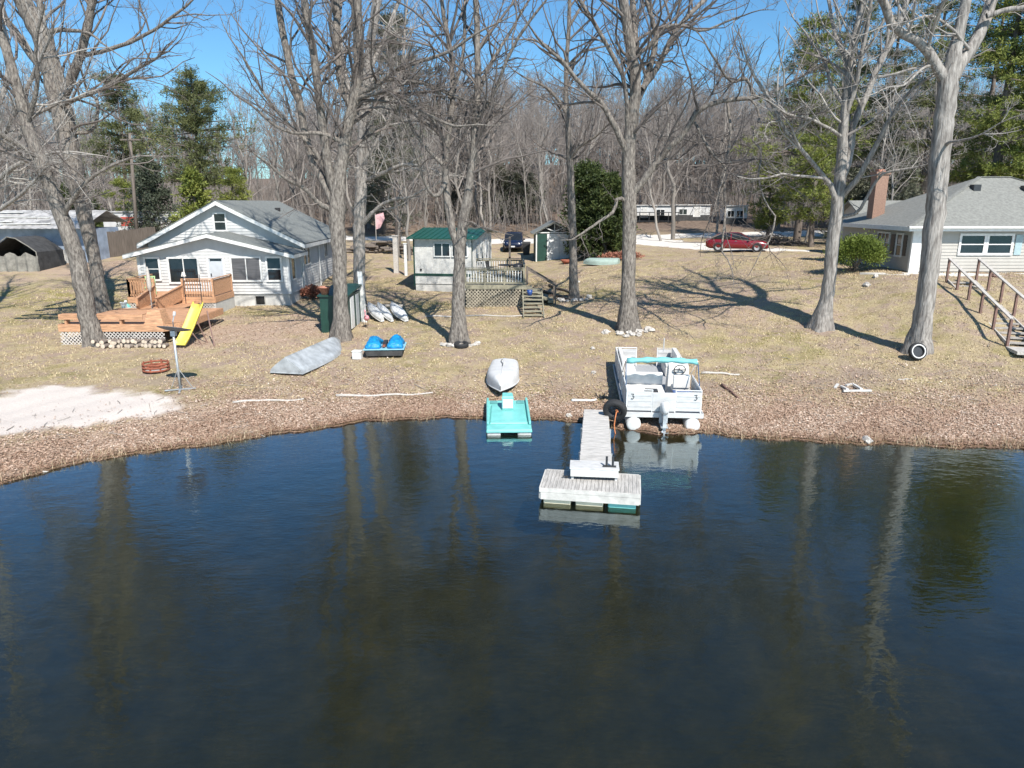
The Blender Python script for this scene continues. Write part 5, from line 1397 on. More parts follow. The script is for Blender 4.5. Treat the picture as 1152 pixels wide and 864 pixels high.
for a in range(3): MB().beam((.15 * math.cos(a * 2.09), .15 * math.sin(a * 2.09), .6), (.28 * math.cos(a * 2.09), .28 * math.sin(a * 2.09), 0), .025, .025).build('leg', BLACKMETAL, gr)

# ================= garden shed with trusses
p = G(603, 294.5); sc2 = (p.y * CP + (CAM_H - p.z) * SP) / FPX
sw = 41 * sc2
SH = thing('garden_shed', 'small gabled shed with open white trusses, white doors and a green side panel', 'shed', (p.x, p.y, p.z), R(2))
wh = 32 * sc2; gh = 11 * sc2
mb = MB(); mb.bx(0, sw, .15, 3.2, -.5, wh); mb.prism([(0, wh), (sw, wh), (sw / 2, wh + gh)], .35, 3.2, lambda s, t, d: V3((s, d, t))); mb.build('wall', GREENPAINT, SH)
mb = MB(); mb.bx(sw * .3, sw * .64, .08, .148, .05, wh - .1); mb.bx(sw * .645, sw * .92, .08, .148, .05, wh - .1); mb.build('door', WHITE_PAINT, SH)
mb = MB(); mb.bx(sw * .02, sw * .28, .09, .147, .0, wh - .1); mb.build('side_panel', GREENPAINT, SH)
MB().bx(-.02, .08, .05, .146, 0, wh).build('corner_trim', WHITE_PAINT, SH); MB().bx(sw * .94, sw + .02, .05, .146, 0, wh).build('corner_trim', WHITE_PAINT, SH)
MB().prism([(.15, wh + .1), (sw - .15, wh + .1), (sw / 2, wh + gh - .1)], .3, .345, lambda s, t, d: V3((s, d, t))).build('gable_dark_sheet', CANVAS, SH)  # dark sheet standing in for the darkness behind the open truss
r = MB(); r.slab([(-.3, -.2, wh - .12), (sw / 2, -.2, wh + gh + .06), (sw / 2, 3.4, wh + gh + .06), (-.3, 3.4, wh - .12)][::-1], .06); r.slab([(sw / 2, -.2, wh + gh + .06), (sw + .3, -.2, wh - .12), (sw + .3, 3.4, wh - .12), (sw / 2, 3.4, wh + gh + .06)][::-1], .06)
r.build('roof', SHINGLE, SH)
mb = MB(); y = .1
mb.beam((-.1, y, wh), (sw + .1, y, wh), .06, .08)
for a, b_ in (((sw / 2, wh), (sw / 2, wh + gh - .1)), ((sw / 2, wh + .1), (sw * .25, wh + gh * .48)), ((sw / 2, wh + .1), (sw * .75, wh + gh * .48)), ((-.2, wh - .12), (sw / 2, wh + gh - .02)), ((sw / 2, wh + gh - .02), (sw + .2, wh - .12))):
    mb.beam((a[0], y, a[1]), (b_[0], y, b_[1]), .05, .07)
mb.build('truss', WHITE_PAINT, SH)

# ================= grey hip roofed house at the right
hx, hy = 21.25, 38.4; hz = tz(21.5, 38)
GH = thing('hip_roofed_house', 'pale grey sided house with a big grey hip roof behind the wooden hillside stairs', 'house', (hx, hy, hz))
gw, gd, ge = 13.0, 8.2, 2.42
Fh = (V3((0, 0, 0)), V3((1, 0, 0)), V3((0, -1, 0))); Fl = (V3((0, gd, 0)), V3((0, -1, 0)), V3((-1, 0, 0)))
mb = MB().bx(.02, gw, .02, gd, -1, ge); mb.siding(Fh, 0, gw, .08, ge - .05); mb.siding(Fl, 0, gd, .08, ge - .05); mb.build('wall', GREY_SIDING, GH)
MB().wbox(Fh, -.04, .5, 0, ge - .02, 0, .04).build('corner_trim', WHITE_PAINT, GH); MB().wbox(Fl, gd - .12, gd + .03, 0, ge - .02, 0, .043).build('corner_trim', WHITE_PAINT, GH)
oe = .55; rz_ = ge + 2.65; rx0, rx1 = gw / 2 - .9, gw / 2 + .9; ry = gd / 2
r = MB()
c = [(-oe, -oe, ge), (gw + oe, -oe, ge), (gw + oe, gd + oe, ge), (-oe, gd + oe, ge)]; t0 = (rx0, ry, rz_); t1 = (rx1, ry, rz_)
r.add([c[0], c[1], c[2], c[3], t0, t1], [(0, 1, 5, 4), (1, 2, 5), (2, 3, 4, 5), (3, 0, 4), (3, 2, 1, 0)])
ro = r.build('roof', SHINGLE2, GH)
for q0, q1 in ((c[0], t0), (c[1], t1), (t0, t1)):
    MB().beam(V3(q0) + V3((0, 0, .015)), V3(q1) + V3((0, 0, .015)), .22, .035).build('ridge_cap', SHINGLE2, ro)
MB().box(rx0 - .9, ry - 1.2, rz_ - .62, .4, .4, .35).build('roof_vent', BLACKMETAL, ro); MB().box(rx1 + .1, ry - 1.3, rz_ - .65, .45, .4, .3).build('roof_vent', BLACKMETAL, ro)
mb = MB(); mb.bx(-oe - .03, gw + oe + .03, -oe - .03, -oe + .1, ge - .22, ge + .012); mb.bx(-oe - .03, -oe + .1, -oe + .1, gd + oe, ge - .22, ge + .012)
mb.build('fascia', WHITE_PAINT, GH)
mb = MB().tube([(-oe - .1, -oe - .1, ge - .03), (gw + oe, -oe - .1, ge - .03)], .07, 8); mb.build('gutter', WHITE_PAINT, GH)
window(GH, Fh, 2.55, 3.75, 1.05, 1.95, 1, 2, .12); window(GH, Fh, 4.0, 5.2, 1.05, 1.95, 1, 2, .12)
MB().wbox(Fh, 5.42, 5.78, .95, 2.0, .02, .06).build('shutter', mat('blue_grey_shutter', (.3, .4, .42), .6, .1, 4), GH)
door(GH, Fh, 6.85, 7.8, .05, 2.15, glass=(.95, 1.85))
window(GH, Fl, gd - 3.6, gd - 2.4, .95, 1.95, 3, 2, .1); window(GH, Fl, gd - 1.5, gd - 1.0, .85, 1.95, 1, 2, .1)
MB().wbox(Fl, gd - 2.15, gd - 1.75, .85, 1.95, .02, .05).build('shutter', BLACKMETAL, GH); MB().wbox(Fl, gd - .85, gd - .5, .85, 1.95, .02, .05).build('shutter', BLACKMETAL, GH)
ch_ = MB(); ch_.bx(.15, .85, 5.0, 5.7, 0.2, 5.25); ch_.bx(.08, .92, 4.93, 5.77, 5.252, 5.4); cho = ch_.build('chimney', BRICK, GH)
MB().bx(.3, .7, 5.15, 5.55, 5.4, 5.55).build('flue', TERRACOTTA, cho)
wk = MB(); pts = [(18.6, 38.3), (19.6, 37.2), (21, 36.9), (36, 36.9), (36, 38.35), (18.6, 38.35)]
wk.prism([(a, b_) for a, b_ in pts], -.5, .0, lambda s, t, d: V3((s, t, hz + .02 + d))); props(wk.build('concrete_walk', mat('pale_concrete', (.6, .57, .52), .85, .1, 3, .2)), kind='structure')
# garage behind
GA = thing('garage', 'grey roofed garage with a green door behind the left side of the hip roofed house', 'garage', (24.9, 50.5, tz(25, 50)))
mb = MB(); mb.bx(0, 7, 0, 6, -1, 2.2); mb.prism([(0, 2.2), (6, 2.2), (3, 3.7)], 0, 7, lambda s, t, d: V3((d, s, t))); mb.build('wall', GREY_SIDING, GA)
r = MB(); r.slab([(-.4, -.45, 2.08), (7.4, -.45, 2.08), (7.4, 3, 3.82), (-.4, 3, 3.82)], .08); r.slab([(-.4, 3, 3.82), (7.4, 3, 3.82), (7.4, 6.45, 2.08), (-.4, 6.45, 2.08)], .08); r.build('roof', SHINGLE2, GA)
MB().wbox((V3((0, 0, 0)), V3((1, 0, 0)), V3((0, -1, 0))), .3, 1.3, 0, 1.9, 0, .04).build('door', SHADEGREEN, GA)
MB().wbox((V3((0, 0, 0)), V3((1, 0, 0)), V3((0, -1, 0))), -.05, .1, 0, 2.1, 0, .03).build('corner_trim', WHITE_PAINT, GA)

# ================= hillside stairs
a = G(1090, 312); HS = thing('hillside_stairs', 'weathered wooden stairs with brown posts and handrails down the bank at the right edge', 'stairs', (20.6, 31, 0))
top = V3((21.75, 34.6, tz(21.75, 34.6) + .12)); bot = V3((20.0, 27.2, tz(20.0, 27.2) + .12))
dh = V3((bot.x - top.x, bot.y - top.y, 0)); Lh = dh.length; dh.normalize(); sd_ = V3((-dh.y, dh.x, 0))
def hs(b): return b.xform(Matrix.Translation((-20.6, -31, 0)))
def sp(t, s, dz_=0): return top + (bot - top) * t + sd_ * s + V3((0, 0, dz_))
wd = .58; n = 15
for k in range(n):
    t = (k + .5) / n; c_ = sp(t, 0)
    hs(MB().beam(c_ - sd_ * (wd - .04), c_ + sd_ * (wd - .04), .3, .05)).build('tread', mat('worn_stair_wood', (.33, .3, .265), .85, .25, 5, .3), HS)
mb = MB()
for s in (-wd, wd): mb.beam(sp(0, s, -.06), sp(1, s, -.06), .05, .24)
hs(mb).build('stringer', GREYWOOD, HS)
for s in (-wd - .06, wd + .06):
    hs(MB().beam(sp(-.01, s, 1.05), sp(1.0, s, 1.05), .13, .05)).build('handrail', GREYWOOD, HS)
    for k in range(6):
        t = k / 5; hs(MB().beam(sp(t, s, -.5), sp(t, s, 1.02), .09, .09)).build('post', BROWNWOOD, HS)
lb = sp(1.0, 0); hs(MB().beam(lb + dh * .05 + V3((0, 0, -.1)), lb + dh * 1.1 + V3((0, 0, -.1)), 1.4, .12)).build('landing', GREYWOOD, HS)

# ================= far left: lean-to, canvas shelter, board fence, pole
LT = thing('tin_roofed_shed', 'ramshackle shed with corrugated tin roof and pale blue sheeting at the left edge', 'shed', (-36, 53, tz(-35, 53)))
def lt(b): return b
mb = MB().bx(-4.5, 4.6, .6, 5, -.5, 2.5); mb.build('wall', TARPBLUE, LT)
MB().bx(1.0, 4.3, .3, .58, -.1, 1.0).build('sheeting', OFFWHITE, LT)
r = MB()
for k in range(36):
    x0 = -5.2 + k * .28; zz = .03 if k % 2 else 0
    r.slab([(x0, -.5, 2.55 + zz), (x0 + .28, -.5, 2.55 + .03 - zz), (x0 + .28, 3.2, 3.8 + .03 - zz), (x0, 3.2, 3.8 + zz)], .03)
r.slab([(-5.2, 3.2, 3.8), (4.9, 3.2, 3.8), (4.9, 6, 2.9), (-5.2, 6, 2.9)], .04)
r.build('roof', TIN, LT)
mb = MB()
for (x, y, z, L_, a) in ((-3, .6, 2.95, 4.5, .1), (-1, 1.6, 3.35, 5, -.06), (.5, .2, 2.85, 3.6, .05), (-3.5, 2.4, 3.65, 5, .03)): mb.beam((x - L_ / 2, y - a, z), (x + L_ / 2, y + a, z + a * .8), .22, .06)
mb.build('roof_board', OFFWHITE, LT)
CS = thing('canvas_shelter', 'dark torn canvas shelter with an arched frame at the left edge', 'shelter', (-34.2, 49.5, tz(-34.2, 49.5)))
arch = [(-1.6 + 0.0, 0), (-1.58, 1.35), (-1.0, 1.8), (-.25, 2.3), (.3, 2.2), (1.05, 1.7), (1.55, 1.3), (1.6, 0)]
mb = MB(); secs = []
for y in (0, 1.5, 3.0): secs.append([V3((s, y, t)) for s, t in arch])
vs = [q for s in secs for q in s]; mb.add(vs, [(i * 8 + k, i * 8 + k + 1, (i + 1) * 8 + k + 1, (i + 1) * 8 + k) for i in range(2) for k in range(7)]); mb.add([V3((s, 3.0, t)) for s, t in arch], [tuple(range(8))])
o = mb.build('canopy', CANVAS, CS, fix=False); m_ = o.modifiers.new('s', 'SOLIDIFY'); m_.thickness = .04
mb = MB(); nseg = 14
vs = []
for k in range(nseg + 1):
    x = -1.62 + 3.24 * k / nseg; dy = -.08 + .09 * math.sin(k * 2.1); vs += [(x, dy, -.1), (x + .05 * math.sin(k), dy * .6, 1.15 + .15 * math.sin(k * 1.3))]
mb.add(vs, [(2 * k, 2 * k + 2, 2 * k + 3, 2 * k + 1) for k in range(nseg)])
o = mb.build('front_flap', CANVAS2, CS, fix=False); m_ = o.modifiers.new('s', 'SOLIDIFY'); m_.thickness = .03
MB().tube([V3((s * 1.02, -.05, t + .03)) for s, t in arch], .035, 6).build('frame', CANVAS2, CS)
FN = thing('board_fence', 'dark weathered upright board fence behind the white house at the left', 'fence', (-31, 57, 0))
mb = MB(); rg = random.Random(3)
fa = Gx(104, 55.0); fb = Gx(176, 60); n = 66
for k in range(n):
    t = k / (n - 1); x = fa.x + (fb.x - fa.x) * t; y = fa.y + (fb.y - fa.y) * t; z = tz(x, y)
    mb.box(x + 31, y - 57, z + .95 + rg.uniform(-.05, .05), .115, .03, 2.0, math.atan2(fb.y - fa.y, fb.x - fa.x))
mb.build('boards', DARKWOOD, FN)
for t in np.linspace(0, 1, 5):
    x = fa.x + (fb.x - fa.x) * t; y = fa.y + (fb.y - fa.y) * t + .09; MB().box(x + 31, y - 57, tz(x, y) + .9, .12, .12, 2.1).build('post', DARKWOOD, FN)
MB().beam((fa.x + 31, fa.y - 57 + .06, fa.z + 1.5), (fb.x + 31, fb.y - 57 + .06, fb.z + 1.5), .05, .09).build('rail', DARKWOOD, FN)
WT = thing('white_storage_trailer', 'long low white trailer behind the board fence, left of the white house', 'trailer', (-33, 66, tz(-33, 66)))
mb = MB().bx(-4, 6.5, 0, 2.4, .6, 2.9); mb.build('body', WHITE_SIDING, WT)
MB().bx(-4.1, 6.6, -.1, 2.5, 2.9, 3.0).build('roof', TIN, WT)
MB().bx(-2.4, -1.0, -.03, .01, 1.7, 2.5).build('red_panel', mat('faded_red', (.4, .07, .05), .6, .2, 3), WT)
for x in (0, 3):
    MB().lathe([(.15, -.1), (.4, -.1), (.4, .1), (.15, .1)], 16, closed=True).xform(Matrix.Translation((x, .1, .4)) @ Matrix.Rotation(R(90), 4, 'X')).build('wheel', DARK, WT)
UP = G(155, 281)
UT = thing('utility_pole', 'dark wooden utility pole beside the board fence', 'pole', UP)
ut = at_y(146, 150, UP.y); MB().tube([(0, 0, -.5), ((ut.x - UP.x) * .5, 0, (ut.z - UP.z) * .5), (ut.x - UP.x, 0, ut.z - UP.z)], [.16, .14, .11], 9).build('pole', DARKWOOD, UT, True)
MB().beam((ut.x - UP.x - .8, -.1, ut.z - UP.z - .5), (ut.x - UP.x + .8, -.1, ut.z - UP.z - .5), .1, .12).build('crossarm', DARKWOOD, UT)
# ================= mobile home and campers beyond the drive
def trailer(name, label, cat, u0, u1, vb, vt, Y_, rz, band=True, m=WHITE_SIDING, skirt=True):
    p0 = Gx(u0, Y_); p1 = Gx(u1, Y_); L_ = p1.x - p0.x
    top = at_y(u0, vt, Y_).z; z0 = tz((p0.x + p1.x) / 2, Y_)
    t = thing(name, label, cat, (p0.x, Y_, z0), rz); H = top - z0
    mb = MB().bx(0, L_, 0, 3, .5, H); mb.build('body', m, t)
    MB().bx(-.15, L_ + .15, -.2, 3.2, H, H + .12).build('roof', TIN, t)
    Fz = (V3((0, 0, 0)), V3((1, 0, 0)), V3((0, -1, 0)))
    n = max(2, int(L_ / 1.7))
    for k in range(n):
        a = .4 + k * (L_ - .6) / n
        if k == n // 2 and L_ > 4: door(t, Fz, a, a + .75, .5, min(2.4, H - .1), dm=OFFWHITE); continue
        window(t, Fz, a, a + min(1.0, L_ / n * .55), H * .42, H * .75, 2, 1, .05)
    if skirt: MB().wbox(Fz, .02, L_ - .02, -.3, .5 + H * .12, .0, .04).build('skirt', CANVAS, t)
    return t
trailer('mobile_home', 'long low white mobile home behind the gravel drive, half hidden by the forked tree', 'mobile home', 700, 757, 247, 231.5, 93, 0)
trailer('mobile_home', 'second white mobile home, just right of the dark trunked tree by the drive', 'mobile home', 760, 799, 248, 231, 94, R(4))
trailer('camper', 'short white camper beyond the red car', 'camper', 814, 839, 249, 232, 90, R(-6))
MH = Gx(707, 91)
sv = thing('porch_awning', 'dark open awning frame in front of the long white mobile home', 'awning', (MH.x, 91, MH.z))
mb = MB().bx(0, 6.4, -.2, 1.6, 1.35, 1.43); mb.build('roof', BLACKMETAL, sv)
for k in range(6): MB().bx(.1 + k * 1.2, .18 + k * 1.2, -.1, -.02, -.2, 1.35).build('post', BLACKMETAL, sv)
MB().bx(0, 6.4, -.12, -.08, .3, .4).build('rail', BLACKMETAL, sv)
# ------------------------------------------------------------------ vehicles
def car(name, label, cat, loc, rz, paint, L_=4.8, Wd=1.84, hood=.95, roof=1.44, suv=False, group=None):
    t = thing(name, label, cat, loc, rz, group)
    hw = Wd / 2
    def ring(x, w_, zb, zt, rb=.1, rt=.12, tuck=.06):
        return [V3((x, -w_ + tuck, zb)), V3((x, -w_, zb + .18)), V3((x, -w_, zt - rt * 1.6)), V3((x, -w_ + rt * .5, zt - rt * .45)), V3((x, -w_ + rt * 1.6, zt)),
                V3((x, w_ - rt * 1.6, zt)), V3((x, w_ - rt * .5, zt - rt * .45)), V3((x, w_, zt - rt * 1.6)), V3((x, w_, zb + .18)), V3((x, w_ - tuck, zb))]
    h = hood; zb = .22 if not suv else .3
    if suv: st = [(-.5, .8, .45, h - .1), (-.485, .9, .38, h + .02), (-.44, .97, zb, h + .08), (-.3, 1, zb, h + .1), (0, 1, zb, h + .06), (.2, 1, zb, h + .02), (.33, .98, zb, h), (.43, .93, zb, h - .06), (.475, .86, zb + .05, h - .16), (.5, .74, zb + .12, h - .3)]
    else: st = [(-.5, .78, .42, h - .12), (-.485, .88, .34, h + .0), (-.43, .96, zb, h + .04), (-.3, 1, zb, h + .02), (0, 1, zb, h - .02), (.2, 1, zb, h - .04), (.33, .98, zb, h - .09), (.43, .92, zb, h - .16), (.478, .84, zb + .02, h - .27), (.5, .7, zb + .1, h - .4)]
    mb = MB().loft([ring(a * L_, w_ * hw, b_, c) for a, w_, b_, c in st])
    mb.build('body', paint, t, True, bevel=0)
    belt = h - .02
    if suv: gs = [(-.46, .8, belt, belt + .06), (-.42, .8, belt, roof - .06), (-.3, .78, belt, roof), (0, .78, belt, roof), (.1, .79, belt, roof - .05), (.26, .86, belt - .02, belt + .02)]
    else: gs = [(-.43, .84, belt, belt + .04), (-.3, .74, belt, roof - .08), (-.15, .72, belt, roof), (.0, .72, belt, roof - .01), (.06, .73, belt, roof - .05), (.25, .86, belt - .06, belt - .03)]
    secs = []
    for a, w_, z0, z1 in gs:
        x = a * L_; wb = hw * .93; wt = hw * w_
        secs.append([V3((x, -wb, z0)), V3((x, -(wb * .45 + wt * .55), z0 + (z1 - z0) * .6)), V3((x, -wt, z1 - .03)), V3((x, -wt + .1, z1)), V3((x, wt - .1, z1)), V3((x, wt, z1 - .03)), V3((x, (wb * .45 + wt * .55), z0 + (z1 - z0) * .6)), V3((x, wb, z0))])
    MB().loft(secs).build('glasshouse', GLASS, t, True)
    i0, i1 = (1, 4) if suv else (1, 4)
    r = []
    for s in secs[i0:i1 + 1]:
        z = s[3].z; r.append([V3((s[2].x, s[2].y - .012, s[2].z - .03)), V3((s[3].x, s[3].y, z + .012)), V3((s[4].x, s[4].y, z + .012)), V3((s[5].x, s[5].y + .012, s[5].z - .03)), V3((s[4].x, s[4].y, z - .02)), V3((s[3].x, s[3].y, z - .02))])
    MB().loft(r).build('roof', paint, t, True)
    mb = MB()
    for sy in (-1, 1):
        for (ia, ib) in ((0, 1), (4, 5)):
            a, b_ = secs[ia], secs[ib]; k = 2 if sy < 0 else 5; q = 0 if sy < 0 else 7
            mb.beam(a[k] if ia else a[k], b_[k], .06, .05)
        xm = -.1 * L_ if not suv else -.12 * L_
        mb.beam((xm, sy * hw * .935, belt), (xm, sy * hw * .745, roof - .05), .08, .03)
        if suv: mb.beam((-.33 * L_, sy * hw * .935, belt), (-.33 * L_, sy * hw * .79, roof - .04), .12, .03)
    mb.build('pillar', paint, t)
    wr = .33 if not suv else .37
    for sx in (-.295, .315):
        for sy in (-1, 1):
            M = Matrix.Translation((sx * L_, sy * (hw - .09), wr)) @ Matrix.Rotation(R(90), 4, 'X')
            w_ = MB().lathe([(wr * .62, -.1), (wr * .93, -.11), (wr, -.07), (wr, .07), (wr * .93, .11), (wr * .62, .1)], 22, closed=True).xform(M).build('wheel', DARK, t, True)
            rm = MB().lathe([(0, -.03 ), (wr * .2, -.05), (wr * .6, -.08), (wr * .66, -.09), (wr * .66, .09), (wr * .6, .08), (wr * .2, .05), (0, .03)], 16).xform(M)
            rm.build('rim', RIM, w_, True)
            MB().lathe([(wr * 1.02, -.1), (wr * 1.16, -.1), (wr * 1.16, .1), (wr * 1.02, .1)], 22, closed=True).xform(Matrix.Translation((sx * L_, sy * (hw - .1), wr)) @ Matrix.Rotation(R(90), 4, 'X')).build('wheel_arch', BLACKMETAL, t, True)
    for sy in (-1, 1):
        zl = h - .33 if not suv else h - .22
        MB().hexa([(.455 * L_, sy * hw * .88, zl - .07), (.492 * L_, sy * hw * .52, zl - .09), (.492 * L_ + .01, sy * hw * .52, zl + .02), (.455 * L_, sy * hw * .9, zl + .03), (.42 * L_, sy * hw * .88, zl - .07), (.46 * L_, sy * hw * .5, zl - .09), (.46 * L_, sy * hw * .5, zl + .03), (.42 * L_, sy * hw * .93, zl + .06)]).build('headlight', LAMPLENS, t)
        MB().bx(-.497 * L_, -.47 * L_, min(sy * hw * .5, sy * hw * .86), max(sy * hw * .5, sy * hw * .86), h - .22, h - .08).build('taillight', mat('red_lens', (.4, .01, .01), .2, .1, 4), t)
        MB().box(.19 * L_, sy * (hw + .08), belt + .06, .12, .18, .12).build('mirror', paint, t, bevel=.02)
        MB().box(-.02 * L_, sy * (hw + .002), belt - .12, .16, .02, .03).build('door_handle', CHROME, t)
    g = MB(); g.box(.494 * L_, 0, .52 if not suv else .62, .05, Wd * .52, .14 if not suv else .22); g.build('grille', BLACKMETAL, t)
    MB().box(.505 * L_, 0, .36 if not suv else .48, .02, .34, .12).build('licence_plate', WHITE_PAINT, t)
    return t
p = G(831, 284); car('parked_car', 'dark red sedan parked at the end of the gravel drive', 'car', (p.x, p.y + .6, tz(p.x, p.y + .6) + .05), R(-17), REDPAINT, L_=4.75)
p = G(578, 284); car('parked_suv', 'dark blue car parked on the grass left of the garden shed, facing the lake', 'car', (p.x, p.y + 2.0, tz(p.x, p.y + 2.0)), R(-92), BLUEPAINT, L_=4.5, Wd=1.85, hood=1.02, roof=1.66, suv=True)

# ------------------------------------------------------------------ dock
def poly_xy(p): return [(q[0], q[1]) for q in p]
gz_ = .36
ga, gb = V3((2.74, 22.25, .45)), V3((2.12, 17.0, .40))
DG = thing('gangway', 'bleached plank gangway running from the bank out to the float', 'dock', (2.42, 19.6, 0))
def dg(b): return b.xform(Matrix.Translation((-2.42, -19.6, 0)))
d = (gb - ga); Lg = d.length; d.normalize(); s = V3((-d.y, d.x, 0)).normalized() * -1
n = 36
mb = MB(); rg = random.Random(5)
for k in range(n):
    c_ = ga + d * Lg * (k + .5) / n; hw = .385 + .03 * (k / n) + rg.uniform(-.006, .006)
    mb.beam(c_ - s * hw + V3((0, 0, rg.uniform(-.003, .003))), c_ + s * hw + V3((0, 0, rg.uniform(-.003, .003))), Lg / n - .012, .03)
dg(mb).build('deck_planks', DOCKWOOD, DG)
for sg in (-1, 1): dg(MB().beam(ga + s * .38 * sg - V3((0, 0, .1)), gb + s * .41 * sg - V3((0, 0, .1)), .045, .15)).build('stringer', GREYWOOD, DG)
for k in (.35, .75):
    for sg in (-1, 1):
        c_ = ga + d * Lg * k + s * .43 * sg; dg(MB().tube([c_ - V3((0, 0, 1.6)), c_ + V3((0, 0, -.02))], .028, 8)).build('leg', ALU, DG)
ea, eb = ga - d * .1 - s * .1, ga - d * .1 + s * .55
FL = thing('floating_platform', 'bleached wooden dock float with cream and teal pontoon drums at the end of the gangway', 'dock', (1.93, 16.25, 0), R(-9.5))
fw, fd = 2.32, 1.2
mb = MB(); k = -fw / 2
while k < fw / 2 - .01:
    mb.bx(k + .003, min(k + .088, fw / 2) - .002, -fd / 2, fd / 2, .375 + rg.uniform(-.003, .003), .405); k += .09
mb.build('deck_planks', DOCKWOOD_Y, FL)
mb = MB(); mb.bx(-fw / 2 - .03, fw / 2 + .03, -fd / 2 - .045, -fd / 2 - .004, .315, .412); mb.bx(-fw / 2 - .0, fw / 2 + .0, -fd / 2 - .042, -fd / 2 - .002, .13, .308); mb.bx(-fw / 2 - .04, -fw / 2 - .004, -fd / 2, fd / 2, .13, .41); mb.bx(fw / 2 + .004, fw / 2 + .04, -fd / 2, fd / 2, .13, .41); mb.bx(-fw / 2, fw / 2, fd / 2 + .004, fd / 2 + .04, .2, .41)
mb.build('fascia_board', mat('weathered_fascia', (.5, .48, .44), .8, .22, 4, .3), FL)
for i, m_ in enumerate((CREAM, CREAM, TEAL)):
    x0 = -fw / 2 + .06 + i * .77
    pr = [(-.5, -.14), (-.5, .12), (-.44, .175), (.44, .175), (.5, .12), (.5, -.14)]
    MB().prism([(a * 1.1, b_) for a, b_ in pr], x0, x0 + .66, lambda s_, t_, d_: V3((d_, s_, t_))).build('float_drum', m_, FL, bevel=.03)
FM = FL.matrix_basis.copy()
FM = Matrix.Translation(FL.location) @ Matrix.Rotation(R(-9.5), 4, 'Z')
BN = thing('dock_bench', 'white painted plank bench on the dock float, at the foot of the gangway', 'bench', FM @ V3((.06, .28, .406)), R(-6))
mb = MB(); [mb.bx(-.6, .6, -.26 + k * .135, -.135 + k * .135, .29, .33) for k in range(4)]; mb.build('seat', mat('worn_white_bench_paint', (.52, .515, .5), .6, .2, 5, .2, stretch=(1, 4, 1)), BN)
MB().bx(-.58, .58, -.25, -.21, .1, .288).build('apron', OFFWHITE, BN)
for sx in (-.56, .5): MB().bx(sx, sx + .06, -.2, .24, 0, .288).build('leg', OFFWHITE, BN)
RH = thing('rod_holder', 'pair of short black upright rod holders on the right end of the white dock bench', 'rod holder', FM @ V3((.43, .18, .74)), R(-6))
MB().bx(-.16, .16, -.03, .03, 0, .03).build('base', BLACKMETAL, RH)
for sx in (-.07, .08): MB().tube([(sx, 0, .03), (sx, .02, .26)], .028, 8).build('tube', BLACKMETAL, RH)
CL = thing('dock_cleat', 'small dark cleat on the float left of the white bench', 'cleat', FM @ V3((-.62, .1, .408)))
MB().beam((-.09, 0, .05), (.09, 0, .05), .03, .025).build('bar', BLACKMETAL, CL); MB().bx(-.03, .03, -.02, .02, 0, .04).build('base', BLACKMETAL, CL)
BP = thing('mooring_buoy', 'small pale float bobbing at the left side of the gangway end', 'buoy', V3((1.62, 17.75, .02)))
MB().lathe([(0, -.08), (.06, -.06), (.085, 0), (.06, .1), (.02, .13), (0, .13)], 12).build('body', CREAM, BP, True)
MB().tube([(0, 0, .12), (.02, .02, .2), (.05, 0, .12)], .008, 5).build('ring', BLACKMETAL, BP)

def tyre(name, label, loc, M, ro=.33, ri=.2, w_=.19, rim=None, mtl=DARK):
    t = thing(name, label, 'tyre', loc)
    pr = [(ri, -w_ * .36), (ri + .03, -w_ * .5), (ro - .05, -w_ * .52), (ro - .012, -w_ * .4), (ro, -w_ * .2), (ro, w_ * .2), (ro - .012, w_ * .4), (ro - .05, w_ * .52), (ri + .03, w_ * .5), (ri, w_ * .36)]
    MB().lathe(pr, 30, closed=True).xform(M).build('tread', mtl, t, True)
    if rim == 'white':
        MB().lathe([(0, -.02), (ri + .01, -.02), (ri + .01, .02), (0, .02)], 24).xform(M).build('inner_disc', BLACKMETAL, t)
        for sg in (-1, 1): MB().lathe([(ri + .03, sg * (w_ * .5 + .003)), (ri + .075, sg * (w_ * .515 + .003)), (ri + .075, sg * (w_ * .5)), (ri + .03, sg * (w_ * .48))], 30, closed=True).xform(M).build('whitewall', WHITE_PAINT, t, True)
    else:
        MB().lathe([(ri - .004, -w_ * .3), (ri + .012, -w_ * .4), (ri + .012, w_ * .4), (ri - .004, w_ * .3)], 30, closed=True).xform(M).build('bead', BLACKMETAL, t, True)
    return t
pt = V3((3.25, 21.55, .36))
tyre('bumper_tyre', 'black tyre leaning upright at the shore end of the gangway as a bumper', pt, Matrix.Translation((0, 0, .3)) @ Matrix.Rotation(R(38), 4, 'Y') @ Matrix.Rotation(R(28), 4, 'X') @ Matrix.Rotation(R(90), 4, 'X'), .38, .2, .22)
rp = thing('dock_rope', 'orange rope hanging from the black tyre at the gangway', 'rope', pt)
MB().tube([(.02, -.2, .3), (-.02, -.26, .12), (-.05, -.3, -.1), (-.03, -.35, -.3), (0, -.4, -.4)], .018, 6).build('strand', ORANGE, rp, True); MB().tube([(.0, -.16, .32), (.05, -.1, .36), (.08, -.16, .28), (.02, -.2, .3)], .016, 6).build('knot', ORANGE, rp, True)

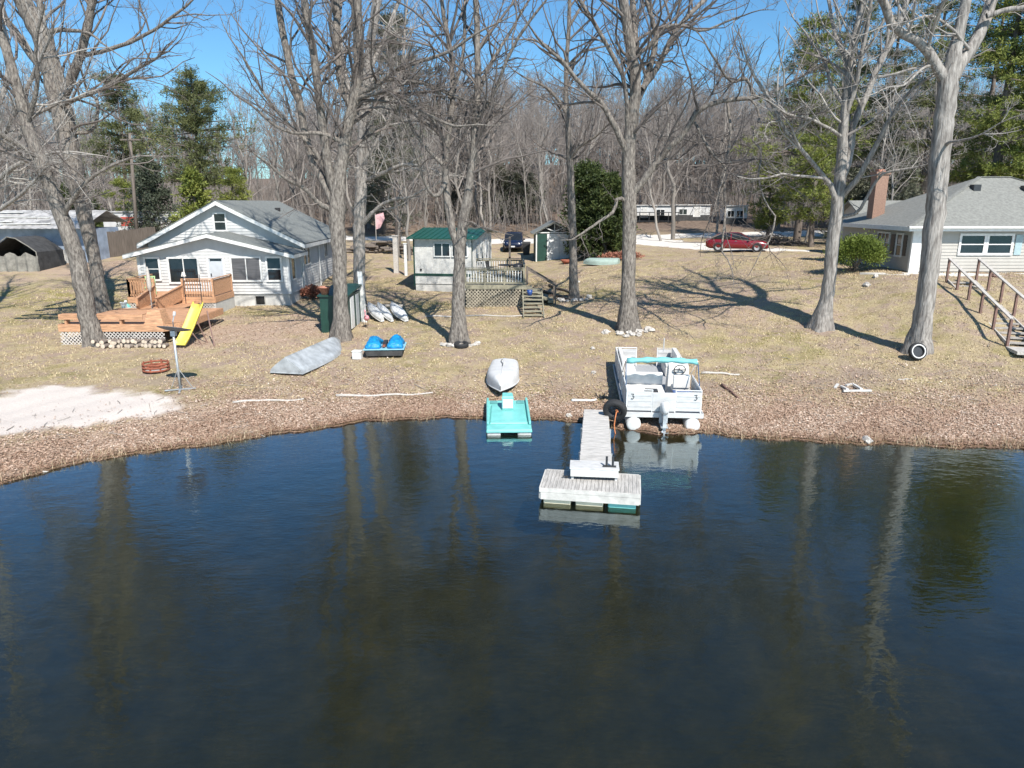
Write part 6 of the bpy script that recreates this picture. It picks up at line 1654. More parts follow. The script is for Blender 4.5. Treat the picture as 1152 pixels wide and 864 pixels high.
# ------------------------------------------------------------------ pontoon boat
PBx = V3((4.78, 21.55, .0)); PR = R(-4.5)
PB = thing('pontoon_boat', 'white pontoon boat beached stern to the water with a rolled teal bimini top', 'boat', PBx, PR)
Lb, Wb = 6.2, 2.44; h0 = .56; tilt = .06
def tl(b): return b.xform(Matrix.Rotation(R(2.0), 4, 'X'))
for sx in (-.92, .92):
    secs = []
    for (y, r_, zz) in ((-.12, .17, .0), (-.1, .225, 0), (.2, .235, 0), (4.8, .235, 0), (5.5, .2, .05), (6.0, .1, .15), (6.2, .02, .22)):
        secs.append([V3((sx + r_ * math.cos(a), y, .2 + zz + r_ * math.sin(a))) for a in np.linspace(0, 2 * math.pi, 20, endpoint=False)])
    pt_ = tl(MB().loft(secs)).build('pontoon_tube', ALU if False else mat('white_aluminium', (.58, .58, .56), .45, .12, 4), PB, True)
    tl(MB().bx(sx - .02, sx + .02, 0, 5.4, .43, h0 - .06)).build('bracket', ALU, pt_)
mb = MB(); mb.bx(-Wb / 2, Wb / 2, 0, Lb - .25, h0 - .05, h0); tl(mb).build('deck_floor', mat('grey_marine_carpet', (.3, .31, .32), .95, .15, 12), PB)
mb = MB(); mb.bx(-Wb / 2 - .02, Wb / 2 + .02, -.05, -.004, h0 - .13, h0 + .02); mb.bx(-Wb / 2 - .03, -Wb / 2 - .003, -.03, Lb - .25, h0 - .1, h0 + .02); mb.bx(Wb / 2 + .003, Wb / 2 + .03, -.03, Lb - .25, h0 - .1, h0 + .02); mb.bx(-Wb / 2, Wb / 2, Lb - .248, Lb - .21, h0 - .1, h0 + .02)
tl(mb).build('deck_edge', BOATWHITE, PB)
# fence panels with raised ribs and top rail
def fence_panel(x0, y0, x1, y1, h=.68, nm='fence_panel'):
    a = V3((x0, y0, h0 + .06)); b_ = V3((x1, y1, h0 + .06)); m_ = MB(); u = (b_ - a).normalized(); q = V3((-u.y, u.x, 0)); Lp = (b_ - a).length
    def P(t, z, d_): return a + u * t + V3((0, 0, z)) + q * d_
    m_.hexa([P(0, 0, -.012), P(Lp, 0, -.012), P(Lp, 0, .012), P(0, 0, .012), P(0, h - .05, -.012), P(Lp, h - .05, -.012), P(Lp, h - .05, .012), P(0, h - .05, .012)])
    for z in (.12, .3, .48): m_.hexa([P(.04, z, -.022), P(Lp - .04, z, -.022), P(Lp - .04, z, .022), P(.04, z, .022), P(.04, z + .05, -.022), P(Lp - .04, z + .05, -.022), P(Lp - .04, z + .05, .022), P(.04, z + .05, .022)])
    f = tl(m_).build(nm, BOATWHITE, PB)
    r = MB(); r.tube([P(0, -.06, 0), P(0, h, 0), P(Lp, h, 0), P(Lp, -.06, 0)], .02, 6); tl(r).build('rail', mat('white_tube', (.75, .75, .73), .35, .04, 4), f)
    return f
xe = Wb / 2 - .06
fence_panel(-xe, .1, -xe, 1.9); fence_panel(-xe, 2.0, -xe, 3.9); fence_panel(-xe, 4.0, -xe, 5.75)
fence_panel(xe, .1, xe, 1.9); fence_panel(xe, 2.7, xe, 4.2); fence_panel(xe, 4.3, xe, 5.75)
fence_panel(-xe, 5.8, -.35, 5.8); fence_panel(.45, 5.8, xe, 5.8)
fence_panel(-xe, .06, -.36, .06); fence_panel(.36, .06, xe, .06)
tl(MB().bx(-.35, .35, .03, .07, h0 + .05, h0 + .66)).build('stern_gate', BOATWHITE, PB)
# registration figures on the stern panels
for sx in (-1, 1):
    cx_ = sx * .98 + (.0)
    m_ = MB(); y = .03
    for (xa, za, xb, zb) in ((-.06, .13, .05, .13), (.05, .13, .0, .06), (.0, .06, .06, .02), (.06, .02, .03, -.07), (.03, -.07, -.06, -.06)):
        m_.beam((cx_ + xa * .8, y, h0 + .5 + za * .8), (cx_ + xb * .8, y, h0 + .5 + zb * .8), .012, .015)
    tl(m_).build('figure_mark', BLACKMETAL, PB)
# seats
def seat(x0, x1, y0, y1, back, nm='seat', m=SEATWHITE):
    b_ = MB().bx(x0, x1, y0, y1, h0, h0 + .34); b_.bx(x0 + .015, x1 - .015, y0 + .015, y1 - .015, h0 + .342, h0 + .44); s_ = tl(b_).build(nm, m, PB, bevel=.025)
    q = MB()
    if back == 's': q.bx(x0, x1, y0, y0 + .14, h0 + .445, h0 + .85)
    if back == 'n': q.bx(x0, x1, y1 - .14, y1, h0 + .445, h0 + .85)
    if back == 'w': q.bx(x0, x0 + .13, y0, y1, h0 + .445, h0 + .82)
    if back == 'e': q.bx(x1 - .13, x1, y0, y1, h0 + .445, h0 + .82)
    if q.v: tl(q).build('backrest', m, s_, bevel=.03)
seat(-1.1, .15, .55, 1.25, None); seat(-1.1, .15, 1.3, 1.85, 'n'); seat(-1.1, -.55, 3.2, 5.6, 'w'); seat(.6, 1.1, 4.3, 5.6, 'e')
seat(.38, 1.06, .55, 1.15, None, 'bench_box', SEATBLUE)
b_ = MB(); b_.hexa([(.35, 2.0, h0), (1.1, 2.0, h0), (1.1, 2.5, h0), (.35, 2.5, h0), (.4, 2.15, h0 + .95), (1.08, 2.15, h0 + .95), (1.08, 2.5, h0 + 1.05), (.4, 2.5, h0 + 1.05)]); cs = tl(b_).build('console', SEATWHITE, PB, bevel=.03)
sw_ = MB(); sw_.tube([(.75 + .19 * math.cos(a), 2.04 - .06 * math.sin(a), h0 + .88 + .18 * math.sin(a)) for a in np.linspace(0, 2 * math.pi, 19)], .017, 6); sw_.beam((.57, 2.04, h0 + .88), (.93, 2.04, h0 + .88), .03, .02); sw_.beam((.75, 2.05, h0 + .88), (.75, 2.2, h0 + .9), .04, .04); tl(sw_).build('steering_wheel', BLACKMETAL, cs)
b_ = MB().bx(.45, 1.0, 1.35, 1.85, h0 + .3, h0 + .44); b_.bx(.45, 1.0, 1.3, 1.42, h0 + .442, h0 + .9); tl(b_).build('helm_seat', SEATWHITE, PB, bevel=.03)
tl(MB().tube([(.72, 1.6, h0), (.72, 1.6, h0 + .3)], .06, 10)).build('seat_pedestal', ALU, PB)
b_ = MB(); b_.box(-.3, .9, h0 + .47, .4, .3, .06); tl(b_).build('dark_cushion', BLACKMETAL, PB)
# bimini
bz_ = h0 + 1.42
bt_ = MB(); secs = []
for k in range(15):
    x = -1.12 + 2.24 * k / 14; r_ = .085 + .018 * math.sin(k * 1.9); zz = .05 * math.sin(math.pi * k / 14)
    secs.append([V3((x, 1.05 + r_ * 1.5 * math.cos(a), bz_ + zz + r_ * math.sin(a))) for a in np.linspace(0, 2 * math.pi, 12, endpoint=False)])
tl(bt_.loft(secs)).build('bimini_roll', TEALCLOTH, PB, True)
fr = MB()
for sx in (-1.16, 1.16):
    fr.tube([(sx, 2.2, h0 + .7), (sx * .99, 1.1, bz_)], .016, 6); fr.tube([(sx, .5, h0 + .7), (sx * .99, 1.0, bz_ - .02)], .016, 6); fr.tube([(sx, 1.5, h0 + .7), (sx * .99, 1.05, bz_ - .03)], .014, 6)
tl(fr).build('bimini_frame', CHROME, PB)
# outboard motor
mo = MB(); mo.loft([[V3((.11 * c1, -.28 + .17 * c2, z)) for c1, c2 in ((-1, -1), (1, -1), (1, 1), (-1, 1))] for z in (h0 - .02, h0 + .1)] )
om = tl(MB().bx(-.13, .13, -.12, -.052, h0 - .3, h0 + .14)).build('motor_bracket', ALU, PB)
cw_ = MB(); secs = []
for z, a, b_ in ((h0 + .1, .1, .16), (h0 + .2, .15, .23), (h0 + .38, .15, .22), (h0 + .46, .1, .15)):
    secs.append([V3((a * math.cos(q), -.3 + b_ * math.sin(q), z)) for q in np.linspace(0, 2 * math.pi, 14, endpoint=False)])
cw_.loft(secs); tl(cw_).build('motor_cowl', mat('dull_white_cowl', (.55, .55, .54), .4, .15, 6), om, True)
lg = MB(); lg.loft([[V3((.05 * a, -.3 + .1 * b_, z)) for a, b_ in ((-1, -1), (1, -1), (1, 1), (-1, 1))] for z in (h0 - .55, h0 + .12)]); lg.box(0, -.32, h0 - .32, .22, .36, .02); lg.loft([[V3((r_ * math.cos(q), y, h0 - .5 + r_ * math.sin(q))) for q in np.linspace(0, 6.283, 10, endpoint=False)] for y, r_ in ((-.5, .03), (-.42, .06), (-.2, .06), (-.1, .02))]); tl(lg).build('motor_leg', ALU, om)
pp = MB()
for k in range(3):
    a = k * 2.094; pp.hexa([(.02 * math.cos(a) - .02, -.53, h0 - .5 + .02 * math.sin(a)), (.13 * math.cos(a), -.51, h0 - .5 + .13 * math.sin(a)), (.13 * math.cos(a + .5), -.55, h0 - .5 + .13 * math.sin(a + .5)), (.02 * math.cos(a + .5), -.53, h0 - .5 + .02 * math.sin(a + .5)), (.02 * math.cos(a) - .02, -.515, h0 - .5 + .02 * math.sin(a)), (.13 * math.cos(a), -.495, h0 - .5 + .13 * math.sin(a)), (.13 * math.cos(a + .5), -.535, h0 - .5 + .13 * math.sin(a + .5)), (.02 * math.cos(a + .5), -.515, h0 - .5 + .02 * math.sin(a + .5))])
tl(pp).build('propeller', ALU, om)
MB_ = MB().tube([(.62, 5.3, h0 + .7), (.62, 5.3, h0 + 1.25)], .02, 6); tl(MB_).build('light_mast', BOATWHITE, PB)
an = thing('boat_anchor', 'small dark folding anchor lying on the leaves between the gangway and the pontoon boat', 'anchor', V3((3.1, 24.0, tz(3.1, 24.0) + .02)))
MB().beam((0, -.2, .04), (0, .22, .05), .03, .03).build('shank', BLACKMETAL, an); MB().tube([(-.16, .12, .12), (-.1, -.12, .04), (0, -.2, .04), (.1, -.12, .04), (.16, .12, .12)], .02, 6).build('fluke', BLACKMETAL, an)

# ------------------------------------------------------------------ teal pedal boat and white rowboat
tp = V3((-.13, 22.25, 0)); TPB = thing('pedal_boat', 'teal and white pedal boat half afloat at the water edge', 'boat', tp, R(2))
def t2(b): return b.xform(Matrix.Rotation(R(4.5), 4, 'X'))
prof = [(-1.15, .12), (-1.2, .3), (-1.1, .36), (.9, .36), (1.25, .3), (1.3, .12)]
hw = .72
m_ = MB()
for (xa, xb) in ((-hw + .03, -.26), (.26, hw - .03)):
    m_.hexa([(xa, -1.2, -.1), (xb, -1.2, -.1), (xb, 1.1, -.1), (xa, 1.1, -.1), (xa - .0, -1.24, .19), (xb, -1.24, .19), (xb, 1.35, .19), (xa, 1.35, .19)])
m_.bx(-.255, .255, -.9, 1.2, .02, .19)
t2(m_).build('hull', OFFWHITE, TPB, bevel=.04)
m_ = MB(); m_.hexa([(-hw, -1.28, .192), (hw, -1.28, .192), (hw, 1.4, .192), (-hw, 1.4, .192), (-hw + .02, -1.26, .3), (hw - .02, -1.26, .3), (hw - .02, 1.38, .3), (-hw + .02, 1.38, .3)])
m_.hexa([(-hw + .1, -.85, .302), (hw - .1, -.85, .302), (hw - .16, .85, .302), (-hw + .16, .85, .302), (-hw + .14, -.8, .36), (hw - .14, -.8, .36), (hw - .2, .8, .36), (-hw + .2, .8, .36)])
for sg in (-1, 1): m_.bx(min(sg * (hw - .1), sg * (hw - .02)), max(sg * (hw - .1), sg * (hw - .02)), -.9, 1.35, .302, .42)
t2(m_).build('deck', TEAL, TPB, bevel=.03)
m_ = MB(); m_.hexa([(-.2, .25, .362), (.2, .25, .362), (.17, .8, .362), (-.17, .8, .362), (-.19, .38, .8), (.19, .38, .8), (.17, .78, .8), (-.17, .78, .8)]); t2(m_).build('seat_console', TEAL, TPB, bevel=.03)
t2(MB().hexa([(-.17, .27, .42), (.17, .27, .42), (.17, .36, .7), (-.17, .36, .7), (-.17, .24, .43), (.17, .24, .43), (.17, .33, .71), (-.17, .33, .71)])).build('cushion', WHITE_PAINT, TPB, bevel=.02)
for sx in (-.45, .45): t2(MB().bx(sx - .12, sx + .12, 1.0, 1.25, .302, .33)).build('foot_well', mat('worn_teal_rubber', (.1, .3, .29), .8, .2, 5), TPB)
t2(MB().bx(-.2, .2, -1.05, -.95, .0, .15)).build('paddle_wheel', BLACKMETAL, TPB)

def hull_over(name, label, loc, rz, L_, Wm, Ht, m, transom=.75, bow_rise=.0, keel=.03, crease=False, roll=0, group=None, cat='boat', power=.55, vee=False):
    """an upturned boat: +y end is the bow, the rim lies on the ground"""
    t = thing(name, label, cat, loc, rz, group)
    secs = []; ns = 18; na = 13
    for i in range(ns + 1):
        u = i / ns; y = -L_ / 2 + L_ * u
        w_ = Wm / 2 * (transom + (1 - transom) * math.sin(min(u / .45, 1) * math.pi / 2)) if u < .45 else Wm / 2 * max(1 - ((u - .45) / .55) ** 2.1, .02)
        h = Ht * (1 - .12 * u) if u < .8 else Ht * (1 - .12 * u) * max(1 - ((u - .8) / .2) ** 2 * .55, .1)
        ring = []
        for k in range(na):
            a = math.pi * k / (na - 1); cx_, sz = math.cos(a), math.sin(a)
            x = w_ * math.copysign(abs(cx_) ** power, cx_); z = h * sz ** .62
            if vee: x = w_ * math.copysign(abs(cx_) ** .8, cx_); z = h * (.7 * (1 - abs(cx_)) ** 1.1 + .3 * sz ** .4)
            if k == na // 2: z += keel
            ring.append(V3((x, y, z + bow_rise * u * u)))
        secs.append(ring)
    mb = MB(); n = na; vs = [p_ for s_ in secs for p_ in s_]
    fs = [(i * n + k, i * n + k + 1, (i + 1) * n + k + 1, (i + 1) * n + k) for i in range(ns) for k in range(n - 1)]
    if vee:                                           # crease along the keel: the two sides do not share vertices
        h_ = n // 2
        for lo, hi in ((0, h_), (h_, n - 1)):
            w2 = hi - lo + 1; v2 = [s_[k] for s_ in secs for k in range(lo, hi + 1)]
            mb.add(v2, [(i * w2 + k, i * w2 + k + 1, (i + 1) * w2 + k + 1, (i + 1) * w2 + k) for i in range(ns) for k in range(w2 - 1)])
        mb.add(secs[0], [tuple(range(n))])
    else:
        mb.add(vs, fs); mb.add(secs[0], [tuple(range(n))])
    if roll: mb.xform(Matrix.Rotation(roll, 4, 'Y'))
    mb.build('hull', m, t, True)
    g = MB(); left = [s_[0] for s_ in secs]; right = [s_[-1] for s_ in secs]
    g.tube([p_ + V3((0, 0, .015)) for p_ in left], .022, 6); g.tube([p_ + V3((0, 0, .015)) for p_ in right], .022, 6); g.tube([left[0] + V3((0, 0, .02)), right[0] + V3((0, 0, .02))], .022, 6)
    if roll: g.xform(Matrix.Rotation(roll, 4, 'Y'))
    g.build('gunwale', m, t)
    k = MB().tube([s_[na // 2] + V3((0, 0, .0)) for s_ in secs[:-1]], .016, 6)
    if roll: k.xform(Matrix.Rotation(roll, 4, 'Y'))
    k.build('keel', m, t)
    return t
p0 = V3((-.35, 25.9, tz(-.35, 25.9)))
WR = hull_over('white_rowboat', 'white rowboat turned upside down on the bank behind the teal pedal boat', p0, R(180), 3.5, 1.22, .5, mat('chalky_white_gelcoat', (.56, .56, .55), .5, .12, 2.5, .15), transom=.93, power=.34)
WR.rotation_euler = (R(1.5), 0, R(178))
for sx in (-1, 1): MB().box(sx * .56, -1.1, .2, .08, .14, .12).build('oarlock', BLACKMETAL, WR)
MB().tube([(.04, -1.73, .5), (.1, -1.4, .535), (.12, -1.1, .53), (.02, -.6, .55), (.01, -.2, .55)], .013, 5).build('painter_rope', BLACKMETAL, WR)
pb_ = V3((-8.05, 28.5, tz(-8.05, 28.5) - .02))
GB = hull_over('grey_rowboat', 'dented grey metal rowboat upside down at the foot of the many stemmed tree', pb_, R(-9), 4.9, 1.6, .6, BOATGREY, transom=.82, power=.6, keel=.03, vee=True)
GB.rotation_euler = (R(1.2), 0, R(-11))
for k, (u, lab, w_) in enumerate(((429, 'white upturned kayak nearest the dark green locker', .5), (440, 'narrow white upturned kayak in the middle of the three beside the locker', .42), (456, 'broad white upturned kayak, rightmost of the three beside the locker', .56))):
    q = Gx(u, 35.2)
    kb = hull_over('upturned_kayak', lab, (q.x - .47, q.y + .95, q.z + .36), 0, 2.3, w_, .2, mat('white_gelcoat', (.6, .6, .58), .4, .08, 4), transom=.3, power=.7, group='white hulls lying in a row beside the dark green locker')
    kb.rotation_euler = (R(16), R(-8), R(26.6))
q = Gx(430, 37.2); rk = thing('kayak_rack', 'low timber rail holding up the far ends of the three white kayaks', 'rack', q)
MB().beam((-1.1, 0, .5), (1.1, 0, .5), .08, .08).build('rail', GREYWOOD, rk)
for sx in (-1.0, 1.0): MB().bx(sx - .05, sx + .05, -.05, .05, -.2, .455).build('post', GREYWOOD, rk)

# blue pedal boat
pb = V3((-5.3, 29.2, tz(-5.3, 29.2)))
BB = thing('blue_pedal_boat', 'dark hulled pedal boat on the lawn with two bright blue covered seats', 'boat', pb, R(4))
m_ = MB(); secs = []
for y, w_, z0 in ((-.62, .78, .05), (-.5, .82, .0), (.6, .82, .0), (.85, .7, .05)):
    secs.append([V3((-w_, y, .3)), V3((-w_ + .08, y, z0)), V3((w_ - .08, y, z0)), V3((w_, y, .3))])
m_.loft(secs); m_.build('hull', CANVAS, BB)
MB().bx(-.83, .83, -.66, .86, .302, .335).build('rim', mat('pale_blue_plastic', (.25, .5, .6), .4, .1, 4), BB)
for sx in (-.46, .44):
    rg2 = np.random.default_rng(int(abs(sx) * 100)); secs = []
    for i, y in enumerate(np.linspace(-.55, .7, 9)):
        hh = .4 * math.sin(math.pi * (.12 + .8 * i / 8)) ** .7 * (.75 + .5 * (i / 8)); wv = .33 * (.85 + .15 * math.sin(i))
        secs.append([V3((sx + wv * math.copysign(abs(math.cos(a)) ** .7, math.cos(a)) * (1 + .06 * rg2.normal()), y, .34 + max(hh, .03) * math.sin(a) ** .8 * (1 + .08 * rg2.normal()))) for a in np.linspace(0, math.pi, 10)])
    MB().loft(secs).build('seat_cover', BLUETARP, BB, True)
MB().bx(-.09, .07, -.2, .6, .336, .5).build('pedal_box', BLACKMETAL, BB); MB().box(-.01, -.3, .42, .1, .3, .06).build('lever', RUST, BB)
cx_ = V3((-6.35, 28.6, tz(-6.35, 28.6)))
WC = thing('white_cooler', 'small square white box beside the bow of the grey upturned boat', 'cooler', cx_, R(-8))
MB().bx(-.18, .18, -.15, .15, 0, .3).build('body', WHITE_PAINT, WC, bevel=.02); MB().bx(-.19, .19, -.16, .16, .303, .36).build('lid', WHITE_PAINT, WC, bevel=.015)
# dark green locker with white side panel
lk = V3((-8.95, 33.0, tz(-8.4, 33.0)))
LK = thing('green_locker', 'dark green storage locker with white panels standing behind the many stemmed tree', 'locker', lk, R(-2))
MB().bx(0, 1.28, 0, 2.7, -.1, 1.7).build('body', GREENPAINT, LK)
Fk = (V3((1.28, 0, 0)), V3((0, 1, 0)), V3((1, 0, 0)))
MB().wbox(Fk, .55, 1.15, .1, 1.6, .0, .03).build('side_panel', WHITE_PAINT, LK); MB().wbox(Fk, 1.6, 2.1, .1, 1.6, 0, .03).build('side_panel', mat('grey_panel', (.35, .37, .37), .6, .1, 4), LK)
MB().hexa([(-.08, -.1, 1.702), (1.38, -.1, 1.702), (1.38, 2.8, 1.95), (-.08, 2.8, 1.95), (-.08, -.1, 1.76), (1.38, -.1, 1.76), (1.38, 2.8, 2.01), (-.08, 2.8, 2.01)]).build('lid', GREENPAINT, LK)
MB().bx(.6, .66, -.03, -.002, .2, 1.6).build('door_edge', BLACKMETAL, LK)
pp_ = thing('flower_pot', 'terracotta pot standing on the left corner of the dark green locker lid', 'pot', lk + V3((.22, .2, 1.78)))
MB().lathe([(0, 0), (.16, 0), (.24, .3), (.27, .3), (.27, .36), (.2, .36), (.18, .1), (0, .1)], 18).build('body', TERRACOTTA, pp_, True); MB().lathe([(0, .3), (.19, .3)], 18).build('soil', DARKWOOD, pp_)
wp = thing('white_board', 'white board leaning on end against the back of the dark green locker', 'board', lk + V3((1.55, 2.3, 0)), R(-10))
MB().hexa([(-.14, 0, 0), (.14, 0, 0), (.14, .05, 0), (-.14, .05, 0), (-.36, .3, 2.6), (-.12, .3, 2.6), (-.12, .35, 2.6), (-.36, .35, 2.6)]).build('panel', WHITE_PAINT, wp)
pf = thing('pink_flamingo', 'pink plastic lawn ornament at the end of the white hulls by the locker', 'ornament', V3((-7.0, 33.9, tz(-7, 33.9))))
MB().loft([[V3((r_ * math.cos(a), y, .5 + z + r_ * math.sin(a))) for a in np.linspace(0, 6.283, 10, endpoint=False)] for y, r_, z in ((-.2, .02, .05), (-.1, .11, .02), (.05, .14, 0), (.2, .06, .06), (.28, .01, .1))]).build('body', PINK, pf, True)
MB().tube([(0, -.12, .55), (0, -.24, .68), (0, -.2, .86), (0, -.28, .92), (0, -.35, .85)], [.045, .035, .03, .04, .015], 8).build('neck', PINK, pf, True)
for sx in (-.05, .05): MB().tube([(sx, .03, .42), (sx, .03, -.05)], .008, 5).build('leg', BLACKMETAL, pf)
flp = Gx(424, 62)
fl = thing('pink_flag', 'faded pink garden banner on a thin pole by the road at the left', 'banner', flp)
MB().tube([(0, 0, 0), (0, 0, 3.4)], .025, 6).build('pole', GREYWOOD, fl)
o = MB().add([(0.02, 0, 2.0), (.35, .03, 2.1), (.8, -.02, 2.9), (.7, .03, 3.4), (.02, 0, 3.2)], [(0, 1, 2, 3, 4)]).build('cloth', mat('faded_pink_cloth', (.6, .36, .37), .8, .12, 4), fl, fix=False); m2 = o.modifiers.new('s', 'SOLIDIFY'); m2.thickness = .01
for (u, Y_, h, lab) in ((446, 52, 2.6, 'thick pale post left of the green roofed cabin'), (457, 51, 2.2, 'slim white post standing nearest the left wall of the green roofed cabin')):
    q = Gx(u, Y_); po = thing('yard_post', lab, 'post', q)
    w_ = .17 if Y_ == 52 else .1
    MB().box(0, 0, h / 2 - .2, w_ * 2, w_ * 2, h + .4).build('shaft', GREYWOOD if Y_ == 52 else WHITE_PAINT, po, bevel=.02); MB().box(0, 0, h + .03, w_ * 2.6, w_ * 2.6, .06).build('cap', GREYWOOD if Y_ == 52 else WHITE_PAINT, po)

# ------------------------------------------------------------------ slide, dish, fire ring, firewood
s_top = V3((-13.85, 32.4, 2.25)); s_bot = V3((-14.05, 30.0, tz(-14.05, 30.0) + .12))
s_top = at_y(223, 342, 31.5); s_bot = at_y(203, 391, 30.0); s_bot.z = max(s_bot.z, tz(s_bot.x, s_bot.y) + .08)
SLD = thing('yellow_slide', 'yellow plastic slide running down from the orange deck to the leaves', 'slide', (s_bot.x, s_bot.y, tz(s_bot.x, s_bot.y)))
o0 = V3(SLD.location)
dv = s_top - s_bot; sdv = V3((dv.y, -dv.x, 0)).normalized()
m_ = MB(); sw2 = .26; n = 9
ring_ = []
for i in range(n + 1):
    t = i / n; c_ = s_bot + dv * t - o0; c_.z += .1 * (max(0, .25 - t) / .25) ** 2 - .04 * math.sin(math.pi * t)
    ring_.append([c_ + sdv * (-sw2) + V3((0, 0, .12)), c_ + sdv * (-sw2 + .03) + V3((0, 0, .12)), c_ + sdv * (-sw2 + .06), c_ + sdv * (sw2 - .06), c_ + sdv * (sw2 - .03) + V3((0, 0, .12)), c_ + sdv * sw2 + V3((0, 0, .12)), c_ + sdv * sw2 + V3((0, 0, -.04)), c_ + sdv * (-sw2) + V3((0, 0, -.04))])
m_.loft(ring_).build('chute', YELLOW, SLD, True)
for k, t in enumerate((.35, .62)):
    for sg in (-1, 1):
        c_ = s_bot + dv * t + sdv * sw2 * sg - o0
        MB().beam(c_ - V3((0, 0, .06)), V3((c_.x + sdv.x * .3 * sg, c_.y + .15, tz(c_.x + o0.x, c_.y + o0.y) - o0.z)), .045, .045).build('leg', BROWNWOOD, SLD)
c_ = s_bot + dv * .5 - o0; MB().beam(s_top - o0 + sdv * .4 - V3((0, 0, .3)), s_bot - o0 + sdv * 1.35 + V3((0, .6, -.05)), .05, .06).build('brace', BROWNWOOD, SLD)

g0 = at_z(204, 446, .42); g0.z = tz(g0.x, g0.y)
SD = thing('satellite_dish', 'grey satellite dish on a steel pole with a cross foot beside the sand', 'satellite dish', g0)
MB().tube([(0, 0, 0), (-.02, 0, 1.95)], .042, 10).build('pole', ALU, SD, True)
Md = Matrix.Translation((-.03, .1, 2.08)) @ Matrix.Rotation(R(18), 4, 'Z') @ Matrix.Rotation(R(-14), 4, 'X') @ Matrix.Rotation(R(9), 4, 'Y')
pr = [(r_, .32 * r_ * r_) for r_ in np.linspace(0, .55, 9)] + [(.55, .32 * .3025 + .015)] + [(r_, .32 * r_ * r_ + .02) for r_ in np.linspace(.54, 0, 8)]
MB().lathe(pr, 32).xform(Md).build('dish', mat('dark_grey_dish', (.1, .1, .11), .5, .15, 5), SD, True)
m_ = MB().tube([(.0, -.1, .02), (.0, -.45, .3), (0, -.3, .55)], .018, 6); m_.box(0, -.28, .58, .08, .08, .14); m_.xform(Md); m_.build('feed_arm', ALU, SD)
MB().box(-.02, .02, 2.02, .16, .16, .18).build('mount', ALU, SD)
for a in (20, 110, 200, 290):
    c_, s__ = math.cos(R(a)), math.sin(R(a)); MB().beam((0, 0, .05), (c_ * .5, s__ * .5, .04), .06, .04).build('foot', ALU, SD)
for a in (40, 160): MB().tube([(0, 0, .8), (.4 * math.cos(R(a)), .4 * math.sin(R(a)), .05)], .014, 5).build('brace', ALU, SD)
q = G(176, 417)
FR = thing('fire_ring', 'rust red steel fire ring on the ground beside the sand patch', 'fire ring', q, 0)
for k in range(3): MB().lathe([(.46, .02 + k * .115), (.485, .02 + k * .115), (.485, .09 + k * .115), (.46, .09 + k * .115)], 28, closed=True).build('band', RUST, FR, True)
for k in range(8):
    a = k * .785; MB().box(.455 * math.cos(a), .455 * math.sin(a), .18, .03, .06, .36, a).build('strap', RUST, FR)
MB().lathe([(0, .03), (.44, .0)], 20).build('ash', mat('ash', (.35, .33, .31), .95, .3, 9), FR)
lg_ = None; rg = random.Random(8)
wood_m = mat('split_log_bark', (.2, .165, .14), .9, .3, 5, .4, stretch=(1, 1, 3))
ends_m = mat('cut_log_end', (.55, .46, .36), .85, .15, 9)
PI2 = R(90)
def log_proto():
    t = thing('firewood_log', 'cut log in the loose firewood pile against the lattice of the lower deck', 'log', (0, 0, 0), 0, 'firewood pile by the lower deck')
    MB().tube([(0, -.2, 0), (0, .2, 0)], .085, 9, caps=False).build('bark', wood_m, t, True)
    for y in (-.2, .2): MB().tube([(0, y - .004, 0), (0, y + .004, 0)], .083, 9).build('cut_end', ends_m, t)
    return t
xw0, xw1 = -18.0, -14.75
for k in range(34):
    lay = 0 if k < 18 else 1
    x = xw0 + (xw1 - xw0) * ((k % 18) + .5 * lay) / 18 + rg.uniform(-.04, .04); y = 30.15 + rg.uniform(-.1, .1) + .06 * lay
    if lg_ is None: lg_ = log_proto(); o = lg_
    else: o = copy_tree(lg_)
    o.location = (x, y, tz(x, y) + .09 + lay * .16); o.rotation_euler = (rg.uniform(-.15, .15), 0, rg.uniform(-.5, .5)); s_ = rg.uniform(.85, 1.25); o.scale = (s_, 1, s_)

# ------------------------------------------------------------------ rocks, tyres, driftwood
def rock(name, label, x, y, r_, seed, group=None, m=STONE, sq=.65, sink=.3):
    rg_ = np.random.default_rng(seed); m_ = MB(); nu, nv = 9, 6
    f = rg_.uniform(.75, 1.25, (nv + 1, nu)); sx, sy = rg_.uniform(.8, 1.35), rg_.uniform(.75, 1.1); vs = []
    for j in range(nv + 1):
        b_ = math.pi * j / nv
        for i in range(nu):
            a = 2 * math.pi * i / nu; k = r_ * (f[j, i] if 0 < j < nv else 1)
            vs.append((k * sx * math.sin(b_) * math.cos(a), k * sy * math.sin(b_) * math.sin(a), k * sq * math.cos(b_)))
    fs = [(j * nu + i, (j + 1) * nu + i, (j + 1) * nu + (i + 1) % nu, j * nu + (i + 1) % nu) for j in range(nv) for i in range(nu)]
    m_.add(vs, fs); o = m_.build(name, m, None, False); o.location = (x, y, tz(x, y) + r_ * sq * (1 - sink) - .02); o.rotation_euler = (0, 0, rg_.uniform(0, 6.28))
    return props(o, label, 'rock', group)
c_ = G(706, 371)
for k in range(15):
    a = R(195 + k * 200 / 14 + 7 * math.sin(k * 5.1)); r_ = .9 + .28 * math.sin(k * 2.1); rock('ring_rock', 'pale rock in the ring round the foot of the broad forked tree', c_.x + r_ * math.cos(a), c_.y + r_ * math.sin(a) * .9, .08 + .11 * abs(math.sin(k * 1.7)), 400 + k, 'rocks around the broad forked tree')
c_ = G(646, 337)
for k in range(7):
    a = R(185 + k * 27); rock('ring_rock', 'white rock at the foot of the slender straight tree', c_.x + .85 * math.cos(a), c_.y + .7 * math.sin(a), .17 + .05 * math.sin(k * 2.3), 430 + k, 'rocks around the slender tree')
c_ = G(517, 386)
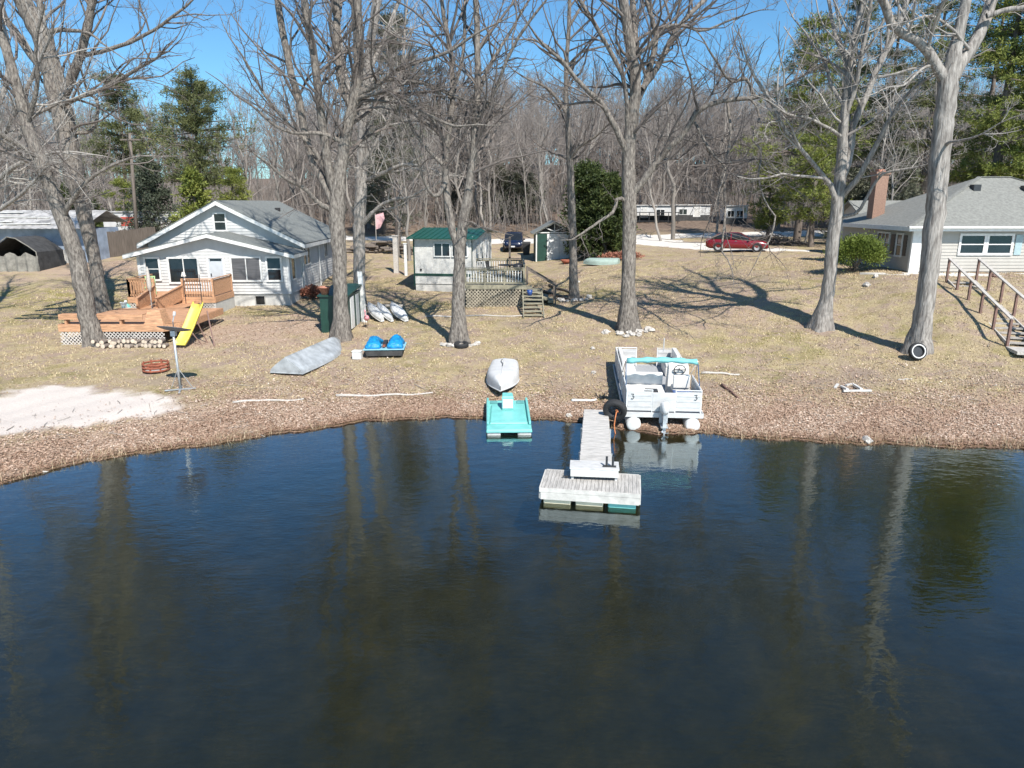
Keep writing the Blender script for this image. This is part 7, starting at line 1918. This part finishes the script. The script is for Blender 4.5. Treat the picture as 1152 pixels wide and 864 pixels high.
for k in range(11):
    a = R(190 + k * 17); rock('ring_rock', 'pale rock lying at the foot of the twin stemmed tree', c_.x + .8 * math.cos(a), c_.y + .6 * math.sin(a), .1 + .05 * abs(math.sin(k * 2.7)), 450 + k, 'rocks around the twin stemmed tree')
tyre('planter_tyre', 'black tyre lying flat among the rocks in front of the twin stemmed tree', V3((c_.x + .12, c_.y - .62, tz(c_.x, c_.y - .6) + .1)), Matrix.Rotation(R(8), 4, 'X'), .32, .18, .2)
c_ = G(1032, 396)
tq = V3((c_.x - .45, c_.y - .78, tz(c_.x - .3, c_.y - .78)))
tyre('whitewall_tyre', 'tyre with a white sidewall ring leaning against the thick straight trunk', tq, Matrix.Translation((0, 0, .32)) @ Matrix.Rotation(R(-14), 4, 'X') @ Matrix.Rotation(R(90), 4, 'X'), .34, .2, .19, 'white')
for (u, v, r_, lab) in ((640, 469, .12, 'small white block at the water edge left of the gangway'), (668, 420, .1, 'lone white rock on the lawn between the rowboat and the pontoon boat'), (975, 497, .17, 'pale stone block at the water edge on the right bank'), (667, 393, .12, 'white rock on the lawn in front of the broad forked tree'),
                        (650, 318, .14, 'white rock in the grass right of the slender tree'), (1118, 312, .22, 'brown stump like rock beside the top of the hillside stairs'), (985, 312, .16, 'grey rock on the slope below the green shrub'), (975, 322, .2, 'long grey rock on the slope left of the thick trunk')):
    q = G(u, v); rock('field_stone', lab, q.x, q.y, r_, int(u), None, STONE if 'brown' not in lab else BROWNWOOD, .7)
def pole_on_ground(name, label, cat, a, b_, r_, m, n=8, lift=0):
    a = G(*a); b_ = G(*b_); t = thing(name, label, cat, (a + b_) / 2); c0 = V3(t.location); pts = []
    for k in range(9):
        q = a + (b_ - a) * k / 8; q.z = tz(q.x, q.y) + r_ * .7 + lift + .012 * math.sin(k * 1.7); pts.append(q - c0)
    MB().tube(pts, [r_ * (1 - .35 * k / 8) for k in range(9)], n).build('shaft', m, t, True)
    return t
pole_on_ground('driftwood_pole', 'long pale pole lying along the bank between the sand and the rowboat', 'pole', (378, 446), (487, 443), .05, GREYWOOD)
pole_on_ground('driftwood_pole', 'short pale pole lying on the bank right of the sand', 'pole', (262, 454), (342, 450), .045, GREYWOOD)
pole_on_ground('plank', 'grey plank lying on the lawn right of the pontoon boat', 'plank', (789, 421), (832, 423), .06, GREYWOOD, 4)
pole_on_ground('plank', 'short brown board lying slantwise in the leaves right of the pontoon boat', 'plank', (812, 434), (831, 449), .06, BROWNWOOD, 4)
pole_on_ground('plank', 'white plank lying on the bank at the head of the gangway', 'plank', (643, 452), (671, 451), .06, WHITE_PAINT, 4)
pole_on_ground('fallen_branch', 'fallen pale branch in the leaves at the left water edge', 'branch', (48, 531), (92, 524), .02, GREYWOOD, 5)
pole_on_ground('fallen_branch', 'thin fallen branch behind the pale driftwood frame', 'branch', (1010, 428), (1026, 427), .03, GREYWOOD, 5)
pole_on_ground('border_timber', 'long thin timber edging in front of the lattice of the mossy deck', 'timber', (478, 357), (588, 356), .05, GREYWOOD, 4)
pole_on_ground('border_timber', 'short timber edging right of the mossy front steps', 'timber', (606, 333), (642, 333), .05, BROWNWOOD, 4)
# long logs right of the side steps
for (a, b_, lab) in (((618, 322), (655, 336), 'dark log lying on the slope right of the side steps, upper of the pair'), ((612, 329), (648, 340), 'dark log lying on the slope right of the side steps, lower of the pair')):
    pole_on_ground('log', lab, 'log', a, b_, .09, DARKWOOD)
q = G(962, 440)
DF = thing('driftwood', 'small broken pale wooden frame lying in the leaves on the right bank', 'frame', q, R(5))
for a, b_ in (((-.5, -.1, .05), (.5, -.15, .05)), ((-.35, -.1, .1), (-.25, .5, .06)), ((.15, -.12, .1), (.2, .45, .12)), ((-.55, .35, .05), (-.2, .8, .05)), ((.0, .6, .06), (.5, .85, .05))): MB().beam(a, b_, .09, .06).build('slat', OFFWHITE, DF)
# small upturned boat by the cedars and brush heap by the drive
q = G(676, 297.5)
hull_over('small_upturned_boat', 'small grey green boat turned over in the shade at the foot of the cedars', q, R(70), 2.6, 1.2, .45, mat('grey_green_paint', (.3, .38, .33), .6, .12, 4), transom=.75)
q = G(637, 297); ft = thing('fire_bowl', 'low dark fire bowl on the grass in front of the garden shed', 'fire bowl', q)
MB().lathe([(0, .1), (.25, .12), (.45, .32), (.47, .32), (.27, .08), (0, .06)], 18).build('bowl', RUST, ft, True)
for a in (0, 2.1, 4.2): MB().beam((.2 * math.cos(a), .2 * math.sin(a), .1), (.3 * math.cos(a), .3 * math.sin(a), -.02), .04, .04).build('leg', RUST, ft)
q = Gx(592, 64); tr_ = thing('rubbish_bin', 'dark rubbish bin against the left wall of the garden shed', 'bin', q)
MB().hexa([(-.28, -.28, 0), (.28, -.28, 0), (.28, .28, 0), (-.28, .28, 0), (-.36, -.36, 1.0), (.36, -.36, 1.0), (.36, .36, 1.0), (-.36, .36, 1.0)]).build('body', BLACKMETAL, tr_, bevel=.03); MB().bx(-.38, .38, -.38, .38, 1.004, 1.1).build('lid', BLACKMETAL, tr_, bevel=.03)
rgb = np.random.default_rng(77)
q = Gx(872, 63); bh = thing('brush_heap', 'heap of cut brush and dark branches behind the bonnet of the red car', 'brush heap', (q.x, q.y + 1.5, q.z))
n = 420; c_ = rgb.normal(0, 1, (n, 3)) * np.array([1.9, .8, .22]); c_[:, 2] = np.abs(c_[:, 2]) + .05; c_[:, 2] *= np.exp(-(c_[:, 0] / 2.2) ** 2) * 2.2
dd = nrm(rgb.normal(0, 1, (n, 3)) * np.array([1, 1, .25])); ll = rgb.uniform(.5, 1.5, n)[:, None]
P = np.stack([c_ - dd * ll * .5, c_ + rgb.normal(0, .05, (n, 3)), c_ + dd * ll * .5], 1)
V, F = tubes_np(P, rgb.uniform(.012, .045, n)[:, None] * np.array([[1, .85, .5]]), 4); mesh_np('branches', V, F, TWIG, bh)
# dark logs standing in for the shaded bank by the road, left of the cabin
q = Gx(425, 60); fw_ = thing('dark_bank_stand_in', 'logs standing in for the shaded bank by the road, between pale tree and posts', 'log pile', (q.x, q.y + 2, tz(q.x, q.y + 2)))
P = []; 
for k in range(60): x = rgb.uniform(-2.6, 2.6); z = .12 + .95 * rgb.random() * (1 - abs(x) / 3.2); P.append([(x - .7, rgb.normal(0, .3), z), (x, rgb.normal(0, .3), z + .02), (x + .7, rgb.normal(0, .3), z)])
V, F = tubes_np(np.array(P), np.full((60, 3), .1), 7); mesh_np('logs', V, F, DARKWOOD, fw_, smooth=True)
